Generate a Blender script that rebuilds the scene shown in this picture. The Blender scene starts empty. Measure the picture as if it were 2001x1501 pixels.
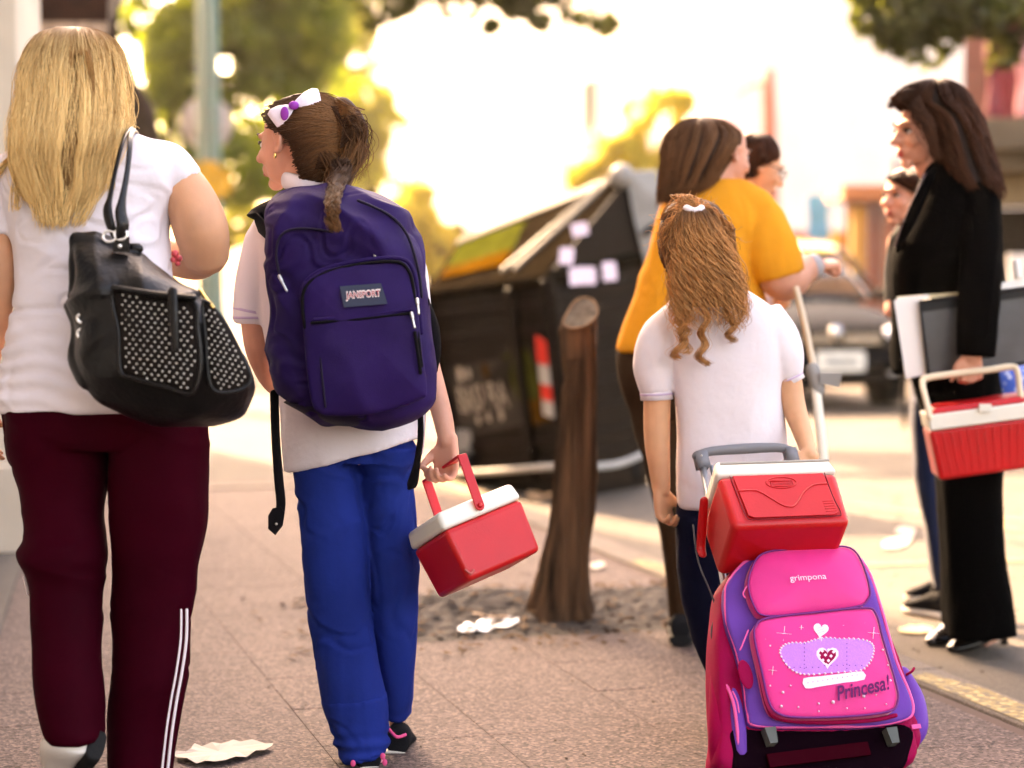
import bpy, math, random
import numpy as np
from mathutils import Vector, Matrix
random.seed(7); rng = np.random.default_rng(7)
S = bpy.context.scene; COL = S.collection
# ------------------------------------------------------------------ camera, sky, sun
LENS = 70.0; F = 2001*LENS/36.0; HC = 1.13; HOR = 540.0
TH = math.atan((750.5-HOR)/F); CT, ST = math.cos(TH), math.sin(TH)
cam = bpy.data.cameras.new('camera'); camo = bpy.data.objects.new('camera', cam); COL.objects.link(camo)
camo.location = (0, 0, HC); camo.rotation_euler = (math.pi/2-TH, 0, 0)
cam.lens = LENS; cam.sensor_width = 36; cam.clip_start = .05; cam.clip_end = 2000
cam.dof.use_dof = True; cam.dof.focus_distance = 4.55; cam.dof.aperture_fstop = 1.8; cam.dof.aperture_blades = 0
S.camera = camo
SUN_EL, SUN_AZ = 36.0, -30.0          # azimuth measured from straight ahead, negative = left
W = bpy.data.worlds.new('World'); S.world = W; W.use_nodes = True
wn = W.node_tree; bg = wn.nodes['Background']
sky = wn.nodes.new('ShaderNodeTexSky'); sky.sky_type = 'NISHITA'; sky.sun_disc = False
sky.sun_elevation = math.radians(SUN_EL); sky.sun_rotation = math.radians(SUN_AZ)
sky.air_density = 1.0; sky.dust_density = 4.0; sky.ozone_density = 1.0; sky.altitude = 20
wn.links.new(sky.outputs[0], bg.inputs[0]); bg.inputs[1].default_value = 0.15
sl = bpy.data.lights.new('sun', 'SUN'); sl.energy = 2.4; sl.angle = math.radians(.5); sl.color = (1, .86, .66)
so = bpy.data.objects.new('sun', sl); COL.objects.link(so)
_e, _a = math.radians(SUN_EL), math.radians(SUN_AZ)
SUNV = Vector((math.sin(_a)*math.cos(_e), math.cos(_a)*math.cos(_e), math.sin(_e)))
so.rotation_euler = SUNV.to_track_quat('Z', 'Y').to_euler(); so.location = (0, 0, 30)
vs = S.view_settings; vs.view_transform = 'Standard'; vs.look = 'None'; vs.gamma = 1; vs.use_curve_mapping = False
vs.exposure = 3.45
vs.use_white_balance = True; vs.white_balance_temperature = 9800; vs.white_balance_tint = 24
S.cycles.use_denoising = True
try: S.cycles.denoiser = 'OPENIMAGEDENOISE'
except Exception: pass
S.cycles.max_bounces = 7; S.cycles.diffuse_bounces = 3; S.cycles.transparent_max_bounces = 8; S.cycles.caustics_reflective = False; S.cycles.caustics_refractive = False
S.cycles.use_adaptive_sampling = True; S.cycles.adaptive_threshold = 0.02
# ------------------------------------------------------------------ pixel -> world (positions read off the photo)
def P(px, py, d):
    x = (px-1000.5)/F; v = -(py-750.5)/F
    dy = CT+v*ST; t = d/dy
    return np.array([x*t, d, HC+(-ST+v*CT)*t])
def ray(px, py):
    x = (px-1000.5)/F; v = -(py-750.5)/F
    return np.array([x, CT+v*ST, -ST+v*CT])
def onp(px, py, o, n):
    r = ray(px, py); C = np.array([0, 0, HC]); t = np.dot(o-C, n)/np.dot(r, n); return C+r*t
def G(px, py, z=0.): return onp(px, py, np.array([0, 0, z]), np.array([0, 0, 1.]))
def nrm(v): v = np.asarray(v, float); return v/np.linalg.norm(v)
# ------------------------------------------------------------------ noise
def _h(i, j, k, s):
    n = (i*374761393+j*668265263+k*2147483647+s*1274126177) & 0xffffffff
    n = ((n ^ (n >> 13))*1274126177) & 0xffffffff
    return ((n ^ (n >> 16)) & 0xffff)/65535.0
def vnoise(p, s=0):
    p = np.asarray(p, float); i = np.floor(p).astype(np.int64); f = p-i; f = f*f*(3-2*f); r = 0
    for a in (0, 1):
        for b in (0, 1):
            for c in (0, 1):
                w = (f[:, 0] if a else 1-f[:, 0])*(f[:, 1] if b else 1-f[:, 1])*(f[:, 2] if c else 1-f[:, 2])
                r = r+w*_h(i[:, 0]+a, i[:, 1]+b, i[:, 2]+c, s)
    return r*2-1
def fbm(p, s=0, o=3):
    r = 0; a = 1.
    for k in range(o): r = r+a*vnoise(p*2**k+17*k, s+k); a *= .5
    return r
def crease(co, sc, s, w=.10, mask=1.):
    p = co*np.array(sc, float); n = vnoise(p+.6*vnoise(p*1.7, s+5)[:, None], s); m = np.clip(vnoise(p*.5, s+7)*1.5+.35, 0, 1)
    return (-np.exp(-(n/w)**2)+.45*np.exp(-((np.abs(n)-2.2*w)/w)**2))*m*mask
def ridge(p, s=0): return 1-2*np.abs(vnoise(p, s))
# ------------------------------------------------------------------ objects
OFF = {}
def setp(o, label=None, cat=None, group=None, kind=None):
    for k, v in (('label', label), ('category', cat), ('group', group), ('kind', kind)):
        if v: o[k] = v
    return o
def thing(name, label, cat, loc, group=None):
    o = bpy.data.objects.new(name, None); COL.objects.link(o); o.location = loc; OFF[o.name] = np.array(loc, float)
    o.empty_display_size = .1
    return setp(o, label, cat, group)
def obj(name, vf, mat, parent=None, smooth=True, auto=None, label=None, cat=None, group=None, kind=None, base=None):
    V, Fc = vf[0], vf[1]; V = np.asarray(V, float)
    if parent is not None: off = OFF[parent.name]
    elif base is not None: off = np.array(base, float)
    elif kind == 'structure': off = np.zeros(3)
    else: off = np.array([(V[:, 0].min()+V[:, 0].max())/2, (V[:, 1].min()+V[:, 1].max())/2, V[:, 2].min()])
    me = bpy.data.meshes.new(name); me.from_pydata((V-off).tolist(), [], [list(map(int, f)) for f in Fc]); me.update()
    for m in (mat if isinstance(mat, (list, tuple)) else [mat]): me.materials.append(m)
    if len(vf) > 2 and vf[2] is not None: me.polygons.foreach_set('material_index', np.array(vf[2], dtype=np.int32))
    if smooth: me.polygons.foreach_set('use_smooth', [True]*len(me.polygons))
    if auto is not None:
        try: me.set_sharp_from_angle(angle=math.radians(auto))
        except Exception: pass
    o = bpy.data.objects.new(name, me); COL.objects.link(o)
    if parent is not None: o.parent = parent; OFF[o.name] = off
    else: o.location = off; OFF[o.name] = off
    return setp(o, label, cat, group, kind)
def join(*ps):
    V = []; Fc = []; n = 0
    for p in ps:
        v, f = p[0], p[1]; V.append(np.asarray(v, float)); Fc += [[int(i)+n for i in q] for q in f]; n += len(v)
    return np.vstack(V), Fc
def bev(o, w=.004, s=2, ang=40):
    m = o.modifiers.new('b', 'BEVEL'); m.width = w; m.segments = s; m.limit_method = 'ANGLE'; m.angle_limit = math.radians(ang); return o
def cr(pts, sub=4, closed=False):
    p = np.asarray(pts, float); n = len(p); out = []
    rngk = range(n if closed else n-1)
    for i in rngk:
        if closed: a, b, c, d = p[(i-1) % n], p[i], p[(i+1) % n], p[(i+2) % n]
        else: a, b, c, d = p[max(i-1, 0)], p[i], p[i+1], p[min(i+2, n-1)]
        for k in range(sub):
            t = k/sub
            out.append(.5*((2*b)+(-a+c)*t+(2*a-5*b+4*c-d)*t*t+(-a+3*b-3*c+d)*t**3))
    if not closed: out.append(p[-1])
    return np.array(out)
def loft(rings, cap=True, closed=False):
    n = len(rings[0]); V = np.vstack(rings); Fc = []; m = len(rings)
    for i in range(m if closed else m-1):
        a, b = i*n, ((i+1) % m)*n
        for j in range(n):
            k = (j+1) % n; Fc.append([a+j, a+k, b+k, b+j])
    if cap and not closed:
        V = np.vstack([V, rings[0].mean(0), rings[-1].mean(0)]); c0, c1 = len(V)-2, len(V)-1
        for j in range(n):
            k = (j+1) % n; Fc.append([c0, k, j]); Fc.append([c1, (m-1)*n+j, (m-1)*n+k])
    return V, Fc
def hring(r, n=36, pw=2.3, grow=0.):
    y, xl, xr, d, th = r[:5]; sl = r[5] if len(r) > 5 else 0
    c = P((xl+xr)/2, y, d); a = (xr-xl)/2*d/F+grow; b = th/2+grow
    t = np.linspace(0, 2*np.pi, n, endpoint=False)
    cx = np.sign(np.cos(t))*np.abs(np.cos(t))**(2/pw); sy = np.sign(np.sin(t))*np.abs(np.sin(t))**(2/pw)
    return np.stack([c[0]+a*cx, c[1]+b*sy, c[2]+cx*sl*d/F], 1)
def rows6(rows): return [list(r)+[0]*(6-len(r)) for r in rows]
def vloft(rows, sub=4, n=36, pw=2.3, grow=0.):
    return loft([hring(r, n, pw, grow) for r in cr(rows6(rows), sub)])
def frame_path(p):
    T = np.gradient(p, axis=0); T /= np.linalg.norm(T, axis=1)[:, None]+1e-9
    u = np.cross(T[0], [0, 0, 1.]); u = u if np.linalg.norm(u) > .1 else np.cross(T[0], [0, 1., 0]); u = nrm(u); U = [u]
    for i in range(1, len(p)):
        u = U[-1]-T[i]*np.dot(U[-1], T[i]); U.append(nrm(u))
    U = np.array(U); return T, U, np.cross(T, U)
def tube(pts, rad, n=16, sub=4, flat=1., up=None, rnd=True, closed=False):
    """pts world points, rad radii in m; flat squashes the second axis; up = direction of the wide axis"""
    pts = np.asarray(pts, float); rad = np.ones(len(pts))*rad if np.isscalar(rad) else np.asarray(rad, float)
    q = np.hstack([pts, rad[:, None]])
    if sub > 1: q = cr(q, sub, closed)
    p = q[:, :3]; r = q[:, 3]; T, U, B = frame_path(p)
    if up is not None:
        U = np.array([nrm(np.asarray(up, float)-t*np.dot(up, t)) for t in T]); B = np.cross(T, U)
    t = np.linspace(0, 2*np.pi, n, endpoint=False); rings = []
    mk = lambda c, u, b, rr: c+rr*(np.cos(t)[:, None]*u+flat*np.sin(t)[:, None]*b)
    if rnd and not closed:
        for a in (.15, .6, .9): rings.append(mk(p[0]-T[0]*r[0]*math.sqrt(1-a*a), U[0], B[0], r[0]*a))
    for i in range(len(p)): rings.append(mk(p[i], U[i], B[i], r[i]))
    if rnd and not closed:
        for a in (.9, .6, .15): rings.append(mk(p[-1]+T[-1]*r[-1]*math.sqrt(1-a*a), U[-1], B[-1], r[-1]*a))
    return loft(rings, closed=closed)
def ptube(pts, **k):
    """pts as (px,py,d,radius px)"""
    return tube([P(a[0], a[1], a[2]) for a in pts], [a[3]*a[2]/F for a in pts], **k)
def ell(c, r, M=None, n=16, m=10):
    V = []; Fc = []
    for i in range(1, m):
        f = math.pi*i/m
        for j in range(n):
            t = 2*math.pi*j/n; V.append((math.sin(f)*math.cos(t)*r[0], math.sin(f)*math.sin(t)*r[1], math.cos(f)*r[2]))
    V += [(0, 0, r[2]), (0, 0, -r[2])]; V = np.array(V)
    for i in range(m-2):
        for j in range(n): k = (j+1) % n; Fc.append([i*n+j, i*n+n+j, i*n+n+k, i*n+k])
    a, b = len(V)-2, len(V)-1
    for j in range(n): k = (j+1) % n; Fc.append([a, j, k]); Fc.append([b, (m-2)*n+k, (m-2)*n+j])
    if M is not None: V = V@np.asarray(M, float)
    return V+np.asarray(c, float), Fc
def box(c, s, R=None):
    V = np.array([(x, y, z) for x in (-.5, .5) for y in (-.5, .5) for z in (-.5, .5)])*np.array(s, float)
    if R is not None: V = V@np.asarray(R, float)      # rows of R = axes
    return V+np.asarray(c, float), [[0, 1, 3, 2], [4, 6, 7, 5], [0, 4, 5, 1], [2, 3, 7, 6], [0, 2, 6, 4], [1, 5, 7, 3]]
def hexa(c8):  # 8 corners ordered like box
    return np.array(c8, float), [[0, 1, 3, 2], [4, 6, 7, 5], [0, 4, 5, 1], [2, 3, 7, 6], [0, 2, 6, 4], [1, 5, 7, 3]]
def cyl(a, b, r0, r1=None, n=20): return tube([a, b], [r0, r0 if r1 is None else r1], n=n, sub=1, rnd=False)
def prism(poly, dvec):
    poly = np.asarray(poly, float); n = len(poly); V = np.vstack([poly, poly+np.asarray(dvec)])
    Fc = [list(range(n))[::-1], list(range(n, 2*n))]+[[j, (j+1) % n, n+(j+1) % n, n+j] for j in range(n)]
    return V, Fc
def fuse(parts, voxel=.006, smooth=4, disp=None, dents=None):
    """voxel-join closed shapes into ONE continuous skin"""
    V, Fc = join(*parts)
    me = bpy.data.meshes.new('tmp'); me.from_pydata(V.tolist(), [], Fc); me.update()
    import bmesh
    bm = bmesh.new(); bm.from_mesh(me); bmesh.ops.recalc_face_normals(bm, faces=bm.faces); bm.to_mesh(me); bm.free()
    o = bpy.data.objects.new('tmp', me); COL.objects.link(o)
    m = o.modifiers.new('r', 'REMESH'); m.mode = 'VOXEL'; m.voxel_size = voxel; m.adaptivity = 0
    if smooth: s = o.modifiers.new('s', 'SMOOTH'); s.factor = .5; s.iterations = smooth
    dg = bpy.context.evaluated_depsgraph_get(); ev = o.evaluated_get(dg); m2 = bpy.data.meshes.new_from_object(ev)
    n = len(m2.vertices); co = np.empty(n*3); m2.vertices.foreach_get('co', co); co = co.reshape(-1, 3)
    no = np.empty(n*3); m2.vertex_normals.foreach_get('vector', no); no = no.reshape(-1, 3)
    if dents:
        for c, r, dep in dents:
            w = np.exp(-((co-c)**2).sum(1)/(r*r)); co = co+no*(-dep*w)[:, None]
    if disp is not None: co = co+no*disp(co, no)[:, None]
    lf = np.empty(len(m2.loops), dtype=np.int32); m2.loops.foreach_get('vertex_index', lf)
    ls = np.empty(len(m2.polygons), dtype=np.int32); m2.polygons.foreach_get('loop_start', ls)
    lt = np.empty(len(m2.polygons), dtype=np.int32); m2.polygons.foreach_get('loop_total', lt)
    fs = [lf[a:a+b].tolist() for a, b in zip(ls, lt)]
    bpy.data.objects.remove(o); bpy.data.meshes.remove(me); bpy.data.meshes.remove(m2)
    return co, fs
def pillow(out2, o, R, U, N, depth, puff=.01, sub=5, flat=.93, dome=None):
    """soft bag panel: outline (u,v) metres in frame o,R,U ; raised along N by depth, puffed"""
    q = cr(out2, sub, True); c = q.mean(0); rings = []
    prof = [(.985, 0), (1, .12*depth), (1, .75*depth), (.985, .92*depth), (flat, depth)]
    prof += [(flat*k, depth+puff*(1-k**2)**.8) for k in (.85, .65, .45, .25, .08)]
    for s, h in prof:
        z = c+(q-c)*s; rings.append(o+z[:, :1]*R+z[:, 1:]*U+h*N)
    return loft(rings)
def strands(paths, rad, tint, n3=3):
    """paths (N,M,3) -> thin hair tubes; rad (M,) ; returns V,F,attr per vertex"""
    N, M, _ = paths.shape; T = np.gradient(paths, axis=1); T /= np.linalg.norm(T, axis=2)[..., None]+1e-9
    ref = np.array([.3, .9, .2]); U = np.cross(T, ref); U /= np.linalg.norm(U, axis=2)[..., None]+1e-9; B = np.cross(T, U)
    V = np.zeros((N, M, n3, 3))
    for k in range(n3):
        a = 2*np.pi*k/n3; V[:, :, k] = paths+rad[None, :, None]*(math.cos(a)*U+math.sin(a)*B)
    idx = np.arange(N*M*n3).reshape(N, M, n3); Fs = []
    for k in range(n3):
        k2 = (k+1) % n3; Fs.append(np.stack([idx[:, :-1, k], idx[:, :-1, k2], idx[:, 1:, k2], idx[:, 1:, k]], -1).reshape(-1, 4))
    att = np.repeat(tint, M*n3); att2 = np.tile(np.repeat(np.linspace(0, 1, M), n3), N)
    return V.reshape(-1, 3), np.vstack(Fs).tolist(), att, att2
def shell_strands(rows, N, th0, th1, v0=(0, .1), v1=(.9, 1.05), amp=.004, freq=2., curl=0., curln=6., M=26, rad=.0012, lift=.004, pw=2.2, seed=1, clump=0, sway=0.):
    r = np.random.default_rng(seed); R6 = cr(rows6(rows), 8); K = len(R6)
    R6 = np.array(R6); th = r.uniform(th0, th1, N)
    cl = r.uniform(th0, th1, max(clump, 1)); paths = np.zeros((N, M, 3))
    if clump: near = cl[np.abs(th[:, None]-cl[None]).argmin(1)]
    a0 = r.uniform(v0[0], v0[1], N); a1 = r.uniform(v1[0], v1[1], N)
    ph = r.uniform(0, 6.28, (N, 3)); lf = r.uniform(-.3, 1., N)*lift
    cph = ph[:, 0]
    if clump: cph = near*37.
    for m in range(M):
        t = m/(M-1); v = (a0+(a1-a0)*t)*(K-1); vc = np.clip(v, 0, K-1.001); i = vc.astype(int); f = (vc-i)[:, None]
        rr = R6[i]*(1-f)+R6[np.minimum(i+1, K-1)]*f
        tt = th if not clump else th+(near-th)*min(.85, t*1.1)
        tt = tt+sway*np.sin(t*freq*3+ph[:, 1])*t
        d = rr[:, 3]; c = np.stack([((rr[:, 1]+rr[:, 2])/2-1000.5)/F*d, d, HC+(HOR-rr[:, 0])/F*d], 1)
        # exact height
        vv = -(rr[:, 0]-750.5)/F; c[:, 2] = HC+(-ST+vv*CT)*d/(CT+vv*ST)
        a = (rr[:, 2]-rr[:, 1])/2*d/F+lf; b = rr[:, 4]/2+lf
        x = np.sign(np.cos(tt))*np.abs(np.cos(tt))**(2/pw)*a; y = np.sign(np.sin(tt))*np.abs(np.sin(tt))**(2/pw)*b
        over = np.maximum(v-(K-1), 0)*.01
        jit = amp*t*np.stack([np.sin(t*freq*6.28+ph[:, 0]), np.cos(t*freq*5+ph[:, 1]), np.sin(t*freq*4+ph[:, 2])], 1)
        k = curl*min(1, max(0, (t-.15)*1.6)); cc = k*np.stack([np.cos(t*curln*6.28+cph), np.sin(t*curln*6.28+cph), 0*cph], 1)
        paths[:, m] = c+np.stack([x, y, -over], 1)+jit+cc
    ti = r.uniform(0, 1, N)
    if clump: ti = .45*ti+.55*((near*91.7) % 1)
    return paths, rad*np.concatenate([np.linspace(.8, 1, M//2), np.linspace(1, .35, M-M//2)]), ti
def hair_obj(name, lst, mat, parent, **k):
    Vs = []; Fs = []; A = []; B = []; n = 0
    for pa, ra, ti in lst:
        v, f, a, b = strands(pa, ra, ti); Vs.append(v); Fs.append(np.array(f)+n); A.append(a); B.append(b); n += len(v)
    o = obj(name, (np.vstack(Vs), np.vstack(Fs).tolist()), mat, parent, **k); me = o.data
    for nm, arr in (('tint', np.concatenate(A)), ('along', np.concatenate(B))):
        at = me.attributes.new(nm, 'FLOAT', 'POINT'); at.data.foreach_set('value', arr.astype(np.float32))
    return o
def text(name, s, o, R, U, width, parent, mat, shear=0., ext=.0008, height=None, N=None, bold=0.):
    c = bpy.data.curves.new('t', 'FONT'); c.body = s; c.size = 1; c.extrude = .0; c.align_x = 'CENTER'; c.align_y = 'CENTER'; c.resolution_u = 3; c.offset = bold
    t = bpy.data.objects.new('t', c); COL.objects.link(t)
    me = bpy.data.meshes.new_from_object(t.evaluated_get(bpy.context.evaluated_depsgraph_get())); bpy.data.objects.remove(t)
    V = np.array([v.co[:] for v in me.vertices]); fs = [list(p.vertices) for p in me.polygons]; bpy.data.meshes.remove(me)
    w = np.ptp(V[:, 0]); h = np.ptp(V[:, 1]); sx = width/w; sy = sx if height is None else height/h
    V[:, 0] -= (V[:, 0].max()+V[:, 0].min())/2; V[:, 1] -= (V[:, 1].max()+V[:, 1].min())/2
    X = V[:, 0]*sx+V[:, 1]*sy*shear; Y = V[:, 1]*sy
    if N is None: N = np.cross(R, U)
    W0 = o+X[:, None]*R+Y[:, None]*U+N*ext
    return obj(name, (W0, fs), mat, parent, smooth=False)
# ------------------------------------------------------------------ materials
def mat(name, col, rough=.6, metal=0., spec=.2, bump=0., bscale=200., var=0., vscale=8., sheen=0., coat=0., sss=0., trans=0., emit=None, stretch=None, rvar=0., ior=1.45, transm=0.):
    m = bpy.data.materials.new(name); m.use_nodes = True; nt = m.node_tree; b = nt.nodes['Principled BSDF']
    b.inputs['Base Color'].default_value = (*col, 1); b.inputs['Roughness'].default_value = rough; b.inputs['Metallic'].default_value = metal
    b.inputs['Specular IOR Level'].default_value = spec; b.inputs['IOR'].default_value = ior
    if sheen: b.inputs['Sheen Weight'].default_value = sheen; b.inputs['Sheen Roughness'].default_value = .4
    if coat: b.inputs['Coat Weight'].default_value = coat; b.inputs['Coat Roughness'].default_value = .08
    if sss: b.inputs['Subsurface Weight'].default_value = sss; b.inputs['Subsurface Radius'].default_value = (.012, .004, .002); b.inputs['Subsurface Scale'].default_value = 1
    if transm: b.inputs['Transmission Weight'].default_value = transm
    tc = nt.nodes.new('ShaderNodeTexCoord'); L = nt.links.new
    src = tc.outputs['Object']
    if stretch:
        mp = nt.nodes.new('ShaderNodeMapping'); mp.inputs['Scale'].default_value = stretch; L(src, mp.inputs[0]); src = mp.outputs[0]
    if var or rvar:
        nz = nt.nodes.new('ShaderNodeTexNoise'); nz.inputs['Scale'].default_value = vscale; nz.inputs['Detail'].default_value = 6; L(src, nz.inputs[0])
    if var:
        rp = nt.nodes.new('ShaderNodeValToRGB'); e = rp.color_ramp.elements; e[0].position = .3; e[1].position = .7
        e[0].color = (*[c*(1-var) for c in col], 1); e[1].color = (*[min(1, c*(1+var)) for c in col], 1); L(nz.outputs[0], rp.inputs[0]); L(rp.outputs[0], b.inputs['Base Color'])
    if rvar:
        mr = nt.nodes.new('ShaderNodeMapRange'); mr.inputs[3].default_value = max(0, rough-rvar); mr.inputs[4].default_value = min(1, rough+rvar); L(nz.outputs[0], mr.inputs[0]); L(mr.outputs[0], b.inputs['Roughness'])
    if bump:
        n2 = nt.nodes.new('ShaderNodeTexNoise'); n2.inputs['Scale'].default_value = bscale; n2.inputs['Detail'].default_value = 4; L(src, n2.inputs[0])
        bp = nt.nodes.new('ShaderNodeBump'); bp.inputs['Strength'].default_value = bump; bp.inputs['Distance'].default_value = .004; L(n2.outputs[0], bp.inputs['Height']); L(bp.outputs[0], b.inputs['Normal'])
    if emit: b.inputs['Emission Color'].default_value = (*emit[:3], 1); b.inputs['Emission Strength'].default_value = emit[3]
    return m
def weave(name, col, sc=900., **k):
    """woven cloth: fine two-way thread bump plus broad tone change"""
    k.setdefault('rough', .85); k.setdefault('sheen', .0); k.setdefault('var', .12); k.setdefault('spec', .06); k.setdefault('vscale', 5.)
    m = mat(name, col, **k); nt = m.node_tree; L = nt.links.new; b = nt.nodes['Principled BSDF']; tc = nt.nodes['Texture Coordinate']
    h = None
    for ax in ('X', 'Z'):
        w = nt.nodes.new('ShaderNodeTexWave'); w.bands_direction = ax; w.inputs['Scale'].default_value = sc/6.28; w.inputs['Distortion'].default_value = 1.5; w.inputs['Detail'].default_value = 1
        L(tc.outputs['Object'], w.inputs[0])
        if h is None: h = w.outputs['Fac']
        else:
            a = nt.nodes.new('ShaderNodeMath'); a.operation = 'ADD'; L(h, a.inputs[0]); L(w.outputs['Fac'], a.inputs[1]); h = a.outputs[0]
    n2 = nt.nodes.new('ShaderNodeTexNoise'); n2.inputs['Scale'].default_value = 45; n2.inputs['Detail'].default_value = 3; L(tc.outputs['Object'], n2.inputs[0])
    b1 = nt.nodes.new('ShaderNodeBump'); b1.inputs['Strength'].default_value = .25; b1.inputs['Distance'].default_value = .006; L(n2.outputs[0], b1.inputs['Height'])
    b2 = nt.nodes.new('ShaderNodeBump'); b2.inputs['Strength'].default_value = .3; b2.inputs['Distance'].default_value = .0006; L(h, b2.inputs['Height']); L(b1.outputs[0], b2.inputs['Normal']); L(b2.outputs[0], b.inputs['Normal'])
    return m
def hairmat(name, root, tip, dark, rootlen=.3, rough=.42):
    m = bpy.data.materials.new(name); m.use_nodes = True; nt = m.node_tree; L = nt.links.new; b = nt.nodes['Principled BSDF']
    b.inputs['Roughness'].default_value = rough; b.inputs['Specular IOR Level'].default_value = .10
    a = nt.nodes.new('ShaderNodeAttribute'); a.attribute_name = 'along'; t = nt.nodes.new('ShaderNodeAttribute'); t.attribute_name = 'tint'
    r = nt.nodes.new('ShaderNodeValToRGB'); e = r.color_ramp.elements; e[0].position = .05; e[0].color = (*root, 1); e[1].position = rootlen+.1; e[1].color = (*tip, 1); L(a.outputs['Fac'], r.inputs[0])
    mx = nt.nodes.new('ShaderNodeMix'); mx.data_type = 'RGBA'; mx.inputs[7].default_value = (*dark, 1); L(r.outputs[0], mx.inputs[6])
    r2 = nt.nodes.new('ShaderNodeValToRGB'); r2.color_ramp.elements[0].position = .45; r2.color_ramp.elements[1].position = 1.; r2.color_ramp.elements[1].color = (.85,)*3+(1,); L(t.outputs['Fac'], r2.inputs[0]); L(r2.outputs[0], mx.inputs[0])
    L(mx.outputs[2], b.inputs['Base Color']); return m
def skinmat(name, col):
    m = mat(name, col, rough=.5, spec=.4, bump=.12, bscale=260, var=.1, vscale=14, sss=.12); return m
def body_folds(amp=.006, s=(9, 9, 5), seed=3, zs=None):
    def f(co, no):
        p = co*np.array(s); w = vnoise(co*4., seed+9)[:, None]*.8
        q = p+w; a = ridge(q, seed)*.6+fbm(p*2.3, seed+4, 2)*.3
        return amp*a+.0045*crease(co, (7, 7, 11), seed+3)
    return f
# ================================================================== SETTING
RZ = -.03                                   # road surface, just below the low dropped kerb
SD = nrm([-.278, .961, 0]); SN = np.array([SD[1], -SD[0], 0])     # street direction, across (to the road side)
K0 = np.array([1.28, 4.97, 0.])             # a point on the kerb line
def st(a, b, z=0.): return K0+SD*a+SN*b+np.array([0, 0, z])       # a along street, b across (+ = road)
def gmat(name, c1, c2, c3, spk=260, spks=.5, broad=1.2, rough=.85, crack=0., bump=.9, bsc=220, stain=.3):
    m = bpy.data.materials.new(name); m.use_nodes = True; nt = m.node_tree; L = nt.links.new; b = nt.nodes['Principled BSDF']; b.inputs['Roughness'].default_value = rough
    tc = nt.nodes.new('ShaderNodeNewGeometry'); pos = tc.outputs['Position']
    def noise(s, d=5, ro=.6):
        n = nt.nodes.new('ShaderNodeTexNoise'); n.inputs['Scale'].default_value = s; n.inputs['Detail'].default_value = d; n.inputs['Roughness'].default_value = ro; L(pos, n.inputs[0]); return n.outputs[0]
    def ramp(f, p0, p1, a, c):
        r = nt.nodes.new('ShaderNodeValToRGB'); e = r.color_ramp.elements; e[0].position = p0; e[1].position = p1; e[0].color = (*a, 1); e[1].color = (*c, 1); L(f, r.inputs[0]); return r.outputs[0]
    def mix(f, a, c, mode='MIX', fac=None):
        x = nt.nodes.new('ShaderNodeMix'); x.data_type = 'RGBA'; x.blend_type = mode
        if f is None: x.inputs[0].default_value = fac
        else: L(f, x.inputs[0])
        L(a, x.inputs[6]) if not isinstance(a, tuple) else setattr(x.inputs[6], 'default_value', (*a, 1))
        L(c, x.inputs[7]) if not isinstance(c, tuple) else setattr(x.inputs[7], 'default_value', (*c, 1)); return x.outputs[2]
    base = ramp(noise(broad), .3, .7, c1, c2)
    v = nt.nodes.new('ShaderNodeTexVoronoi'); v.inputs['Scale'].default_value = spk; L(pos, v.inputs[0])
    sp = nt.nodes.new('ShaderNodeSeparateColor'); L(v.outputs['Color'], sp.inputs[0])
    g = ramp(sp.outputs[0], .55, .75, (0, 0, 0), (spks,)*3); col = mix(g, base, c3)
    g2 = ramp(sp.outputs[1], .70, .85, (0, 0, 0), (spks*.9,)*3); col = mix(g2, col, tuple(min(1, x*1.8) for x in c2))
    s2 = ramp(noise(broad*3.1, 8, .7), .55, .75, (0, 0, 0), (stain,)*3); col = mix(s2, col, tuple(x*.45 for x in c1))
    if crack:
        dn = nt.nodes.new('ShaderNodeTexNoise'); dn.inputs['Scale'].default_value = 2.5; L(pos, dn.inputs[0])
        ad = nt.nodes.new('ShaderNodeMix'); ad.data_type = 'VECTOR'; ad.inputs[0].default_value = .25; L(pos, ad.inputs[4]); L(dn.outputs['Color'], ad.inputs[5])
        vc = nt.nodes.new('ShaderNodeTexVoronoi'); vc.feature = 'DISTANCE_TO_EDGE'; vc.inputs['Scale'].default_value = crack; L(ad.outputs[1], vc.inputs[0])
        cr_ = ramp(vc.outputs['Distance'], .004, .012, (.75,)*3, (0, 0, 0)); col = mix(cr_, col, tuple(x*.3 for x in c1))
    L(col, b.inputs['Base Color'])
    bp = nt.nodes.new('ShaderNodeBump'); bp.inputs['Strength'].default_value = bump; bp.inputs['Distance'].default_value = .003; L(noise(bsc, 3), bp.inputs['Height'])
    bp2 = nt.nodes.new('ShaderNodeBump'); bp2.inputs['Strength'].default_value = bump*.7; bp2.inputs['Distance'].default_value = .004; L(v.outputs['Distance'], bp2.inputs['Height']); L(bp.outputs[0], bp2.inputs['Normal'])
    L(bp2.outputs[0], b.inputs['Normal']); return m
G_road = gmat('worn_pale_asphalt', (0.0714, 0.0542, 0.0393), (0.101, 0.0789, 0.058), (0.0486, 0.0374, 0.0281), spk=160, spks=.35, crack=.55, broad=.8, stain=.35)
G_walk = gmat('granular_pavement', (0.068, 0.0413, 0.0338), (0.103, 0.0657, 0.0539), (0.0234, 0.0113, 0.00939), spk=125, spks=.9, broad=2.2, stain=.5)
G_conc = gmat('pale_concrete', (0.0583, 0.0466, 0.0362), (0.0795, 0.0643, 0.0502), (0.042, 0.0327, 0.0256), spk=120, spks=.3)
G_kerb = gmat('kerb_granite', (0.12, 0.093, 0.072), (0.168, 0.132, 0.105), (0.096, 0.072, 0.06), spk=300, spks=.5, broad=3)
G_soil = gmat('pit_soil', (0.0124, 0.00688, 0.00413), (0.0275, 0.0165, 0.00963), (0.044, 0.0303, 0.0193), spk=90, spks=.5, bump=1.)
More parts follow.
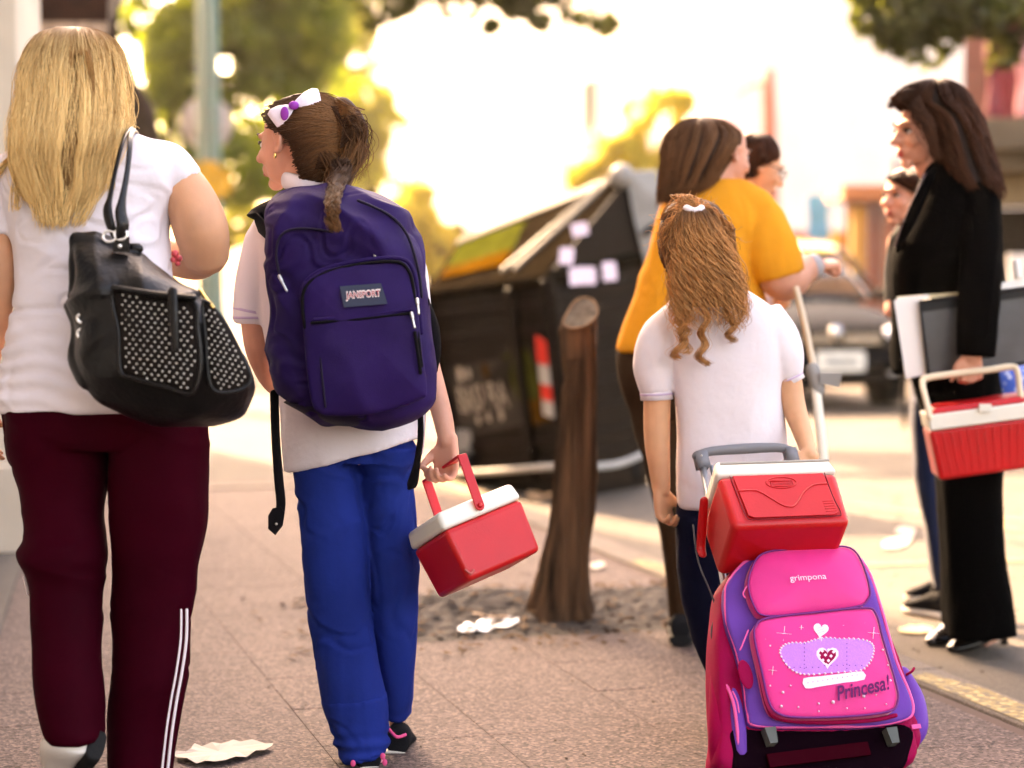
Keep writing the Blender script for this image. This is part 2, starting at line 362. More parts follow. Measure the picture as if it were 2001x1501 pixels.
G_grout = mat('joint_fill', (.10, .066, .054), .9)
G_yel = gmat('worn_yellow_paint_sun', (0.216, 0.15, 0.06), (0.264, 0.192, 0.084), (0.132, 0.102, 0.072), spk=60, spks=.9, broad=5, stain=.6)
def sheet(name, poly, z, m, **k):
    poly = [(p[0], p[1], z) for p in poly]; return obj(name, (np.array(poly), [list(range(len(poly)))]), m, smooth=False, **k)
sheet('ground', [(-198, -60), (198, -60), (198, 188), (-198, 188)], -.16, G_road, kind='structure')
# road: everything right of the kerb and beyond the corner
a_end = 6.15                                # where this pavement ends at the side street
pp = [st(-12, .15), st(60, .15), st(60, 60), st(-12, 60)]
sheet('road', pp, RZ, G_road, kind='structure')
sheet('side_street', [st(a_end+.35, .146), st(a_end+.35, -60), st(a_end+9, -60), st(a_end+9, .146)], RZ+.0, G_conc, kind='structure')
sheet('far_pavement', [st(a_end+9, .1), st(a_end+9, -60), st(60, -60), st(60, .1)], .0, G_conc, kind='structure')
bed = obj('sidewalk', (np.array([st(-12, -.01, -.0045), st(-12, -4.2, -.0045), st(a_end, -4.2, -.0045), st(a_end, -.01, -.0045)]), [[0, 3, 2, 1]]), G_grout, smooth=False, kind='structure')
# paving slabs, one object each, sharing a few meshes
def slabmesh(k, L1=.42, W1=.42, g=.0018):
    r = np.random.default_rng(k); z = -.0015+r.normal(0, .0006, 4); b = .003
    a = L1-g; w = W1-g; top = [np.array([SD*x+SN*y])[0] for x, y in ((b, b), (a-b, b), (a-b, w-b), (b, w-b))]; lo = [SD*x+SN*y for x, y in ((0, 0), (a, 0), (a, w), (0, w))]
    V = np.array([t+[0, 0, z[i]] for i, t in enumerate(top)]+[t+[0, 0, -.0022] for t in lo]+[t+[0, 0, -.02] for t in lo])
    me = bpy.data.meshes.new('slab'); me.from_pydata(V.tolist(), [], [[3, 2, 1, 0]]+[[j, (j+1) % 4, 4+(j+1) % 4, 4+j] for j in range(4)]+[[4+j, 4+(j+1) % 4, 8+(j+1) % 4, 8+j] for j in range(4)]); me.update(); me.materials.append(G_walk); return me
SM = [slabmesh(k) for k in range(6)]
pit = [(5.9, 6.8), ]
pitA = (1.53, 2.37); pitB = (-1.31, -.05)   # tree pit extent along / across
cnt = 0; rest = []
for i in range(-1, 22):
    for j in range(0, 9):
        a = a_end-.42*(i+1); b = -.05-.42*(j+1)
        if a+.40 > pitA[0] and a < pitA[1] and b+.42 > pitB[0] and b < pitB[1]+.05:
            continue
        o = bpy.data.objects.new('paving_slab', SM[(i*7+j*3) % 6]); COL.objects.link(o); o.parent = bed; o.location = st(a, b, 0); cnt += 1
obj('paving', (np.array([st(-12, -.03, -.002), st(-12, -4.2, -.002), st(-3.1, -4.2, -.002), st(-3.1, -.03, -.002)]), [[0, 3, 2, 1]]), G_walk, bed, smooth=False)
obj('paving', (np.array([st(-3.1, -3.83, -.002), st(-3.1, -6.2, -.002), st(a_end, -6.2, -.002), st(a_end, -3.83, -.002)]), [[0, 3, 2, 1]]), G_walk, bed, smooth=False)
# kerb stones with worn yellow paint; the nearest patch also paints in sunlight
kb = thing('kerb', None, None, st(0, 0)); setp(kb, kind='structure')
kv, kf = box((0, 0, 0), (1.186, .15, .14), [SD, SN, [0, 0, 1.]])
kme = None
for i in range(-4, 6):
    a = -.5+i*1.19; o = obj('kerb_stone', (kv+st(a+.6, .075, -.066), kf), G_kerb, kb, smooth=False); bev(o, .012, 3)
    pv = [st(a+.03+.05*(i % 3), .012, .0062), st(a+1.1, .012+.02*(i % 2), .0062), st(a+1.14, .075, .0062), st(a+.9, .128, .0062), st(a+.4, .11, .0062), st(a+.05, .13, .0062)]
    if i in (0, 2, 5): obj('paint_sun_patch', (np.array(pv), [list(range(6))][::-1]), G_yel, kb, smooth=False)
o = obj('kerb_stone', (np.array(box((0, 0, 0), (.15, 5.9, .14), [SD, SN, [0, 0, 1.]])[0])+st(a_end+.08, -3.1, -.064), kf), G_kerb, kb, smooth=False)
# pale strip along the house wall (granite doorstep course)
wl = lambda x, y, z: np.array([x, y, z])
dstrip = thing('doorstep_strip', None, None, (-2.1, 7, 0)); setp(dstrip, kind='structure')
sdir = nrm([-.2, 1, 0]); sn2 = np.array([sdir[1], -sdir[0], 0]); s0 = np.array([-1.95, 8.0, 0])
for i in range(9):
    v, f = box((0, 0, 0), (.645, .30, .03), [sdir, sn2, [0, 0, 1.]]); bev(obj('granite_step', (v+s0-sdir*(.33+.65*i)-sn2*.17+[0, 0, .001], f), G_conc, dstrip, smooth=False), .004)
# tree pit: soil, rim, rubble, leaves
sheet('tree_pit', [st(pitA[0], pitB[0]), st(pitA[1], pitB[0]), st(pitA[1], pitB[1]), st(pitA[0], pitB[1])], -.004, G_soil, kind='structure')
rgp = np.random.default_rng(12)
def pebbles(n, amin, amax, bmin, bmax, rs, seed, z0=0, bias=None):
    r = np.random.default_rng(seed); ps = []
    for i in range(n):
        a, b = r.uniform(amin, amax), r.uniform(bmin, bmax)
        if bias is not None and bias(a, b, r): continue
        s = r.uniform(*rs)*r.uniform(.5, 1); v, f = ell((0, 0, 0), (s, s*r.uniform(.5, 1), s*r.uniform(.3, .6)), None, 6, 4); v = v*(1+r.normal(0, .12, v.shape)); ang = r.uniform(0, 6.28); c, s_ = math.cos(ang), math.sin(ang)
        v = v@np.array([[c, s_, 0], [-s_, c, 0], [0, 0, 1]]); ps.append((v+st(a, b, z0+s*.2), f))
    return join(*ps)
Mp = [mat('rubble_pale', (0.099, 0.0759, 0.0561), .9, var=.4, vscale=30, bump=.5), mat('rubble_brown', (0.03575, 0.02063, 0.01238), .9, var=.5, vscale=30), mat('bark_bits', (0.0275, 0.0154, 0.0088), .9)]
obj('rubble', pebbles(150, pitA[0]+.02, pitA[1], pitB[0], pitB[1], (.006, .022), 1), Mp[0], kind='stuff', smooth=False)
obj('rubble', pebbles(380, pitA[0], pitA[1]+.08, pitB[0]-.1, pitB[1]+.06, (.006, .02), 2), Mp[1], kind='stuff', smooth=False)
def mound(a, b): return .05*math.exp(-((a-2.1)/.22)**2)*(.6+.4*math.sin(b*7+1))
xs = np.linspace(pitA[0]+.01, pitA[1]-.01, 46); ys = np.linspace(pitB[0]+.01, pitB[1]-.01, 46); V = []; Fc = []
for i, a in enumerate(xs):
    for j, b in enumerate(ys):
        e = min(1, min(i, 45-i)/5, min(j, 45-j)/4); V.append(st(a, b, -.003+e*(mound(a, b)+rgp.uniform(0, .014))))
for i in range(45):
    for j in range(45): k = i*46+j; Fc.append([k, k+1, k+47, k+46])
obj('soil', (np.array(V), Fc), G_soil, kind='stuff', smooth=False)
lf = []
for i in range(260):
    a, b = rgp.uniform(pitA[0]-.25, pitA[1]+.1), rgp.uniform(pitB[0]-.3, pitB[1]+.1); t = rgp.uniform(0, 6.28); c = st(a, b, .008+(mound(a, b)+.01 if pitA[0] < a < pitA[1] and pitB[0] < b < pitB[1] else 0)); u = np.array([math.cos(t), math.sin(t), rgp.uniform(-.2, .3)])*rgp.uniform(.012, .03); w = np.array([-math.sin(t), math.cos(t), rgp.uniform(-.2, .3)])*.011
    lf.append((np.array([c-u, c+w, c+u+[0, 0, .004], c-w, c+[0, 0, .005]]), [[0, 3, 4], [3, 2, 4], [2, 1, 4], [1, 0, 4]]))
obj('dead_leaves', join(*lf), mat('dead_leaf', (0.102, 0.054, 0.024), .8, var=.5, vscale=9), kind='stuff', smooth=False)
# grit on road near the kerb
obj('gravel', pebbles(700, -2.2, 6.5, .1, 2.6, (.003, .011), 5, RZ), Mp[0], kind='stuff', smooth=False)
obj('gravel', pebbles(260, -.5, 6, -1.8, -.05, (.002, .006), 6, 0), Mp[0], kind='stuff', smooth=False)
# road paint
def line(x0, x1, w, name='painted_line'):
    a, b = G(x0[0], x0[1], RZ), G(x1[0], x1[1], RZ); d = nrm(b-a); s = np.array([d[1], -d[0], 0])*w/2
    n = 16; L_ = []; R_ = []
    for i in range(n+1):
        c = a+(b-a)*i/n; L_.append(c+s*(1+rgp.normal(0, .07))); R_.append(c-s*(1+rgp.normal(0, .07)))
    V = np.array(L_+R_)+[0, 0, .005]; obj(name, (V, [[i, n+1+i, n+2+i, i+1] for i in range(n)]), G_yel, kind='structure', smooth=False)
line((1640, 1106), (2080, 1094), .10); line((1660, 985), (2100, 1050), .10); line((1800, 1345), (2060, 1440), .09); line((1940, 1012), (2080, 1030), .12)
# ------------------------------------------------------------------ building at the left edge (its shadow covers the pavement)
M_stucco = mat('cream_stucco', (.62, .53, .42), .9, var=.1, vscale=3, bump=.4, bscale=60); M_wood = mat('dark_brown_timber', (0.042, 0.0168, 0.0084), .6, var=.4, vscale=6, stretch=(1, 1, .15), bump=.4, bscale=40)
fac = lambda y: -2.75-.2*(y-8)
bl = thing('building', 'cream stuccoed house front with projecting pilaster at the left edge', 'building', (-4, 2, 0))
v = [(fac(-14), -14, z) for z in (-.1, 15)]+[(fac(8.1), 8.1, z) for z in (-.1, 15)]
W0, W1, W2, W3 = (fac(-14), -14), (fac(8.1), 8.1), (fac(8.1)-13, 8.1+.5), (fac(-14)-13, -13.5)
def wallbox(ps, z0, z1): n = len(ps); V = np.array([(*p, z0) for p in ps]+[(*p, z1) for p in ps]); return V, [list(range(n))[::-1], list(range(n, 2*n))]+[[j, (j+1) % n, n+(j+1) % n, n+j] for j in range(n)]
obj('wall', wallbox([W0, W1, W2, W3], -.1, 15), M_stucco, bl, smooth=False)
bev(obj('pilaster', box((-2.365, 8.32, 2.6), (.73, .42, 5.3)), M_stucco, bl, smooth=False), .012)
bev(obj('base_block', box((-2.372, 8.30, .18), (.80, .48, .36)), M_stucco, bl, smooth=False), .01)
for k in range(3):
    y = 6.2-2.2*k; R = [sdir, sn2, [0, 0, 1.]]; w = obj('window', box((fac(y)-.02, y, 2.2), (1.1, .12, 1.6), R), M_wood, bl, smooth=False)
    obj('pane', box((fac(y)+.015, y, 2.2), (.92, .08, 1.4), R), mat('window_glass', (.02, .025, .03), .05, spec=.8), w, smooth=False)
shade_block = thing('building', 'unseen corner block across the side street, added to shade the near pavement', 'building', tuple(st(19, -12)))  # out-of-view block, added to keep the sun off the near pavement
obj('wall', wallbox([tuple(st(13.5, -4.6)[:2]), tuple(st(24, -4.6)[:2]), tuple(st(24, -22)[:2]), tuple(st(13.5, -22)[:2])][::-1], -.1, 15.5), M_stucco, shade_block, smooth=False)
# brown timber kiosk with scalloped awning behind the blonde head
aw = thing('kiosk', 'dark brown timber kiosk with pale scalloped awning beyond the cream pilaster', 'kiosk', (-2.9, 12, 0))
def kp(px, py, d): return P(px, py, d)
o0, o1 = P(28, 420, 11.4), P(118, 420, 12.3)
kd = nrm([o1[0]-o0[0], o1[1]-o0[1], 0]); kn = np.array([kd[1], -kd[0], 0]); kl = math.hypot(o1[0]-o0[0], o1[1]-o0[1])
c = (o0+o1)/2-kn*(-1.)*0
for i in range(7):
    bev(obj('panel', box(np.array([o0[0], o0[1], 1.3])+kd*(kl*(i+.5)/7)-kn*0.0, (kl/7-.012, .06, 2.6), [kd, kn, [0, 0, 1.]]), M_wood, aw, smooth=False), .008)
obj('body', box(np.array([o0[0], o0[1], 1.3])+kd*kl/2-kn*.75, (kl, 1.4, 2.6), [kd, kn, [0, 0, 1.]]), M_wood, aw, smooth=False)
ya = 10.6; zt = P(0, 52, ya)[2]; xa0, xa1 = P(8, 50, ya)[0], P(214, 50, ya)[0]
ap = [(ya, zt), (ya, zt+.02), (ya+1.9, zt+.95), (ya+1.9, zt+.9)]
obj('awning', prism([(xa0, y, z) for y, z in ap], (xa1-xa0, 0, 0)), mat('dark_brown_canvas', (0.006125, 0.0021, 0.0014), .85, var=.2, vscale=20), aw, smooth=False)
obj('fascia', box(((xa0+xa1)/2, ya-.02, zt+.14), (xa1-xa0, .03, .34)), mat('brown_fascia', (0.02, 0.0072, 0.004), .7, var=.3, vscale=12), aw, smooth=False)
nsc = 7; Msc = mat('pale_scallop', (0.252, 0.198, 0.156), .85, var=.5, vscale=18)
for i in range(nsc):
    cx = xa0+(xa1-xa0)*(i+.5)/nsc; rr = (xa1-xa0)/nsc/2; t = np.linspace(math.pi, 2*math.pi, 9); pl = [(cx+rr*math.cos(a), ya-.05, zt-.03+rr*.7*math.sin(a)) for a in t]+[(cx+rr, ya-.05, zt+.02), (cx-rr, ya-.05, zt+.02)]
    obj('scallop', prism(pl, (0, .012, 0)), Msc, aw, smooth=False)
# ------------------------------------------------------------------ green lamp post, round sign, band
M_teal = mat('teal_paint', (0.0975, 0.2025, 0.1725), .55, var=.25, vscale=5, stretch=(6, 6, .3), bump=.15, bscale=30)
dP = 21.5; bp = G(412, 742); px0 = P(408, 500, dP)
gp = thing('lamp_post', 'tall teal green lamp post standing at the kerb beyond the blonde woman', 'lamp post', (px0[0], dP, 0))
def gz(y): return P(0, y, dP)[2]
ax = lambda y: P(np.interp(y, [0, 700], [404, 414]), y, dP)
obj('pole', tube([np.array([ax(720)[0], dP, 0]), ax(330), ax(-60), ax(-700)], [.15, .13, .115, .08], n=20, rnd=False), M_teal, gp)
obj('base', tube([np.array([px0[0]+.02, dP, 0]), np.array([px0[0]+.02, dP, .5]), np.array([px0[0]+.02, dP, .6])], [.2, .19, .14], n=20, rnd=False, sub=1), M_teal, gp)
for dx in (-.055, .03): obj('conduit', tube([ax(700)+[dx, -.13, 0], ax(300)+[dx, -.125, 0], ax(-60)+[dx, -.115, 0]], .018, n=8), mat('conduit_grey', (.35, .38, .3), .5), gp)
for y in (165, 222, 250): obj('band', tube([ax(y)-[0, 0, .01], ax(y)+[0, 0, .01]], .137, n=20, rnd=False, sub=1), mat('band_steel', (.2, .22, .2), .5, metal=.6), gp)
obj('lamp_arm', tube([ax(-700), ax(-760)+[.3, 0, 0], ax(-790)+[1.2, 0, 0]], .05, n=10), M_teal, gp)
obj('lamp_head', ell(ax(-790)+[1.5, 0, 0], (.4, .14, .09)), M_teal, gp)
yp = thing('notice', 'torn orange-yellow paper notices wrapped round the teal lamp post', 'notice', ax(390))
My = mat('orange_paper', (0.6, 0.336, 0.048), .8, var=.35, vscale=9, bump=.5, bscale=30)
for (x, y, w, h, rot) in ((398, 336, .30, .22, .1), (424, 352, .28, .26, -.15), (404, 372, .32, .20, .05)):
    c = P(x, y, dP-.17); t = np.linspace(-1, 1, 9); V = []
    for s in (-1, 1):
        for q in t: V.append(c+np.array([q*w/2, .06*q*q+.0, s*h/2+q*rot*w/2+.015*math.sin(q*5+s)]))
    obj('paper', prism(np.vstack([V[:9], V[9:][::-1]]), (0, .004, 0)), My, yp, smooth=False)
rs = thing('road_sign', 'round grey back of a road sign beside the teal lamp post', 'sign', (px0[0]-.03, dP+.9, 0))
c = P(404, 241, dP+.9); obj('disc', tube([c, c+[0, .012, 0]], .29, n=36, rnd=False, sub=1), mat('sign_back', (.42, .36, .36), .45, var=.1, vscale=4), rs)
obj('rim', tube([c+[.285*math.cos(a), .0, .285*math.sin(a)] for a in np.linspace(0, 6.2832, 24, endpoint=False)], .012, n=6, closed=True, sub=1), mat('sign_rim', (.5, .42, .42), .4), rs)
obj('post', tube([np.array([c[0], c[1]+.03, 0]), c+[0, .03, .25]], .03, n=12, rnd=False), mat('sign_post', (.3, .3, .3), .5), rs)
# ------------------------------------------------------------------ trees
def leafmat(name, c, tr, var=.35):
    m = bpy.data.materials.new(name); m.use_nodes = True; nt = m.node_tree; L = nt.links.new; nt.nodes.remove(nt.nodes['Principled BSDF']); out = nt.nodes['Material Output']
    g = nt.nodes.new('ShaderNodeNewGeometry'); mp = nt.nodes.new('ShaderNodeMapRange'); mp.inputs[3].default_value = 1-var; mp.inputs[4].default_value = 1+var; L(g.outputs['Random Per Island'], mp.inputs[0])
    def scaled(col):
        x = nt.nodes.new('ShaderNodeVectorMath'); x.operation = 'SCALE'; x.inputs[0].default_value = col; L(mp.outputs[0], x.inputs['Scale']); return x.outputs[0]
    d = nt.nodes.new('ShaderNodeBsdfDiffuse'); t = nt.nodes.new('ShaderNodeBsdfTranslucent'); gl = nt.nodes.new('ShaderNodeBsdfGlossy'); gl.inputs['Roughness'].default_value = .45; gl.inputs[0].default_value = (.5, .5, .45, 1)
    L(scaled(c), d.inputs[0]); L(scaled(tr), t.inputs[0]); a = nt.nodes.new('ShaderNodeMixShader'); a.inputs[0].default_value = .5; L(d.outputs[0], a.inputs[1]); L(t.outputs[0], a.inputs[2])
    b = nt.nodes.new('ShaderNodeMixShader'); b.inputs[0].default_value = .05; L(a.outputs[0], b.inputs[1]); L(gl.outputs[0], b.inputs[2]); L(b.outputs[0], out.inputs[0]); return m
Lf_g = leafmat('leaf_green', (.09, .12, .014), (.34, .42, .035)); Lf_y = leafmat('leaf_yellow_green', (.20, .20, .02), (.60, .58, .06)); Lf_yy = leafmat('leaf_autumn_yellow', (.50, .42, .05), (.75, .62, .09)); Lf_o = leafmat('leaf_olive', (.05, .06, .012), (.16, .18, .025))
M_bark = mat('tree_bark', (0.027, 0.0168, 0.0108), .9, var=.4, vscale=8, stretch=(3, 3, .5), bump=.8, bscale=30)
def leaves(blobs, n, size, seed, hollow=.35):
    r = np.random.default_rng(seed); w = np.array([b[3] for b in blobs]); 
    vol = np.array([(b[3]*(b[4] if len(b) > 4 else 1))**2 for b in blobs]); k = r.choice(len(blobs), n*3, p=vol/vol.sum())
    dr = r.normal(0, 1, (n*3, 3)); dr /= np.linalg.norm(dr, axis=1)[:, None]; rad = r.uniform(hollow, 1, n*3)**.5
    C = np.array([b[:3] for b in blobs])[k]; sz = w[k]; p = C+dr*(rad*sz)[:, None]*np.array([1, 1, .8])
    keep = fbm(p*1.1/np.mean(w), seed, 3)+r.normal(0, .15, len(p)) > -.08; p = p[keep][:n]; n = len(p)
    u = r.normal(0, 1, (n, 3)); u /= np.linalg.norm(u, axis=1)[:, None]; v = np.cross(u, r.normal(0, 1, (n, 3))); v /= np.linalg.norm(v, axis=1)[:, None]; s = size*r.uniform(.6, 1.3, n)[:, None]
    V = np.stack([p-u*s, p+v*s*.5-u*s*.1, p+u*s, p-v*s*.5-u*s*.1], 1).reshape(-1, 3); Fc = np.arange(4*n).reshape(n, 4).tolist(); return V, Fc
def limb(a, b, r0, r1, seed):
    r = np.random.default_rng(seed); a, b = np.array(a, float), np.array(b, float); L_ = np.linalg.norm(b-a); pts = [a+(b-a)*t+r.normal(0, .05*L_, 3)*math.sin(t*3.14) for t in (0, .25, .5, .75, 1)]; return tube(pts, np.linspace(r0, r1, 5), n=10)
def tree(label, base, htr, blobs, n, size, lm, seed, rt=.18, lean=(0, 0), group=None):
    t = thing('tree', label, 'tree', base, group); base = np.array(base, float); top = base+np.array([lean[0], lean[1], htr])
    ps = [limb(base-[0, 0, .1], top, rt*1.15, rt*.7, seed)]
    for i, b in enumerate(blobs): ps.append(limb(top, (np.array(b[:3])*.85+top*.15), rt*.5, rt*.12, seed+i+1))
    obj('trunk', join(*ps), M_bark, t); obj('crown', leaves(blobs, n, size, seed), lm, t, smooth=False); return t
def B(px, py, d, rpx): p = P(px, py, d); return (*p, rpx*d/F)
gx = lambda px, d: P(px, 0, d)[0]
tree('dense green street tree filling the upper left behind the teal lamp post', (gx(330, 26), 26, 0), 4.2, [B(300, 250, 26, 110), B(420, 110, 26, 150), B(560, 60, 26.5, 140), B(330, 380, 25.6, 85), B(520, 220, 26.4, 120), B(440, 340, 25.5, 100), B(280, 60, 27, 90), B(620, 170, 27, 100), B(560, 330, 27, 90), B(400, -120, 26, 220), B(640, -60, 27, 130)], 26000, .085, Lf_g, 3, .2)
tree('yellow-green tree behind the schoolgirl with the bow, edge dissolving in the glare', (gx(730, 60), 60, 0), 3.6, [B(690, 190, 60, 85), B(650, 60, 60, 90), B(740, 250, 60, 62), B(690, 330, 60, 70), B(750, 370, 59, 60), B(720, 430, 59, 70), B(620, 400, 60, 80), B(740, 150, 60, 40), B(590, 150, 61, 90), B(570, 290, 61, 80)], 14000, .15, Lf_y, 5, .2)
tree('lower yellow tree between the backpack and the dumpster, deep in the glare', (gx(850, 53), 53, 0), 2.2, [B(800, 430, 53, 60), B(850, 470, 53, 45), B(870, 520, 53, 40), B(780, 500, 53, 60), B(820, 380, 53, 30)], 8000, .13, Lf_yy, 15, .16)
tree('pale yellow autumn tree hazy in the glare behind the dumpster', (gx(1240, 38.5), 38.5, 0), 3., [B(1210, 300, 38.5, 62), B(1275, 225, 38.5, 62), B(1330, 300, 38.5, 50), B(1150, 345, 38.5, 45), B(1260, 360, 38.5, 70), B(1320, 200, 38.5, 38)], 8000, .10, Lf_yy, 7, .15)
tree('leafy branch tree hanging into the top right corner over the street', (4.9, 12.6, 0), 3.6, [B(1850, 70, 12.5, 50), B(1950, 95, 12.5, 52), B(1765, 62, 12.5, 52), B(1700, 40, 12.5, 40), B(1760, 20, 12.5, 80), B(1900, 10, 12.5, 95), B(1820, -60, 12.6, 120), B(1990, 40, 12.3, 75), B(1700, -10, 12.6, 45), B(1780, 90, 12.5, 42), B(1960, -80, 12.8, 160), B(1820, 118, 12.5, 24), B(1735, 80, 12.5, 30)], 8500, .042, Lf_o, 9, .14)
tree('overhanging tree whose sparse twigs cross the top centre of the view', (-3.6, 19, 0), 4.6, [B(760, -5, 17, 60), B(900, 2, 17, 48), B(1010, 5, 17, 44), B(1120, 8, 17, 46), B(1185, 48, 17, 30), B(720, 35, 17, 34), B(1055, 42, 17, 24), B(960, 52, 17, 20), B(1140, 30, 17, 30), B(1000, -90, 17, 140), B(800, -120, 17, 150)], 6500, .05, Lf_o, 11, .16)
tree('far yellow-green tree low behind the backpack and dumpster edge', (gx(900, 56), 56, 0), 2.6, [B(860, 470, 56, 50), B(800, 500, 56, 60), B(760, 450, 56, 60), B(900, 520, 56, 40)], 5000, .12, Lf_y, 13, .15)
# hedge / low shrubs behind the schoolgirl
obj('shrubs', leaves([B(470, 440, 33, 60), B(560, 455, 33, 50), B(650, 470, 34, 60), B(420, 470, 33, 40), B(720, 500, 34, 50)], 5000, .08, 21), Lf_y, smooth=False, label='low mixed shrubs along the far pavement', cat='shrubs')
# ------------------------------------------------------------------ far street: pale buildings, kiosks, posts
def facade(label, x0, x1, y, z1, m, cols, rws, gm, dx=0., depth=8, z0=0.):
    b = thing('building', label, 'building', ((x0+x1)/2, y, 0)); ux = nrm([x1-x0, dx, 0]); un = np.array([ux[1], -ux[0], 0]); Lw = math.hypot(x1-x0, dx); o = np.array([x0, y, 0.]); R = [ux, -un, [0, 0, 1.]]
    obj('wall', box(o+ux*Lw/2-un*depth/2+[0, 0, z1/2], (Lw, depth, z1), R), m, b, smooth=False)
    obj('cornice', box(o+ux*Lw/2+un*.12+[0, 0, z1-.2], (Lw+.3, .3, .35), R), m, b, smooth=False)
    fm = mat('window_surround', (.5, .4, .3), .7); first = None; hx = Lw/cols; hz = (z1-3.4)/rws
    for j in range(rws):
        obj('string_course', box(o+ux*Lw/2+un*.05+[0, 0, 3.2+hz*j], (Lw+.05, .12, .14), R), m, b, smooth=False)
        for i in range(cols):
            p = o+ux*hx*(i+.5)+un*.02+[0, 0, 3.4+hz*(j+.5)]; w = obj('window', box(p, (hx*.5, .12, hz*.62), R), fm, b, smooth=False); obj('pane', box(p+un*.045, (hx*.42, .06, hz*.55), R), gm, w, smooth=False)
    for i in range(cols): 
        p = o+ux*hx*(i+.5)+un*.02+[0, 0, 1.35]; obj('door', box(p, (hx*.55, .14, 2.7), R), M_wood, b, smooth=False)
    return b
gm = mat('far_window_glass', (.08, .09, .1), .1, spec=.8); 
pale = [mat('pale_facade_%s' % n, c, .9, var=.08, vscale=1.) for n, c in (('cream', (.80, .74, .64)), ('white', (.82, .77, .70)), ('rose', (.80, .70, .60)))]
def alongr(a0, a1, b): p, q = st(a0, b), st(a1, b); return p, q
facs = [('hazy cream apartment block far down the right side of the street', 62, 92, 13.5, 17, pale[0], 7, 5), ('pale white house beside the hazy cream block', 46, 60, 13.2, 12, pale[1], 4, 3), ('rose plastered house nearest on the far right side', 34, 44, 13, 10, pale[2], 3, 2)]
for lab, a0, a1, b, z, m, cx_, ry in facs:
    p, q = st(a0, b), st(a1, b); bb = thing('building', lab, 'building', ((p+q)/2)); L_ = a1-a0; R = [SD, SN, [0, 0, 1.]]; mid = (p+q)/2
    obj('wall', box(mid+SN*4+[0, 0, z/2], (L_, 8, z), R), m, bb, smooth=False); obj('cornice', box(mid-SN*.1+[0, 0, z-.2], (L_+.2, .4, .35), R), m, bb, smooth=False)
    hx = L_/cx_; hz = (z-3.4)/ry
    for j in range(ry):
        for i in range(cx_):
            c = p+SD*hx*(i+.5)-SN*.02+[0, 0, 3.4+hz*(j+.5)]; w = obj('window', box(c, (hx*.5, .14, hz*.62), R), pale[2], bb, smooth=False); obj('pane', box(c-SN*.05, (hx*.4, .06, hz*.54), R), gm, w, smooth=False)
    for i in range(cx_): obj('door', box(p+SD*hx*(i+.5)-SN*.03+[0, 0, 1.3], (hx*.5, .16, 2.6), R), M_wood, bb, smooth=False)
# brick-red post with bracket arm
M_salm = mat('salmon_paint', (.50, .17, .11), .6, var=.15, vscale=3)
dS = 30.; sp = thing('street_post', 'salmon pink post with a small bracket arm rising behind the boy with glasses', 'post', (gx(1508, dS), dS, 0))
sx = lambda y: P(np.interp(y, [130, 700], [1501, 1512]), y, dS)
obj('post', tube([np.array([sx(700)[0], dS, 0]), sx(400), sx(136)], [.14, .125, .10], n=16, rnd=False), M_salm, sp)
obj('bracket', tube([sx(165), P(1470, 166, dS), P(1440, 186, dS)], [.035, .03, .02], n=8), mat('bracket_tan', (.5, .3, .12), .6), sp)
# red-brown slatted stall with blue banner and pictures
M_redw = [mat('red_brown_board_%d' % i, c, .7, var=.2, vscale=4) for i, c in enumerate(((.30, .085, .035), (.22, .06, .03), (.36, .13, .05), (.42, .10, .05)))]
dK = 23.; sk = thing('market_stall', 'red-brown slatted stall with an ochre column behind the taxi', 'stall', (gx(1700, dK), dK, 0))
xk0, xk1 = gx(1655, dK), gx(1790, dK); zk = P(0, 392, dK)[2]; nb = 11
for i in range(nb):
    w = (xk1-xk0)/nb; bev(obj('board', box((xk0+w*(i+.5), dK+.02*(i % 2), zk/2+.1), (w-.012, .05, zk-.1)), M_redw[i % 4], sk, smooth=False), .006, 1)
obj('column', box((gx(1683, dK-.2), dK-.12, P(0, 395, dK)[2]-.45), (.16, .12, .8)), mat('ochre', (.62, .40, .14), .6), sk, smooth=False)
obj('roof', box(((xk0+xk1)/2, dK+.2, P(0, 378, dK)[2]), (xk1-xk0+.2, 1.2, .16)), mat('tan_roof', (.5, .25, .14), .7), sk, smooth=False)
dF = 25.; fw = thing('display_wall', 'low red wall hung with colourful pictures left of the slatted stall', 'display', (gx(1600, dF), dF, 0))
fx0, fx1 = gx(1520, dF), gx(1656, dF); fz = P(0, 452, dF)[2]
obj('wall', box(((fx0+fx1)/2, dF, fz/2), (fx1-fx0, .12, fz)), mat('brick_red_wall', (.42, .13, .09), .8, var=.2), fw, smooth=False)
rp = np.random.default_rng(3)
for i, (x, y, cc) in enumerate(((1630, 470, (.7, .5, .1)), (1650, 500, (.75, .55, .15)), (1600, 480, (.5, .2, .3)), (1625, 510, (.35, .25, .5)), (1580, 470, (.6, .15, .12)), (1645, 545, (.7, .35, .05)))):
    obj('picture', box(P(x, y, dF-.09), (.17, .03, .2)), mat('print_%d' % i, cc, .6, var=.6, vscale=14), fw, smooth=False)
bn = thing('banner', 'light blue hanging banner above the taxi roof', 'banner', P(1598, 480, 24)*np.array([1, 1, 0]))
bv = cr([P(1578, 385, 24), P(1600, 380, 24), P(1620, 388, 24), P(1618, 430, 24), P(1622, 466, 24), P(1600, 470, 24), P(1578, 462, 24), P(1580, 430, 24)], 3, True)
obj('cloth', prism(bv, (0, .02, 0)), mat('light_blue_cloth', (.10, .42, .70), .7, var=.3, vscale=5), bn, smooth=False); obj('pole', tube([P(1600, 382, 24)+[0, .05, 0], P(1600, 540, 24)*np.array([1, 1, 0])+[0, .05, 0]], .03, n=8), M_stucco, bn)
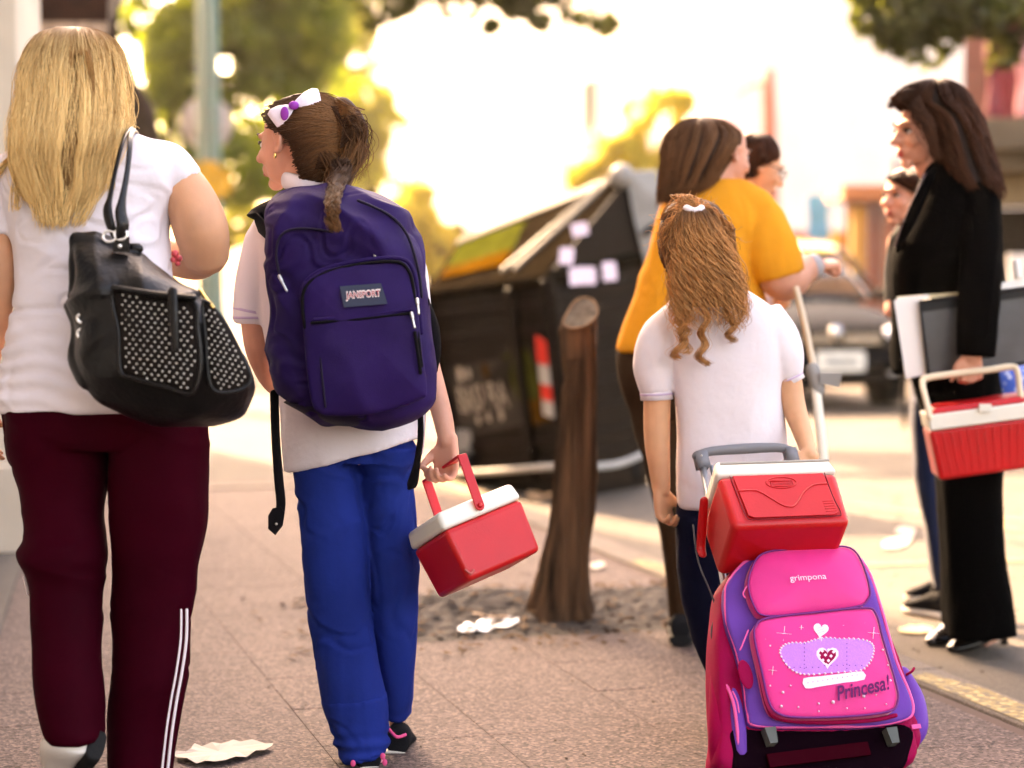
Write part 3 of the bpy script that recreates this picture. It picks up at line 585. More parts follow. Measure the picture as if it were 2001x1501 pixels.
# building on the right with concrete slab, parapet and balusters
dB = 17.5; rb = thing('building', 'right-hand building with raw concrete balcony slab and pink balustrade over a dark ground floor', 'building', (gx(2050, dB), dB+1, 0))
M_cn = mat('raw_concrete', (0.1224, 0.0972, 0.0684), .9, var=.25, vscale=2.5, bump=.4, bscale=20); M_pk = mat('pink_baluster', (.62, .28, .30), .7, var=.1); M_pd = mat('wine_panel', (0.168, 0.036, 0.048), .7); M_dk = mat('dark_shopfront', (0.0072, 0.0048, 0.0032), .5)
Rb = [nrm([.93, -.36, 0]), np.cross([0, 0, 1.], nrm([.93, -.36, 0])), [0, 0, 1.]]
e = P(1896, 245, dB); ux = Rb[0]; uy = Rb[1]
def rbx(u, v, z0, z1, lu, lv): return box(np.array([e[0], e[1], 0])+ux*(u+lu/2)+uy*(v+lv/2)+[0, 0, (z0+z1)/2], (lu, lv, z1-z0), Rb)
zs0, zs1 = P(0, 292, dB)[2], P(0, 232, dB)[2]
bev(obj('balcony_slab', rbx(0, 0, zs0, zs1, 7, 5.), M_cn, rb, smooth=False), .01)
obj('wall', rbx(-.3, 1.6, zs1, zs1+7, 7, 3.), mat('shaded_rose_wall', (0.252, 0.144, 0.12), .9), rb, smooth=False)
bev(obj('parapet', rbx(.0, .5, P(0, 400, dB)[2], zs0-.18, 6.8, .5), mat('board_marked_concrete', (0.198, 0.1485, 0.088), .9, var=.25, vscale=5, stretch=(6, 6, .6)), rb, smooth=False), .01)
obj('beam', rbx(.1, .2, zs0-.18, zs0-.003, 6.8, 4.), M_cn, rb, smooth=False)
obj('shopfront', rbx(-.35, 1.2, 0, P(0, 400, dB)[2]-.003, 6.8, 3), M_dk, rb, smooth=False)
for i in range(9):
    zb = zs1+.02; c = np.array([e[0], e[1], 0])+ux*(.18+i*.26)+uy*.15
    obj('baluster', tube([c+[0, 0, zb], c+[0, 0, zb+.12], c+[0, 0, zb+.3], c+[0, 0, zb+.55], c+[0, 0, zb+.8], c+[0, 0, zb+.95]], [.075, .07, .05, .095, .05, .07], n=12, rnd=False), M_pk if i % 3 else M_pd, rb)
obj('handrail', rbx(0, .03, zs1+.97, zs1+1.1, 7, .25), M_pk, rb, smooth=False)
obj('panel', rbx(0, .9, zs1+.01, zs1+3, 7, .06), M_pd, rb, smooth=False)
pb = thing('poster_board', 'white poster panel on the dark shopfront behind the suit woman', 'poster', P(1990, 575, 15)*np.array([1, 1, 0]))
obj('panel', box(P(1990, 545, 15), (.16, .03, .38)), mat('white_poster', (.7, .64, .58), .6, var=.2, vscale=7), pb, smooth=False); obj('leg', tube([P(1990, 590, 15), P(1990, 590, 15)*np.array([1, 1, 0])], .02, n=8), M_dk, pb)
ph = thing('small_sign', 'small white sign with dark edge beyond the suit woman, above the smiling girl', 'sign', P(1770, 360, 15)*np.array([1, 1, 0]))
obj('panel', box(P(1772, 326, 15), (.20, .03, .10)), mat('sign_white', (.75, .7, .68), .6), ph, smooth=False); obj('edge', box(P(1747, 326, 15)-[0, .02, 0], (.02, .04, .11)), M_dk, ph, smooth=False); obj('post', tube([P(1775, 330, 15)+[0, .04, 0], P(1775, 330, 15)*np.array([1, 1, 0])+[0, .04, 0]], .02, n=8), M_dk, ph)
# ------------------------------------------------------------------ warm dusty air of the street
hz = bpy.data.materials.new('dusty_air'); hz.use_nodes = True; nt = hz.node_tree; nt.nodes.remove(nt.nodes['Principled BSDF']); pv = nt.nodes.new('ShaderNodeVolumePrincipled')
pv.inputs['Color'].default_value = (1, .93, .80, 1); pv.inputs['Density'].default_value = .0004; pv.inputs['Anisotropy'].default_value = .68; nt.links.new(pv.outputs[0], nt.nodes['Material Output'].inputs['Volume'])
obj('haze', box((0, 60, 9.5), (400, 260, 22)), hz, smooth=False, kind='stuff')
# ------------------------------------------------------------------ anatomy helpers
def head_frame(f, tilt=0.):
    f = nrm([f[0], f[1], math.tan(math.radians(tilt))]); r = nrm(np.cross(f, [0, 0, 1.])); u = np.cross(r, f); return np.array([r, f, u])
def head_parts(c, M, H=.22, neck=.24, neck_to=None):
    L = lambda x, y, z: c+(np.array([x, y, z])*H)@M
    E = lambda x, y, z, a, b, d: ell(L(x, y, z), np.array([a, b, d])*H, M, 20, 14)
    ps = [E(0, -.08, .13, .335, .42, .365), E(0, .10, -.06, .285, .295, .36), E(0, .13, -.27, .215, .21, .17), E(0, .275, -.41, .095, .085, .075),
          E(0, .33, .09, .2, .08, .06), E(.15, .265, -.12, .11, .095, .10), E(-.15, .265, -.12, .11, .095, .10),
          E(0, .355, -.25, .11, .055, .028), E(0, .345, -.30, .095, .055, .028), E(0, .31, -.25, .15, .09, .10),
          tube([L(0, .375, .03), L(0, .425, -.05), L(0, .475, -.125)], np.array([.03, .04, .052])*H, n=12),
          E(.045, .425, -.135, .038, .045, .033), E(-.045, .425, -.135, .038, .045, .033)]
    for s in (-1, 1):
        ps += [E(s*.335, -.03, -.02, .022, .075, .125), tube([L(s*.33, .02, -.10), L(s*.36, -.05, -.09), L(s*.375, -.09, .02), L(s*.36, -.05, .09), L(s*.34, .03, .08)], .02*H, n=8)]
    nt = L(0, -.18, -.75) if neck_to is None else neck_to
    ps.append(tube([L(0, -.06, -.15), L(0, -.10, -.45), nt], np.array([neck, neck*.92, neck*1.08])*H, n=20))
    dents = [(L(.125, .385, .0), .055*H*1.3, .022*H*1.4), (L(-.125, .385, .0), .055*H*1.3, .022*H*1.4), (L(0, .42, -.275), .02*H, .012*H), (L(.365, -.0, -.02), .05*H, .03*H), (L(-.365, -.0, -.02), .05*H, .03*H)]
    return ps, dents, L
def face_features(par, L, M, H, lip, brow, white, iris, lash):
    for s in (-1, 1):
        e = obj('eye', ell(L(s*.125, .302, .0), np.array([.062, .058, .04])*H, M, 14, 10), white, par)
        obj('iris', ell(L(s*.125, .350, .0), np.array([.028, .014, .028])*H, M, 12, 8), iris, e)
        obj('eyelid', tube([L(s*.065, .352, .0), L(s*.10, .372, .033), L(s*.15, .365, .034), L(s*.20, .328, .006)], np.array([.008, .013, .013, .007])*H, n=8), lash, par)
        obj('eyebrow', tube([L(s*.05, .395, .10), L(s*.12, .393, .125), L(s*.21, .335, .105)], np.array([.012, .017, .007])*H, n=8, flat=.6), brow, par)
    obj('lips', join(tube([L(-.10, .355, -.268), L(-.05, .395, -.252), L(0, .408, -.255), L(.05, .395, -.252), L(.10, .355, -.268)], np.array([.006, .017, .02, .017, .006])*H, n=8),
                     tube([L(-.09, .35, -.278), L(-.05, .385, -.296), L(0, .397, -.302), L(.05, .385, -.296), L(.09, .35, -.278)], np.array([.006, .02, .024, .02, .006])*H, n=8)), lip, par)
def hand_parts(w, d, n, t, L=.165, curl=(.5, .6, .5), thumb=(.5, .3), spread=.12, fr=None):
    """w wrist, d to fingers, n palm normal (fingers curl to n), t thumb side"""
    d, t = nrm(d), nrm(t); n = nrm(n-d*np.dot(n, d)); t = nrm(np.cross(n, d)*np.sign(np.dot(np.cross(n, d), t)))
    k = L/.18; ps = []; fr = fr or .0088*k
    kn = []
    for i, (o, bl) in enumerate(((.030, .090), (.010, .094), (-.011, .090), (-.031, .082))):
        b = w+d*bl*k+t*o*k; kn.append(b)
        ps.append(tube([w+t*o*.55*k-d*.008, w+d*bl*.5*k+t*o*.85*k, b], [.0155*k, .0145*k, .0115*k], n=12))
    ps.append(tube([w+d*.02*k-n*.0, w+d*.055*k, w+d*.082*k], [.021*k, .026*k, .024*k], n=16, flat=.5, up=t, sub=3))
    for i, (o, ln) in enumerate(((.9, .074), (.1, .082), (-.5, .076), (-1., .060))):
        c = curl if np.ndim(curl[0]) == 0 else curl[i]
        dirn = nrm(d+t*o*spread*.5); p = kn[i]; pts = [p-dirn*.012*k, p]; a = 0
        for j, fl in enumerate((.45, .31, .24)):
            a += c[j]; v = dirn*math.cos(a)+n*math.sin(a); p = p+v*ln*fl*k; pts.append(p)
        ps.append(tube(pts, [fr*1.15, fr*1.12, fr*1.03, fr*.93, fr*.78], n=10, sub=3))
    a, b = thumb; p0 = w+t*.016*k+d*.012*k; v = nrm(d*.75+t*.75+n*.35*a); p1 = p0+v*.042*k
    v2 = nrm(d*(1-b*.4)+t*(.35-b*.5)+n*(.3+b)); p2 = p1+v2*.032*k; v3 = nrm(v2+n*.25*b+d*.1); p3 = p2+v3*.025*k
    ps.append(tube([p0, p1, p2, p3], [.0145*k, .0135*k, .0108*k, .0085*k], n=12, sub=3))
    tips = []
    return ps
def shoe(par, name, heel, toe, up, wid, ht, m_up, m_sole, extra=None):
    heel, toe = np.array(heel), np.array(toe); a = toe-heel; Ln = np.linalg.norm(a); a /= Ln; u = nrm(up-a*np.dot(up, a)); s = np.cross(a, u)
    def sec(k, w, z0, z1, pw=2.4, n=20):
        t = np.linspace(0, 2*np.pi, n, endpoint=False); x = np.sign(np.cos(t))*np.abs(np.cos(t))**(2/pw)*w/2; z = np.sign(np.sin(t))*np.abs(np.sin(t))**(2/pw)
        return heel+a*k*Ln+s*x[:, None]+u*(((z0+z1)/2+z*(z1-z0)/2))[:, None]
    pr = [(.0, .5, .12, .6), (.02, .66, .06, .85), (.12, .74, .05, 1.), (.28, .72, .05, .98), (.42, .8, .05, .82), (.6, .96, .05, .62), (.78, 1., .05, .48), (.92, .8, .05, .36), (.985, .5, .08, .26), (1., .2, .1, .2)]
    up_ = loft([sec(k, w*wid, z0*ht, z1*ht) for k, w, z0, z1 in cr(pr, 3)])
    o = obj(name, up_, m_up, par)
    ps = [(-.015, .5, -.2, .14), (.0, .72, -.2, .16), (.12, .82, -.2, .16), (.4, .8, -.2, .14), (.62, 1.02, -.2, .14), (.8, 1.05, -.2, .13), (.95, .8, -.16, .13), (1.01, .4, -.08, .12)]
    obj('sole', loft([sec(k, w*wid, z0*ht, z1*ht, 3.5) for k, w, z0, z1 in cr(ps, 3)]), m_sole, o)
    return o
skinA = skinmat('skin_light', (.62, .30, .17)); skinB = skinmat('skin_tan', (0.624, 0.3125, 0.168)); skinC = skinmat('skin_rosy', (.60, .28, .19))
M_white = weave('white_jersey', (0.741, 0.684, 0.722), var=.03); M_polo = weave('white_pique', (0.72, 0.657, 0.684), sc=1500, var=.04)
M_rib = weave('lilac_rib_trim', (.55, .42, .58), sc=2000); M_cream = weave('cream_cotton_hem', (.68, .56, .48), var=.05)
M_maroon = mat('maroon_tracksuit', (0.0312, 0.0002496, 0.004095), rough=.7, spec=.03, var=.25, vscale=3, bump=.25, bscale=35)
M_blue = mat('blue_jersey', (0.00585, 0.0224, 0.164), rough=.8, spec=.05, var=.22, vscale=4, bump=.3, bscale=60)
M_navy = weave('navy_jersey', (0.0036, 0.0048, 0.018)); M_black = weave('black_suit_wool', (0.0008, 0.00065, 0.00065), rough=.9, var=.2, sheen=.0, spec=.03)
M_yel = weave('orange_yellow_jersey', (0.6669, 0.2621, 0.0242), var=.08); M_brown = weave('brown_trousers', (0.04, 0.02, 0.01))
M_stripe = mat('white_stripe_tape', (.75, .66, .68), .7); M_lip = mat('lip_colour', (.42, .10, .08), .4); M_lipr = mat('lip_gloss', (.45, .06, .06), .3)
M_brow = mat('brow_hair', (.04, .018, .01), .8); M_eye = mat('eye_white', (.75, .7, .66), .15); M_iris = mat('dark_iris', (.02, .01, .006), .1); M_lash = mat('dark_lash', (.01, .006, .005), .6)
M_shoeW = mat('white_leather', (.72, .66, .60), .45, bump=.3, bscale=80, var=.12); M_rub = mat('black_rubber', (0.0072, 0.0072, 0.0072), .7, bump=.4, bscale=150)
M_solew = mat('white_rubber', (.66, .6, .52), .6, var=.15); M_shoeB = mat('black_shoe_leather', (.008, .007, .007), .22, coat=.4); M_pinkT = mat('pink_shoe_trim', (.75, .08, .22), .5)
M_canv = mat('black_canvas', (0.006, 0.006, 0.0075), .85, bump=.3, bscale=300)
M_steel = mat('steel', (.55, .53, .5), .3, metal=1); M_gold = mat('gold', (.8, .55, .2), .25, metal=1)
H_blond = hairmat('blond_hair', (0.236, 0.129, 0.0646), (1, 0.667, 0.29), (0.302, 0.129, 0.0377), .38); H_blond_in = mat('blond_hair_core', (.20, .10, .035), .7, var=.3, vscale=40, stretch=(1, 1, .1))
H_brown = hairmat('brown_hair', (0.0517, 0.0221, 0.011), (0.179, 0.0794, 0.031), (0.0276, 0.011, 0.00552), .55); H_brown_in = mat('brown_hair_core', (0.036, 0.0156, 0.0078), .7)
H_gold = hairmat('golden_brown_hair', (0.143, 0.0612, 0.0255), (0.632, 0.286, 0.107), (0.0816, 0.0306, 0.0122), .25); H_gold_in = mat('golden_hair_core', (0.06, 0.0252, 0.0108), .7)
H_dark = hairmat('dark_brown_hair', (0.039, 0.0156, 0.0078), (0.078, 0.0273, 0.0125), (0.0156, 0.00624, 0.0039), .5); H_dark_in = mat('dark_hair_core', (0.015, 0.006, 0.0035), .6, var=.3, vscale=30)
H_choc = hairmat('chocolate_hair', (0.102, 0.0459, 0.0204), (0.163, 0.0714, 0.0306), (0.051, 0.0204, 0.0102), .5); H_choc_in = mat('chocolate_core', (0.035, 0.015, 0.0075), .6, var=.3, vscale=30)
def shrink(rows, k=.018):
    out = []
    for r in rows6(rows): g = k/(r[3]/F); out.append([r[0], r[1]+g, r[2]-g, r[3], max(.03, r[4]-2*k), r[5]])
    return out

# ================================================================== 1 blonde woman, white tee, maroon track pants
D1 = 4.30
p1 = thing('person', 'long-haired blonde woman seen from behind in white t-shirt and maroon striped track pants', 'person', (P(230, 1500, D1)[0], D1, 0))
leg1L = [(790, 6, 225, D1, .28), (860, 11, 216, D1, .26), (920, 25, 207, D1, .22), (980, 46, 200, D1, .2), (1045, 58, 200, 4.28, .19), (1082, 42, 204, 4.26, .2), (1112, 44, 201, 4.26, .2), (1170, 58, 200, 4.24, .18), (1300, 66, 200, 4.2, .18), (1400, 80, 202, 4.17, .18), (1437, 90, 206, 4.16, .18)]
leg1R = [(790, 195, 404, D1, .28), (870, 204, 407, D1, .27), (940, 214, 408, D1, .25), (1060, 217, 396, D1, .22), (1180, 218, 381, D1, .2), (1300, 217, 372, D1, .19), (1420, 214, 348, D1, .18), (1500, 215, 338, D1, .18), (1545, 215, 332, D1, .19)]
pel1 = [(770, 12, 398, D1, .28), (800, 6, 404, D1, .29), (840, 9, 406, D1, .29), (868, 20, 404, D1, .26)]
sh1 = [(256, 118, 232, D1, .12), (268, 80, 280, D1, .16), (292, 38, 325, D1, .19), (330, 10, 352, D1, .22), (380, 5, 345, D1, .24), (440, 18, 330, D1, .25), (500, 33, 332, D1, .25), (560, 38, 336, D1, .25), (600, 34, 344, D1, .26), (680, 18, 365, D1, .28), (740, 9, 385, D1, .3), (778, 5, 402, D1, .315), (797, 4, 404, D1, .32, 6)]
hd1 = P(150, 172, D1+.02); M1 = head_frame((-.08, 1), -2)
hp, dn, L1 = head_parts(hd1, M1, .225, .25, P(160, 300, D1+.02))
armR1 = [(330, 318, D1, 30), (352, 352, D1, 42), (376, 400, D1, 51), (393, 450, D1, 54), (402, 492, D1+.02, 47)]
foreR1 = [(402, 492, D1+.02, 44), (380, 508, D1+.10, 40), (330, 500, D1+.20, 34), (290, 480, D1+.28, 27)]
armL1 = [(20, 330, D1, 34), (-8, 400, D1, 43), (-12, 470, D1, 46), (-8, 540, D1, 42), (-18, 620, D1+.02, 38), (-32, 720, D1+.05, 28), (-38, 765, D1+.06, 21)]
w1 = P(290, 480, D1+.28); w1b = P(-38, 765, D1+.06)
parts = hp+[vloft(shrink(sh1)), vloft(shrink(pel1, .03)), vloft(shrink(leg1L, .034)), vloft(shrink(leg1R, .034)), ptube(armR1, n=24), ptube(foreR1, n=24), ptube(armL1, n=24)]
parts += hand_parts(w1, np.array([-.5, .4, .35]), np.array([0, .6, -.8]), np.array([.2, .5, .7]), .165, curl=(.5, .7, .5))
parts += hand_parts(w1b, np.array([.02, .05, -1.]), np.array([1., .2, 0]), np.array([0, 1., 0]), .17, curl=(.3, .35, .3))
obj('body', fuse(parts, .005, 4, dents=dn), skinA, p1)
def f1(co, no):
    z = co[:, 2]; b = body_folds(.006, (6, 6, 9), 5)(co, no)
    waist = np.exp(-((z-1.0)/.09)**2); low = np.exp(-((z-.9)/.12)**2)
    h = .0035*np.sin(z*150+4*vnoise(co*7, 2))*low*np.clip(-no[:, 0]+.4, 0, 1) - .006*np.exp(-((z-P(0, 605, D1)[2]-.006*np.sin(co[:, 0]*12))/.006)**2)*(co[:, 0] < P(200, 0, D1)[0])
    dia = .004*ridge(co@np.array([[9., 0, 0], [0, 9, 0], [7, 0, 4]]), 8)
    return b*1.0+h*1.3+dia*1.5
shirt_parts = [vloft(sh1), ptube([(285, 308, D1, 36), (325, 322, D1, 42), (343, 342, D1, 43), (355, 360, D1, 43)], n=24, rnd=False), ptube([(60, 312, D1, 36), (22, 345, D1, 44), (2, 400, D1, 48), (-8, 452, D1, 49)], n=24, rnd=False)]
obj('t_shirt', fuse(shirt_parts, .006, 5, f1), M_white, p1)
def ft1(co, no):
    z = co[:, 2]; x = co[:, 0]
    kz = P(0, 1085, D1)[2]; ang = ridge(np.stack([co[:, 0]*4, co[:, 1]*4, (z+x*.35)*16], 1), 4)
    knee = np.exp(-((z-kz)/.09)**2)*(x < P(208, 0, D1)[0])
    top = np.exp(-((z-P(0, 880, D1)[2])/.1)**2)
    return .012*crease(co@np.array([[5., 0, 4], [0, 5, 0], [-3, 0, 9]]), (1, 1, 1), 31)*(.4+knee+top)+.011*ang*(knee+.35*top)+.009*ridge(co*np.array([8, 8, 2.2]), 7)+.004*vnoise(co*np.array([6, 6, 12]), 3)+.004*ridge(np.stack([x*3, co[:, 1]*3, (z-x*.4)*9], 1), 14)
tr1 = obj('track_pants', fuse([vloft(pel1, grow=-.006), vloft(leg1L, grow=-.009), vloft(leg1R, grow=-.009)], .006, 4, ft1), M_maroon, p1)
# white piping lines down the outside of the right leg
for k, (off_, r_) in enumerate(((0, .0032), (11, .0024))):
    obj('stripe', tube([P(x-off_-4, y, D1-dd-.006-off_*.0009) for x, y, dd in ((369, 1192, .06), (368, 1250, .067), (360, 1310, .076), (349, 1370, .084), (340, 1430, .089), (332, 1500, .092), (327, 1542, .094))], r_, n=8, flat=.5), M_stripe, tr1)
for ys, ye in ((955, 1035), (1128, 1160)):
    obj('stripe', ptube([(52 if ys < 1000 else 47, ys, D1-.05, 2.2), (60 if ys < 1000 else 55, ye, D1-.04, 2.2)], n=8), M_stripe, tr1)
s1 = shoe(p1, 'shoe', P(186, 1456, 4.12), P(112, 1545, 4.31), np.array([.35, -.75, .6]), .098, .10, M_shoeW, M_rub)
shoe(p1, 'shoe', P(270, 1545, D1-.03)+np.array([0, 0, -.0]), P(262, 1530, D1+.22)*np.array([1, 1, 0])+np.array([0, 0, .02]), np.array([0, 0, 1.]), .095, .09, M_shoeW, M_rub)
hair1 = [(58, 128, 182, D1+.02, .08), (70, 104, 205, D1+.01, .17), (90, 84, 222, D1+.0, .22), (125, 68, 236, D1, .25), (165, 60, 242, D1-.01, .265), (205, 56, 245, D1-.02, .27), (245, 46, 244, D1-.04, .26), (280, 42, 234, D1-.07, .22), (320, 40, 216, D1-.09, .16), (365, 56, 200, D1-.11, .10), (395, 74, 176, D1-.115, .07), (415, 96, 150, D1-.115, .045)]
h1 = obj('hair', vloft(shrink(hair1, .006), 6, 40, 2.2), H_blond_in, p1)
TAU = 2*math.pi
gA = shell_strands(hair1, 2600, -3.35, .2, (0, .03), (.70, 1.03), .007, .9, M=26, rad=.00095, lift=.014, clump=44, seed=2, sway=.022)
gB = shell_strands(hair1, 700, -1.5-1.9, -1.5+1.9, (0, .02), (.55, .9), .014, 1.6, M=24, rad=.0006, lift=.018, seed=3)
hb = hair_obj('strand', [gA, gB], H_blond, h1)
# loose locks: over left shoulder, right side lock over the strap, tips
def lock(pts, n, spread, rad=.0012, seed=0, wig=.003, M=18):
    r = np.random.default_rng(seed); base = cr([np.array(p, float) for p in pts], 6)
    ti = np.linspace(0, len(base)-1, M); i = np.clip(ti.astype(int), 0, len(base)-2); b = base[i]*(1-(ti-i))[:, None]+base[i+1]*(ti-i)[:, None]
    W3 = np.array([P(*q) for q in b]); o = r.normal(0, 1, (n, 1, 3))*np.array([spread, spread*.5, spread*.4]); t = np.linspace(0, 1, M)[None, :, None]
    pa = W3[None]+o*(.25+.9*t-.45*t*t)+wig*np.sin(t*9+r.uniform(0, 6, (n, 1, 3)))*t
    return pa, rad*np.linspace(1, .35, M), r.uniform(0, 1, n)
ls = [lock([(64, 235, D1-.02), (45, 290, D1-.05), (15, 318, D1-.06), (-15, 348, D1-.08)], 60, .010, seed=11), lock([(62, 250, D1-.04), (45, 310, D1-.10), (32, 360, D1-.12), (30, 410, D1-.125)], 40, .009, seed=12),
      lock([(228, 205, D1-.02), (226, 260, D1-.08), (221, 300, D1-.12), (216, 372, D1-.14)], 45, .005, seed=13), lock([(238, 200, D1-.0), (246, 240, D1-.04), (262, 255, D1-.02)], 30, .008, seed=14),
      lock([(196, 250, D1-.10), (190, 320, D1-.13), (176, 390, D1-.14), (152, 438, D1-.14)], 60, .010, seed=15), lock([(100, 330, D1-.14), (92, 390, D1-.15), (96, 440, D1-.15)], 120, .016, seed=16), lock([(75, 300, D1-.13), (72, 360, D1-.14), (84, 430, D1-.145)], 90, .012, seed=17),
      lock([(150, 300, D1-.14), (138, 380, D1-.15), (122, 440, D1-.15)], 90, .012, seed=18)]
for k, (q, n, w) in enumerate((([(140, 60, D1-.04), (138, 90, D1-.12), (135, 140, D1-.14), (146, 205, D1-.15), (128, 265, D1-.155)], 150, .0035), ([(160, 64, D1-.05), (172, 110, D1-.13), (178, 170, D1-.14), (170, 235, D1-.15)], 110, .004), ([(118, 70, D1-.04), (96, 120, D1-.11), (88, 180, D1-.13)], 90, .006), ([(150, 60, D1-.03), (152, 80, D1-.10), (150, 110, D1-.13)], 130, .012))):
    pa, ra, ti = lock(q, n, w, rad=.0010, seed=60+k); ls.append((pa, ra, ti*0+1))
hair_obj('strand', ls, H_blond, h1)

# ================================================================== 2 girl with the purple backpack
D2 = 4.63
p2 = thing('person', 'schoolgirl with braided brown ponytail and hair bow, white polo and royal blue trousers', 'person', (P(690, 1480, D2)[0], D2, 0))
sh2 = [(384, 566, 668, D2, .11), (398, 540, 700, D2, .14), (415, 515, 745, D2, .16), (445, 500, 785, D2, .18), (520, 500, 800, D2, .19), (620, 512, 805, D2, .19), (720, 530, 815, D2, .19), (800, 546, 822, D2, .2), (850, 548, 826, D2, .215, 12), (888, 553, 829, D2, .225, 36)]
pel2 = [(820, 586, 806, D2, .14), (860, 580, 810, D2, .15), (905, 573, 816, D2, .178)]
leg2L = [(870, 574, 705, D2, .17), (930, 572, 702, D2, .18), (1050, 588, 716, D2, .165), (1180, 602, 720, D2, .16), (1300, 622, 736, D2-.01, .155), (1362, 632, 750, D2-.01, .155, 5), (1376, 635, 752, D2-.01, .152, 5), (1420, 650, 755, D2-.01, .15, 6), (1474, 666, 758, D2-.02, .15, 9)]
leg2R = [(870, 690, 819, D2+.01, .19), (950, 704, 808, D2+.03, .17), (1080, 714, 817, D2+.05, .16), (1200, 724, 817, D2+.08, .155), (1300, 738, 812, D2+.11, .15), (1350, 746, 806, D2+.13, .145), (1398, 752, 797, D2+.15, .14, -4)]
hd2 = P(577, 280, D2); M2 = head_frame((-.86, .52), -3)
hp, dn, L2 = head_parts(hd2, M2, .218, .21, P(620, 400, D2+.01))
arm2L = [(535, 440, D2, 28), (510, 510, D2, 30), (496, 590, D2, 27), (499, 660, D2+.02, 25), (508, 700, D2+.05, 23), (530, 745, D2+.14, 20), (560, 770, D2+.22, 17)]
arm2R = [(775, 450, D2, 28), (800, 540, D2, 29), (822, 640, D2+.0, 25), (838, 710, D2, 21), (852, 765, D2-.02, 21), (866, 820, D2-.04, 20), (874, 862, D2-.05, 17.5)]
w2 = P(874, 862, D2-.05)
parts = hp+[vloft(shrink(sh2[:-2])), vloft(shrink([(770, 580, 810, D2, .14)]+pel2, .034)), vloft(shrink(leg2L, .028)), vloft(shrink(leg2R, .028)), ptube(arm2L, n=20), ptube(arm2R, n=20)]
parts += hand_parts(P(560, 770, D2+.22), np.array([.4, .5, .5]), np.array([0, .3, .9]), np.array([0, .5, .5]), .15)
parts += [ptube([(700, 1380, D2+.0, 22), (718, 1470, D2-.02, 18), (725, 1500, D2-.02, 20)], n=14), ptube([(772, 1370, D2+.15, 18), (776, 1420, D2+.14, 15), (776, 1450, D2+.14, 17)], n=14)]
# right hand: palm toward thigh (-X), fingers hanging and hooked under the red handle
parts += hand_parts(w2, np.array([-.04, -.1, -1.]), np.array([-.55, -.75, .0]), np.array([-.8, .65, 0]), .150, curl=((1.05, 1.1, .7), (1.1, 1.15, .7), (1.0, 1.1, .7), (.7, .9, .6)), thumb=(.6, .7), spread=.2)
b2 = obj('body', fuse(parts, .0042, 3, dents=dn), skinC, p2)
face_features(p2, L2, M2, .218, M_lip, M_brow, M_eye, M_iris, M_lash)
obj('earring', ell(L2(-.37, -.01, -.15), (.004, .004, .007)), M_gold, p2)
def fsh(amp, seed):
    def f(co, no): return amp*(ridge(co*np.array([8, 8, 4.]), seed)*.6+.4*fbm(co*11, seed+2, 2))+.0022*crease(co, (8, 8, 2.2), seed+3, .2)+.0016*crease(co@np.array([[4., 0, 6], [0, 5, 0], [-3, 0, 9]]), (1, 1, 1), seed+5, .16)
    return f
po2 = obj('polo_shirt', fuse([vloft(sh2), ptube([(540, 430, D2, 30), (515, 470, D2, 36), (500, 540, D2, 37), (491, 608, D2, 35), (490, 632, D2, 34)], n=24, rnd=False), ptube([(770, 440, D2, 30), (795, 500, D2, 33), (808, 570, D2, 33), (815, 640, D2, 31)], n=24, rnd=False)], .006, 5, fsh(.004, 21)), M_polo, p2)
obj('cuff', join(ptube([(491, 605, D2, 36), (490, 610, D2, 36.3)], n=24, rnd=False, sub=1), ptube([(490, 618, D2, 35.8), (490, 623, D2, 35.8)], n=24, rnd=False, sub=1)), M_rib, po2)
co_ = [tube([P(640, 362, D2-.01+.0)+np.array([math.cos(a)*.062, math.sin(a)*.055, .012*math.sin(a*1+2.2)-.0]) for a in np.linspace(0, TAU, 16, endpoint=False)], .016, n=10, flat=.55, up=(0, 0, 1), closed=True, sub=2)]
obj('collar', tube([P(606, 364, D2-.01)+np.array([math.cos(a)*.060, math.sin(a)*.058, -.014*math.cos(a)]) for a in np.linspace(0, TAU, 16, endpoint=False)], .019, n=12, flat=.4, up=(0, 0, 1), closed=True, sub=2), M_polo, po2)
obj('shirt_tail', vloft([(780, 812, 834, D2-.03, .03), (830, 815, 832, D2-.03, .02), (870, 818, 829, D2-.03, .015), (888, 820, 826, D2-.03, .01)], 4, 16), M_polo, po2)
def ft2(co, no):
    z = co[:, 2]; x = co[:, 0]; low = np.exp(-((z-P(0, 1445, D2)[2])/.03)**2)
    return .005*crease(co@np.array([[6., 0, 5], [0, 6, 0], [-4, 0, 9]]), (1, 1, 1), 35)+.004*crease(co, (13, 13, 3), 36)+.004*ridge(co*np.array([8, 8, 1.5]), 7)+.0035*ridge(np.stack([x*4, co[:, 1]*4, (z-x*.5)*10], 1), 12)+.004*low*np.sin(z*190+3*vnoise(co*9, 1))
t2 = obj('trousers', fuse([vloft(pel2), vloft(leg2L), vloft(leg2R)], .006, 4, ft2), M_blue, p2)
obj('cuff', fuse([vloft([(1360, 631, 752, D2-.01, .162, 5), (1380, 635, 754, D2-.01, .16, 5), (1420, 649, 758, D2-.01, .158, 6), (1470, 664, 760, D2-.02, .156, 9)], 6)], .005, 3, ft2), M_blue, t2)
sA = shoe(p2, 'shoe', P(722, 1508, D2-.09), P(706, 1520, D2+.13), np.array([0, 0, 1.]), .085, .072, M_canv, M_solew)
for q in ((690, 1492), (748, 1478), (752, 1490)): obj('trim', ell(P(q[0], q[1], D2-.105), (.006, .003, .008)), M_pinkT, sA)
sB = shoe(p2, 'shoe', P(774, 1478, D2+.05), P(782, 1452, D2+.26), np.array([.12, -.3, .95]), .082, .075, M_canv, M_solew)
obj('trim', tube([P(760, 1425, D2+.04), P(775, 1440, D2+.02), P(792, 1436, D2+.05)], .004, n=8), M_pinkT, sB)
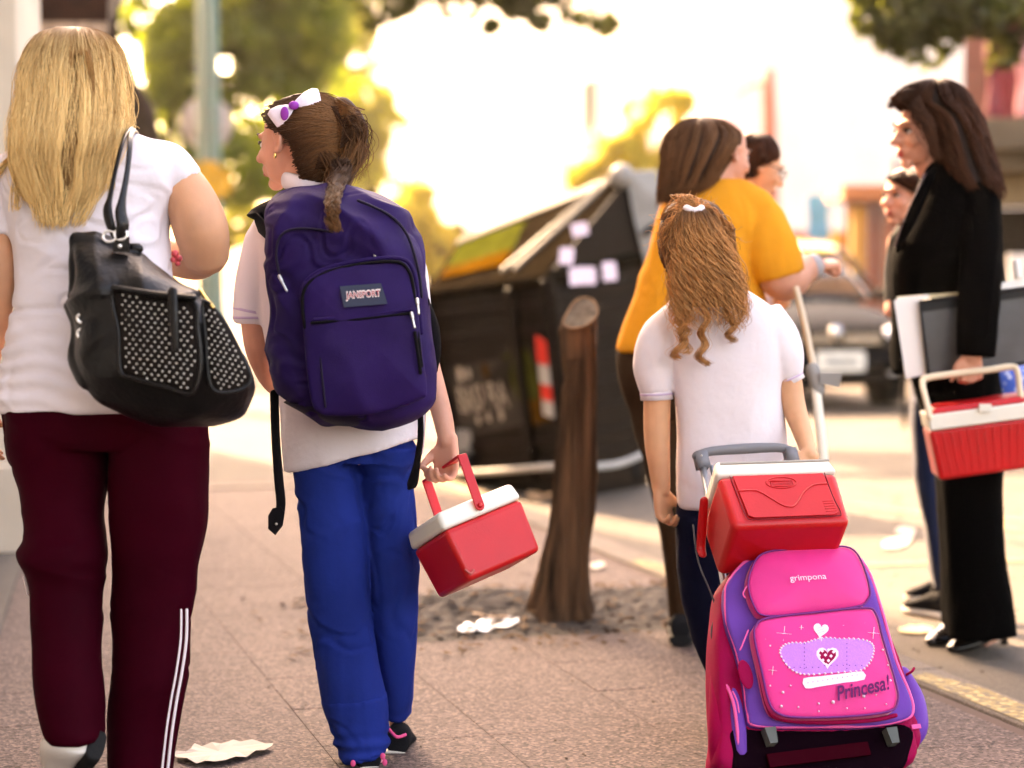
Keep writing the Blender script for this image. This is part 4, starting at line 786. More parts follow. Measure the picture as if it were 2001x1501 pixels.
obj('sock', ptube([(700, 1462, D2-.02, 25), (724, 1482, D2-.03, 26)], n=16), mat('pink_sock', (.75, .25, .32), .9), p2)
# hair: cap, high twisted bun and curly tail
cap2 = [(184, 575, 640, D2+.02, .07), (196, 545, 668, D2+.01, .14), (215, 524, 690, D2, .17), (236, 516, 702, D2, .18), (250, 536, 704, D2, .178), (264, 562, 702, D2, .176), (290, 576, 698, D2-.004, .172), (320, 582, 690, D2, .16), (350, 594, 680, D2, .14), (375, 606, 672, D2+.0, .11)]
h2 = obj('hair', fuse([vloft(shrink(cap2, .004), 5, 30), ptube([(668, 215, D2, 26), (688, 250, D2-.02, 30), (684, 300, D2-.03, 30), (668, 335, D2-.09, 24), (658, 360, D2-.21, 17), (651, 385, D2-.325, 12), (651, 412, D2-.38, 8), (655, 432, D2-.39, 4)], n=20)], .006, 2), H_brown_in, p2)
rr_ = np.random.default_rng(4)
def sweep(starts, mid, end, n, spread, wig, seed, rad=.0011, M=22, twist=0., tr=0.):
    """strands from a line of scalp points through mid points to end; all (px,py,d)"""
    r = np.random.default_rng(seed); out = np.zeros((n, M, 3)); S0 = cr([np.array(s, float) for s in starts], 8)
    for i in range(n):
        s = S0[r.integers(len(S0))]; ctl = np.array([s]+[np.array(m, float)+r.normal(0, 1, 3)*np.array([spread, spread, .006]) for m in mid]+[np.array(end, float)+r.normal(0, 1, 3)*np.array([spread*.7, spread*.7, .004])])
        c = cr(ctl, 10); idx = np.linspace(0, len(c)-1, M).astype(int); c = c[idx]
        t = np.linspace(0, 1, M); ph = r.uniform(0, 6.28)
        q = np.array([P(*k) for k in c]); q[:, 0] += wig*np.sin(t*8+ph)*t+tr*t*np.cos(twist*t*6.28+ph); q[:, 1] += tr*t*np.sin(twist*t*6.28+ph); out[i] = q
    return out, rad*np.concatenate([np.ones(M//2), np.linspace(1, .4, M-M//2)]), r.uniform(0, 1, n)
capst = []
r = np.random.default_rng(8); NN = 1150; MM = 20; arr = np.zeros((NN, MM, 3))
# scalp strands: sweep from the hairline round the skull surface to the bun
C2 = P(606, 268, D2); bun = P(690, 262, D2-.03)
for i in range(NN):
    a = r.uniform(-1.7, 1.9)       # angle round face rim
    front = L2(math.sin(a)*.34*(-1), .30*math.cos(a*.75)-.02, .13+.36*math.cos(a*.9)) if False else None
    py = r.uniform(186, 372); k = (py-186)/186.
    xl = np.interp(py, [184, 200, 225, 250, 270, 295, 320, 350, 375], [590, 540, 516, 528, 562, 574, 580, 592, 608])
    s = np.array([xl+r.normal(0, 4), py]); e = np.array([r.normal(676, 9), np.clip(r.normal(232+k*70, 18), 215, 345)]); e[0] = r.normal(690, 9)
    t = np.linspace(0, 1, MM); q = s[None]*(1-t[:, None])+e[None]*t[:, None]; q[:, 1] += (-18+14*k)*np.sin(t*np.pi)*(1 if py < 330 else -.2)
    R_ = np.clip(1-((q[:, 0]-606)/100.)**2-((q[:, 1]-275)/112.)**2, 0, 1)
    d = D2-.002-.092*np.sqrt(R_)-r.uniform(0, .006)
    sm = np.clip((q[:, 0]-636)/34., 0, 1); sm = sm*sm*(3-2*sm); d = np.minimum(d, D2-.002-.086*sm+.03*np.clip((q[:, 0]-685)/20, 0, 1))
    arr[i] = np.array([P(a_, b_, c_) for (a_, b_), c_ in zip(q, d)])
capst.append((arr, .0012*np.ones(MM), r.uniform(0, .8, NN)))
capst.append(sweep([(645, 208, D2-.07), (668, 240, D2-.09), (664, 290, D2-.095)], [(698, 250, D2-.088), (692, 300, D2-.09), (668, 345, D2-.12)], (652, 385, D2-.24), 420, 9, .006, 6, twist=1.2, tr=.006))
capst.append(sweep([(600, 260, D2-.09), (620, 300, D2-.095), (615, 330, D2-.09)], [(650, 320, D2-.09), (655, 360, D2-.14)], (650, 392, D2-.27), 300, 7, .004, 7))
def braid(pts, n, R, w, turns, seed, M=60, rad=.001):
    r = np.random.default_rng(seed); b = cr([P(*p) for p in pts], 12); i = np.linspace(0, len(b)-1, M); k = np.clip(i.astype(int), 0, len(b)-2); b = b[k]+(b[k+1]-b[k])*(i-k)[:, None]; t = np.linspace(0, 1, M); out = []
    for q in range(3):
        ph = q*TAU/3; c = b+np.stack([R*np.sin(t*turns*TAU+ph), .6*R*np.sin(2*(t*turns*TAU+ph)), 0*t], 1)*(1-.55*t)[:, None]
        o = r.normal(0, 1, (n, 1, 3))*w; out.append(c[None]+o*(1-.5*t)[None, :, None]+.0018*np.sin(t*14+r.uniform(0, 6, (n, 1)))[..., None]*np.array([1, .3, .5]))
    return np.concatenate(out), rad*np.linspace(1, .6, M), r.uniform(0, 1, 3*n)
capst.append(braid([(668, 318, D2-.12), (660, 350, D2-.20), (653, 376, D2-.31), (650, 398, D2-.375), (650, 420, D2-.40), (656, 449, D2-.405)], 110, .013, .0046, 2.8, 9))
capst.append(sweep([(662, 335, D2-.15), (655, 360, D2-.24)], [(648, 385, D2-.345), (655, 410, D2-.40), (648, 428, D2-.405)], (656, 451, D2-.405), 60, 4, .004, 10, twist=2.2, tr=.010, rad=.0007))
capst.append(sweep([(640, 186, D2-.03), (690, 230, D2-.03)], [(706, 250, D2), (712, 300, D2)], (700, 350, D2), 40, 8, .01, 13, rad=.0006))
hair_obj('strand', capst, H_brown, h2)
# bow
M_bow = mat('white_bow_satin', (.80, .74, .84), .45, var=.1, vscale=60); M_bowp = mat('purple_bow_print', (.30, .04, .36), .5)
def bowlobe(a, b, w, dd):
    A, B = P(*a), P(*b); v = nrm(B-A); s = nrm(np.cross(v, [0, 1, 0])); Ln = np.linalg.norm(B-A); pts = []
    for k, ww in ((0, .2), (.2, .5), (.5, .85), (.8, 1.), (1., .8)):
        t = np.linspace(0, TAU, 16, endpoint=False); pts.append(A+v*k*Ln+np.cos(t)[:, None]*s*w*ww+np.sin(t)[:, None]*np.array([0, 1, .2])*(.006+.007*math.sin(k*3.1)))
    return loft(pts)
bw = obj('hair_bow', bowlobe((574, 205, D2-.075), (626, 190, D2-.065), .025, 0), M_bow, p2); obj('loop', bowlobe((572, 208, D2-.078), (534, 238, D2-.07), .027, 0), M_bow, bw)
obj('knot', ell(P(574, 206, D2-.088), (.012, .008, .010)), M_bowp, bw); obj('print', ell(P(556, 222, D2-.093), (.011, .004, .016), head_frame((.4, .9))), M_bowp, bw)
obj('hair_clip', join(*[tube([P(697+4*k, 250+8*k, D2-.06), P(706+3*k, 253+8*k, D2-.05), P(703+2*k, 260+7*k, D2-.03)], .0035, n=8) for k in range(3)]), mat('dark_plastic_clip', (.03, .02, .03), .25), p2)

# ================================================================== 3 little girl with pink trolley bag
D3 = 5.0
p3 = thing('person', 'little girl with curly ponytail, white top and dark trousers, pulling the pink wheeled bag', 'person', (P(1400, 1400, D3)[0], D3, 0))
sh3 = [(560, 1345, 1440, D3, .10), (575, 1325, 1470, D3, .13), (600, 1300, 1505, D3, .155), (640, 1295, 1530, D3, .165), (700, 1308, 1532, D3, .17), (760, 1316, 1528, D3, .17), (830, 1322, 1538, D3, .175), (920, 1322, 1546, D3, .185), (991, 1322, 1552, D3, .19)]
pel3 = [(950, 1330, 1540, D3, .16), (1000, 1322, 1545, D3, .17), (1050, 1320, 1545, D3, .17)]
leg3L = [(1010, 1322, 1435, D3, .16), (1080, 1322, 1430, D3, .15), (1180, 1332, 1420, D3-.02, .13), (1260, 1355, 1425, D3-.06, .12), (1330, 1385, 1450, D3-.10, .115), (1395, 1400, 1465, D3-.13, .11)]
leg3R = [(1010, 1425, 1545, D3, .16), (1100, 1430, 1540, D3+.05, .15), (1200, 1440, 1530, D3+.1, .13), (1300, 1445, 1520, D3+.15, .12), (1380, 1448, 1510, D3+.2, .11)]
hd3 = P(1354, 487, D3); M3 = head_frame((-.12, 1), 4)
hp, dn, L3 = head_parts(hd3, M3, .205, .2, P(1392, 590, D3+.0))
arm3L = [(1310, 640, D3, 26), (1288, 710, D3, 28), (1284, 780, D3, 27), (1284, 860, D3, 25.5), (1288, 910, D3, 22), (1292, 955, D3, 18)]
arm3R = [(1500, 640, D3, 26), (1535, 720, D3, 27), (1550, 790, D3-.02, 24), (1570, 850, D3-.08, 19), (1582, 890, D3-.14, 15)]
w3 = P(1292, 955, D3)
parts = hp+[vloft(shrink(sh3)), vloft(shrink(pel3)), vloft(shrink(leg3L, .015)), vloft(shrink(leg3R, .015)), ptube(arm3L, n=20), ptube(arm3R, n=20)]
parts += hand_parts(w3, np.array([.12, 0, -1.]), np.array([.75, -.65, 0]), np.array([.65, .75, 0]), .140, curl=((.7, 1.0, .7), (.8, 1.1, .7), (.85, 1.1, .7), (.8, 1.1, .7)), thumb=(.4, .5), spread=.15)
parts += hand_parts(P(1582, 890, D3-.14), np.array([-.5, -.4, -.6]), np.array([-.3, .8, -.4]), np.array([-.3, 0, .8]), .13, curl=(.9, 1.1, .6))
obj('body', fuse(parts, .0042, 3, dents=dn), skinB, p3)
ps3 = obj('polo_shirt', fuse([vloft(sh3), ptube([(1322, 618, D3, 32), (1290, 665, D3, 42), (1280, 720, D3, 40), (1283, 768, D3, 33)], n=24, rnd=False), ptube([(1490, 612, D3, 36), (1515, 655, D3, 42), (1532, 700, D3, 40), (1541, 738, D3, 30)], n=24, rnd=False)], .006, 5, fsh(.006, 33)), M_polo, p3)
def cuff(par, a, b, r, m=M_polo):
    A, B = P(*a), P(*b); v = nrm(B-A)
    obj('cuff', tube([A, B], r*a[2]/F, n=28, sub=1, rnd=False), m, par)
    obj('trim', tube([A+(B-A)*.42, A+(B-A)*.6], (r+.7)*a[2]/F, n=28, sub=1, rnd=False), M_rib, par)
cuff(ps3, (1283, 758, D3), (1284, 781, D3), 32.5); cuff(ps3, (1538, 730, D3), (1546, 748, D3), 29)
obj('collar', tube([P(1395, 585, D3)+np.array([math.cos(a)*.056, math.sin(a)*.055, .006*math.sin(a)]) for a in np.linspace(0, TAU, 16, endpoint=False)], .018, n=12, flat=.4, up=(0, 0, 1), closed=True, sub=2), M_polo, ps3)
obj('trousers', fuse([vloft(pel3), vloft(leg3L), vloft(leg3R)], .007, 4, fsh(.005, 5)), M_navy, p3)
shoe(p3, 'shoe', P(1432, 1432, D3-.22), P(1430, 1405, D3-.02), np.array([0, 0, 1.]), .075, .065, M_canv, M_solew)
shoe(p3, 'shoe', P(1480, 1420, D3+.1), P(1482, 1395, D3+.3), np.array([0, 0, 1.]), .075, .065, M_canv, M_solew)
cap3 = [(388, 1335, 1372, D3+.02, .05), (398, 1310, 1398, D3, .12), (418, 1294, 1418, D3, .16), (450, 1284, 1432, D3, .175), (485, 1290, 1436, D3, .18), (505, 1304, 1436, D3, .175), (540, 1312, 1436, D3, .16), (570, 1330, 1430, D3, .12)]
tail3 = [(408, 1340, 1370, D3-.09, .04), (440, 1332, 1392, D3-.115, .055), (490, 1326, 1418, D3-.12, .06), (545, 1322, 1438, D3-.115, .065), (600, 1322, 1448, D3-.11, .06), (645, 1328, 1440, D3-.105, .05), (685, 1330, 1430, D3-.10, .03)]
h3 = obj('hair', fuse([vloft(shrink(cap3, .004), 5, 30), vloft(shrink(tail3[:5], .01), 5, 24)], .006, 2), H_gold_in, p3)
tail3 = tail3[:-1]
sets = [sweep([(1286, 470, D3-.03), (1288, 500, D3-.03), (1306, 540, D3-.04), (1325, 572, D3-.05), (1360, 585, D3-.07)], [(1310, 460, D3-.085), (1335, 430, D3-.10)], (1354, 410, D3-.10), 420, 9, .003, 31, rad=.0012),
        sweep([(1290, 430, D3-.02), (1305, 405, D3), (1335, 390, D3), (1365, 388, D3), (1395, 398, D3), (1415, 420, D3)], [(1340, 402, D3-.07), (1350, 406, D3-.09)], (1355, 410, D3-.10), 300, 10, .003, 35, rad=.0012),
        sweep([(1436, 450, D3-.02), (1440, 500, D3-.03), (1436, 550, D3-.04), (1410, 580, D3-.06)], [(1412, 450, D3-.085), (1382, 420, D3-.10)], (1360, 410, D3-.10), 380, 9, .003, 36, rad=.0012),
        shell_strands(tail3, 900, -3.3, .2, (0, .05), (.6, 1.0), .008, 1.2, rad=.0012, lift=.012, seed=32, clump=150, curl=.012, curln=4.2, M=48),
        shell_strands(tail3, 180, -3.6, .5, (0, .1), (.6, 1.), .016, 1.6, rad=.0007, lift=.024, seed=33, curl=.010, curln=3, M=30)]
for k, (q, n) in enumerate((([(1345, 560, D3-.13), (1340, 610, D3-.13), (1332, 660, D3-.12), (1322, 700, D3-.12)], 90), ([(1375, 560, D3-.14), (1378, 620, D3-.14), (1372, 670, D3-.13), (1374, 712, D3-.13)], 110), ([(1410, 560, D3-.13), (1420, 600, D3-.13), (1430, 640, D3-.12), (1425, 668, D3-.12)], 90), ([(1330, 570, D3-.12), (1328, 620, D3-.12), (1340, 655, D3-.12), (1338, 690, D3-.12)], 50))):
    pa, ra, ti = lock(q, n, .0075, rad=.0009, seed=40+k, M=34); t = np.linspace(0, 1, 34); pa[:, :, 0] += .011*np.sin(t*19+k+.5*np.arange(len(pa))[:, None]/len(pa))*t**.7; pa[:, :, 1] += .011*np.cos(t*19+k)*t**.7; sets.append((pa, ra, ti))
rz = np.random.default_rng(5)
fr = []
for k in range(26):
    a = rz.uniform(-.2, 3.3); c = P(1362+76*math.cos(a), 462-72*math.sin(a), D3-.03); dx = np.array([math.cos(a)*.02+rz.normal(0, .012), rz.normal(0, .01), math.sin(a)*.018+rz.normal(0, .01)])
    t = np.linspace(0, 1, 34)[:, None]; fr.append(c+dx*t+np.array([.004, .003, .006])*np.sin(t*5+k)*t)
sets.append((np.array(fr), .0006*np.ones(34), rz.uniform(0, 1, 26)))
hair_obj('strand', sets, H_gold, h3)
obj('hair_band', tube([P(1356, 411, D3-.10)+np.array([.018*math.cos(a), .02*math.sin(a), .004*math.cos(2*a)]) for a in np.linspace(0, TAU, 14, endpoint=False)], .010, n=12, closed=True, sub=2), M_polo, p3)

# ================================================================== 4 woman in yellow
D4 = 6.12
p4 = thing('person', 'woman with brown bob in orange-yellow top and brown trousers, back turned, arm raised', 'person', (P(1310, 1240, D4)[0], D4, 0))
sh4 = [(352, 1335, 1450, D4, .14), (366, 1318, 1475, D4, .18), (395, 1295, 1500, D4, .24), (440, 1278, 1515, D4, .3), (500, 1264, 1500, D4, .33), (560, 1245, 1490, D4, .36), (610, 1225, 1500, D4, .38), (660, 1208, 1510, D4, .40), (688, 1203, 1512, D4, .42)]
pel4 = [(650, 1215, 1490, D4, .34), (700, 1206, 1490, D4, .38), (760, 1212, 1480, D4, .38), (810, 1232, 1465, D4, .34)]
leg4L = [(790, 1225, 1360, D4, .28), (860, 1246, 1362, D4, .24), (950, 1270, 1360, D4, .2), (1050, 1290, 1352, D4, .17), (1130, 1300, 1350, D4, .15), (1212, 1308, 1352, D4, .14)]
leg4R = [(790, 1345, 1475, D4+.05, .28), (900, 1355, 1460, D4+.08, .22), (1050, 1362, 1440, D4+.12, .17), (1212, 1370, 1425, D4+.14, .15)]
hd4 = P(1410, 303, D4); M4 = head_frame((.8, .6), -8)
hp, dn, L4 = head_parts(hd4, M4, .225, .27, P(1385, 385, D4))
arm4 = [(1470, 405, D4-.02, 40), (1500, 460, D4-.08, 44), (1515, 520, D4-.1, 44), (1535, 548, D4-.08, 42), (1565, 530, D4-.02, 32), (1592, 520, D4+.02, 22)]
parts = hp+[vloft(shrink(sh4, .025)), vloft(shrink(pel4, .025)), vloft(shrink(leg4L)), vloft(shrink(leg4R)), ptube(arm4, n=20)]
parts += hand_parts(P(1590, 520, D4+.02), np.array([1., .25, .12]), np.array([0, .3, -1.]), np.array([-.2, 1., .3]), .15, curl=(1.3, 1.5, 1.0), thumb=(.3, .6))
parts += [ptube([(1330, 390, D4+.1, 34), (1500, 480, D4+.25, 30), (1560, 510, D4+.2, 20)], n=14)]
parts += hand_parts(P(1558, 508, D4+.2), np.array([1., -.3, .0]), np.array([0, .1, -1.]), np.array([-.2, 1., .3]), .14, curl=(1.2, 1.4, .9))
obj('body', fuse(parts, .006, 4, dents=dn), skinC, p4)
face_features(p4, L4, M4, .225, M_lip, M_brow, M_eye, M_iris, M_lash)
obj('blouse', fuse([vloft(sh4), ptube([(1440, 400, D4, 44), (1478, 425, D4-.03, 50), (1500, 470, D4-.08, 53), (1515, 515, D4-.1, 54), (1522, 540, D4-.1, 52)], n=24, rnd=False)], .008, 5, fsh(.008, 44)), M_yel, p4)
obj('trousers', fuse([vloft(pel4), vloft(leg4L), vloft(leg4R)], .009, 4, fsh(.006, 45)), M_brown, p4)
obj('wristband', ptube([(1578, 524, D4, 27), (1592, 520, D4+.02, 25.5)], n=20, rnd=False), mat('grey_wristband', (.34, .34, .36), .7), p4)
shoe(p4, 'shoe', P(1330, 1254, D4-.09)*np.array([1, 1, 0])+np.array([0, 0, .02]), P(1334, 1250, D4+.16)*np.array([1, 1, 0])+np.array([0, 0, .02]), np.array([0, 0, 1.]), .09, .08, M_canv, M_rub)
shoe(p4, 'shoe', P(1398, 1254, D4+.04)*np.array([1, 1, 0])+np.array([0, 0, .02]), P(1410, 1250, D4+.3)*np.array([1, 1, 0])+np.array([0, 0, .02]), np.array([0, 0, 1.]), .09, .08, M_canv, M_rub)
bob4 = [(232, 1350, 1392, D4, .10), (242, 1325, 1418, D4, .17), (262, 1305, 1440, D4, .22), (285, 1296, 1440, D4-.01, .235), (310, 1295, 1422, D4-.02, .235), (335, 1294, 1405, D4-.03, .22), (362, 1291, 1388, D4-.05, .17), (380, 1290, 1350, D4-.07, .11), (394, 1288, 1318, D4-.08, .06)]
h4 = obj('hair', vloft(shrink(bob4, .004), 5, 30), H_choc_in, p4)
hair_obj('strand', [shell_strands(bob4, 900, -3.6, .1, (0, .04), (.75, 1.03), .008, 1.2, rad=.0017, lift=.008, seed=51, clump=40, M=18)], H_choc, h4)

# ================================================================== 5 boy beyond the yellow woman
D5 = 6.62
p5 = thing('person', 'dark short-haired boy with glasses looking down behind the woman in yellow', 'person', (P(1490, 1200, D5)[0], D5, 0))
sh5 = [(385, 1440, 1500, D5, .1), (405, 1415, 1525, D5, .15), (450, 1408, 1530, D5, .17), (540, 1418, 1525, D5, .18), (640, 1415, 1532, D5, .19)]
lg5a = [(620, 1415, 1530, D5, .18), (700, 1415, 1535, D5, .18), (740, 1418, 1532, D5, .17)]
lg5b = [(720, 1416, 1474, D5, .15), (900, 1425, 1470, D5, .13), (1196, 1432, 1468, D5, .1)]
lg5c = [(720, 1474, 1534, D5, .15), (900, 1478, 1526, D5, .13), (1196, 1484, 1520, D5, .1)]
hd5 = P(1478, 325, D5); M5 = head_frame((.80, .18), -16)
hp, dn, L5 = head_parts(hd5, M5, .215, .21, P(1462, 405, D5))
parts = hp+[vloft(shrink(sh5)), vloft(shrink(lg5a)), vloft(shrink(lg5b, .012)), vloft(shrink(lg5c, .012)), ptube([(1430, 430, D5, 20), (1425, 520, D5, 19), (1450, 590, D5-.1, 16)], n=14), ptube([(1515, 430, D5, 20), (1522, 520, D5, 19), (1530, 590, D5-.1, 16)], n=14)]
obj('body', fuse(parts, .006, 3, dents=dn), skinB, p5)
face_features(p5, L5, M5, .215, M_lip, M_brow, M_eye, M_iris, M_lash)
obj('t_shirt', fuse([vloft(sh5), ptube([(1430, 420, D5, 22), (1424, 490, D5, 25)], rnd=False), ptube([(1512, 420, D5, 22), (1520, 490, D5, 25)], rnd=False)], .009, 4, fsh(.004, 6)), M_white, p5)
obj('jeans', fuse([vloft(lg5a), vloft(lg5b), vloft(lg5c)], .009, 4, fsh(.004, 8)), weave('light_denim', (.18, .3, .5)), p5)
for x in (1450, 1502): shoe(p5, 'shoe', P(x, 1215, D5-.06)*np.array([1, 1, 0])+np.array([0, 0, .02]), P(x+12, 1215, D5+.16)*np.array([1, 1, 0])+np.array([0, 0, .02]), np.array([0, 0, 1.]), .09, .08, M_canv, M_solew)
cap5 = [(262, 1462, 1494, D5, .08), (272, 1446, 1506, D5, .15), (290, 1438, 1515, D5, .175), (310, 1436, 1515, D5, .18), (330, 1438, 1484, D5, .17), (350, 1442, 1476, D5, .15)]
h5 = obj('hair', vloft(shrink(cap5, .002), 5, 28), H_dark_in, p5)
hair_obj('strand', [shell_strands(cap5, 500, 0, TAU, (0, .1), (.7, 1.), .004, 1, rad=.0018, lift=.006, seed=61, M=12)], H_dark, h5)
gl = obj('glasses', join(*[tube([L5(s*.14+.075*math.cos(a)*1.15, .43, -.0+.075*math.sin(a)) for a in np.linspace(0, TAU, 14, endpoint=False)], .0018, n=6, closed=True, sub=1) for s in (-1, 1)], *[tube([L5(s*.22, .42, .02), L5(s*.34, .2, .03), L5(s*.36, -.05, .03)], .0018, n=6) for s in (-1, 1)]), mat('glasses_frame', (.05, .02, .02), .3), p5)

# ================================================================== 6 woman in the black suit
D6 = 6.15
p6 = thing('person', 'woman with long wavy dark brown hair in black suit and heeled pumps, facing left', 'person', (P(1900, 1260, D6)[0], D6, -.03))
jk6 = [(318, 1815, 1880, D6, .14), (332, 1805, 1905, D6, .2), (360, 1798, 1925, D6, .26), (400, 1786, 1935, D6, .29), (450, 1764, 1938, D6, .30), (500, 1745, 1936, D6, .30), (560, 1742, 1930, D6+.02, .27), (620, 1745, 1930, D6+.04, .26), (680, 1742, 1940, D6+.05, .27), (730, 1745, 1948, D6+.05, .28)]
pel6 = [(700, 1775, 1942, D6, .3), (760, 1790, 1950, D6, .32), (850, 1812, 1954, D6, .31), (905, 1822, 1955, D6, .29)]
leg6a = [(860, 1830, 1962, D6-.06, .2), (950, 1838, 1956, D6-.07, .19), (1050, 1846, 1962, D6-.08, .18), (1150, 1852, 1974, D6-.08, .19), (1210, 1852, 1980, D6-.08, .2), (1243, 1852, 1984, D6-.08, .2, 3)]
leg6b = [(860, 1815, 1900, D6+.08, .2), (950, 1830, 1905, D6+.1, .18), (1100, 1840, 1900, D6+.12, .17), (1222, 1842, 1905, D6+.13, .17)]
hd6 = P(1806, 258, D6); M6 = head_frame((-.93, -.36), -2)
hp, dn, L6 = head_parts(hd6, M6, .232, .235, P(1838, 335, D6))
arm6 = [(1900, 375, D6-.06, 30), (1915, 450, D6-.14, 30), (1915, 540, D6-.20, 28), (1908, 620, D6-.24, 26), (1900, 695, D6-.25, 19)]
w6 = P(1898, 690, D6-.25)
parts = hp+[vloft(shrink(jk6, .03)), vloft(shrink(pel6, .03)), vloft(shrink(leg6a, .03)), vloft(shrink(leg6b, .03)), ptube(arm6, n=20)]
parts += hand_parts(w6, np.array([.0, 0, -1.]), np.array([-.1, .95, 0]), np.array([-1., -.1, 0]), .155, curl=((1.35, 1.3, .8),)*4, thumb=(.1, .0), spread=.1)
parts += [ptube([(1935, 1180, D6-.06, 20), (1950, 1232, D6+.04, 13), (1925, 1256, D6+.03, 9)], n=12), ptube([(1880, 1165, D6+.16, 18), (1888, 1218, D6+.24, 12), (1868, 1240, D6+.26, 8)], n=12)]
obj('body', fuse(parts, .0048, 3, dents=dn), skinC, p6)
face_features(p6, L6, M6, .232, M_lipr, M_brow, M_eye, M_iris, M_lash)
jo = obj('jacket', fuse([vloft(jk6), ptube([(1888, 345, D6-.05, 38), (1908, 385, D6-.08, 44), (1917, 460, D6-.14, 42), (1916, 550, D6-.20, 40), (1910, 640, D6-.24, 38), (1906, 696, D6-.25, 37)], n=28, rnd=False)], .007, 4, fsh(.006, 66)), M_black, p6)
obj('lapel', tube([P(1822, 335, D6-.15), P(1800, 385, D6-.16), P(1775, 440, D6-.15), P(1755, 490, D6-.1)], [.012, .018, .018, .008], n=14, flat=.25, up=(1, 0, .3)), M_black, jo)
obj('blouse', tube([P(1810, 345, D6-.13), P(1788, 400, D6-.13), P(1764, 455, D6-.09), P(1752, 480, D6-.03)], [.010, .014, .014, .008], n=12, flat=.4, up=(1, 0, 0)), mat('patterned_blouse', (.12, .10, .13), .7, var=.9, vscale=120), p6)
obj('trousers', fuse([vloft(pel6), vloft(leg6a), vloft(leg6b)], .008, 4, fsh(.006, 67)), M_black, p6)
def pump(h, t, wid):
    h, t = np.array(h), np.array(t); a = nrm(t-h); Ln = np.linalg.norm(t-h); s = np.cross(a, [0, 0, 1.])
    def sec(k, w, z0, z1, n=18):
        th = np.linspace(0, TAU, n, endpoint=False); return h+a*k*Ln+np.cos(th)[:, None]*s*w*wid/2+np.array([0, 0, 1.])*(((z0+z1)/2+np.sin(th)*(z1-z0)/2))[:, None]
    o = obj('shoe', loft([sec(*q) for q in cr([(0, .45, .045, .095), (.05, .7, .04, .115), (.25, .75, .03, .11), (.45, .85, .012, .085), (.65, 1., .002, .052), (.85, .9, .001, .04), (.97, .5, .002, .025), (1., .2, .005, .015)], 3)]), M_shoeB, p6)
    obj('heel', tube([h+a*.035+np.array([0, 0, .06]), h+a*.03+np.array([0, 0, .03]), h+a*.028+np.array([0, 0, .0])], [.022, .014, .011], n=14, rnd=False), M_shoeB, o)
pump(G(1974, 1257, -.03), G(1856, 1277, -.03), .085); pump(G(1905, 1240, -.03), G(1816, 1264, -.03), .085)
hr6 = [(157, 1800, 1835, D6, .10), (166, 1775, 1858, D6, .17), (184, 1752, 1878, D6, .21), (205, 1748, 1890, D6+.0, .22), (230, 1792, 1902, D6-.0, .22), (260, 1812, 1912, D6-.01, .23), (300, 1826, 1926, D6-.02, .22), (335, 1838, 1938, D6-.04, .19), (365, 1862, 1946, D6-.07, .14), (385, 1890, 1948, D6-.08, .08)]
h6 = obj('hair', vloft(shrink(hr6, .005), 5, 32), H_dark_in, p6)
hair_obj('strand', [shell_strands(hr6, 1100, -3.3, 1.6, (0, .05), (.7, 1.03), .008, 1.6, rad=.0017, lift=.012, seed=71, clump=46, curl=.006, curln=2.5, M=26),
                    sweep([(1790, 175, D6-.09), (1775, 190, D6-.08)], [(1760, 186, D6-.09), (1750, 192, D6-.08)], (1740, 208, D6-.06), 90, 5, .003, 74, rad=.0014, M=12),
                    sweep([(1800, 180, D6-.1), (1790, 195, D6-.1)], [(1795, 220, D6-.125), (1812, 245, D6-.125)], (1828, 300, D6-.12), 160, 7, .004, 75, rad=.0015, M=14)], H_dark, h6)

# ================================================================== 7 girl partly hidden behind the suit woman
D7 = 6.75
p7 = thing('person', 'smiling dark-haired schoolgirl in navy trousers, half hidden behind the suit woman', 'person', (P(1815, 1200, D7)[0], D7, -.03))
sh7 = [(425, 1775, 1845, D7, .1), (445, 1750, 1870, D7, .15), (480, 1740, 1878, D7, .18), (560, 1742, 1875, D7, .19), (680, 1772, 1878, D7, .19), (740, 1778, 1882, D7, .19)]
pl7 = [(700, 1776, 1880, D7, .18), (760, 1780, 1882, D7, .18), (800, 1780, 1880, D7, .17)]
l7a = [(780, 1780, 1835, D7-.02, .15), (900, 1784, 1836, D7-.02, .13), (1010, 1800, 1842, D7-.02, .12), (1100, 1815, 1850, D7-.02, .11), (1150, 1822, 1852, D7-.02, .11)]
l7b = [(780, 1830, 1880, D7+.06, .15), (950, 1835, 1878, D7+.08, .13), (1165, 1840, 1878, D7+.1, .11)]
hd7 = P(1768, 384, D7); M7 = head_frame((-.80, -.60), 0)
hp, dn, L7 = head_parts(hd7, M7, .205, .2, P(1800, 455, D7))
parts = hp+[vloft(shrink(sh7)), vloft(shrink(pl7)), vloft(shrink(l7a, .012)), vloft(shrink(l7b, .012)), ptube([(1752, 470, D7, 18), (1745, 540, D7-.02, 17), (1742, 610, D7-.1, 14)], n=14)]
parts += [ptube([(1835, 1140, D7-.02, 13), (1830, 1185, D7-.03, 12)], n=12), ptube([(1858, 1150, D7+.1, 13), (1856, 1200, D7+.08, 12)], n=12)]
obj('body', fuse(parts, .0055, 3, dents=dn), skinC, p7)
face_features(p7, L7, M7, .205, M_lip, M_brow, M_eye, M_iris, M_lash)
obj('sock', join(ptube([(1836, 1130, D7-.02, 15), (1831, 1188, D7-.03, 14)], n=12), ptube([(1858, 1140, D7+.1, 14), (1856, 1202, D7+.08, 14)], n=12)), M_canv, p7)
obj('cardigan', fuse([vloft(sh7), ptube([(1758, 460, D7, 22), (1748, 530, D7-.02, 21), (1744, 600, D7-.08, 18)], rnd=False)], .008, 4, fsh(.004, 6)), M_canv, p7)
obj('trousers', fuse([vloft(pl7), vloft(l7a), vloft(l7b)], .008, 4, fsh(.004, 8)), mat('navy_cotton', (0.0056, 0.014, 0.049), .8, sheen=.2), p7)
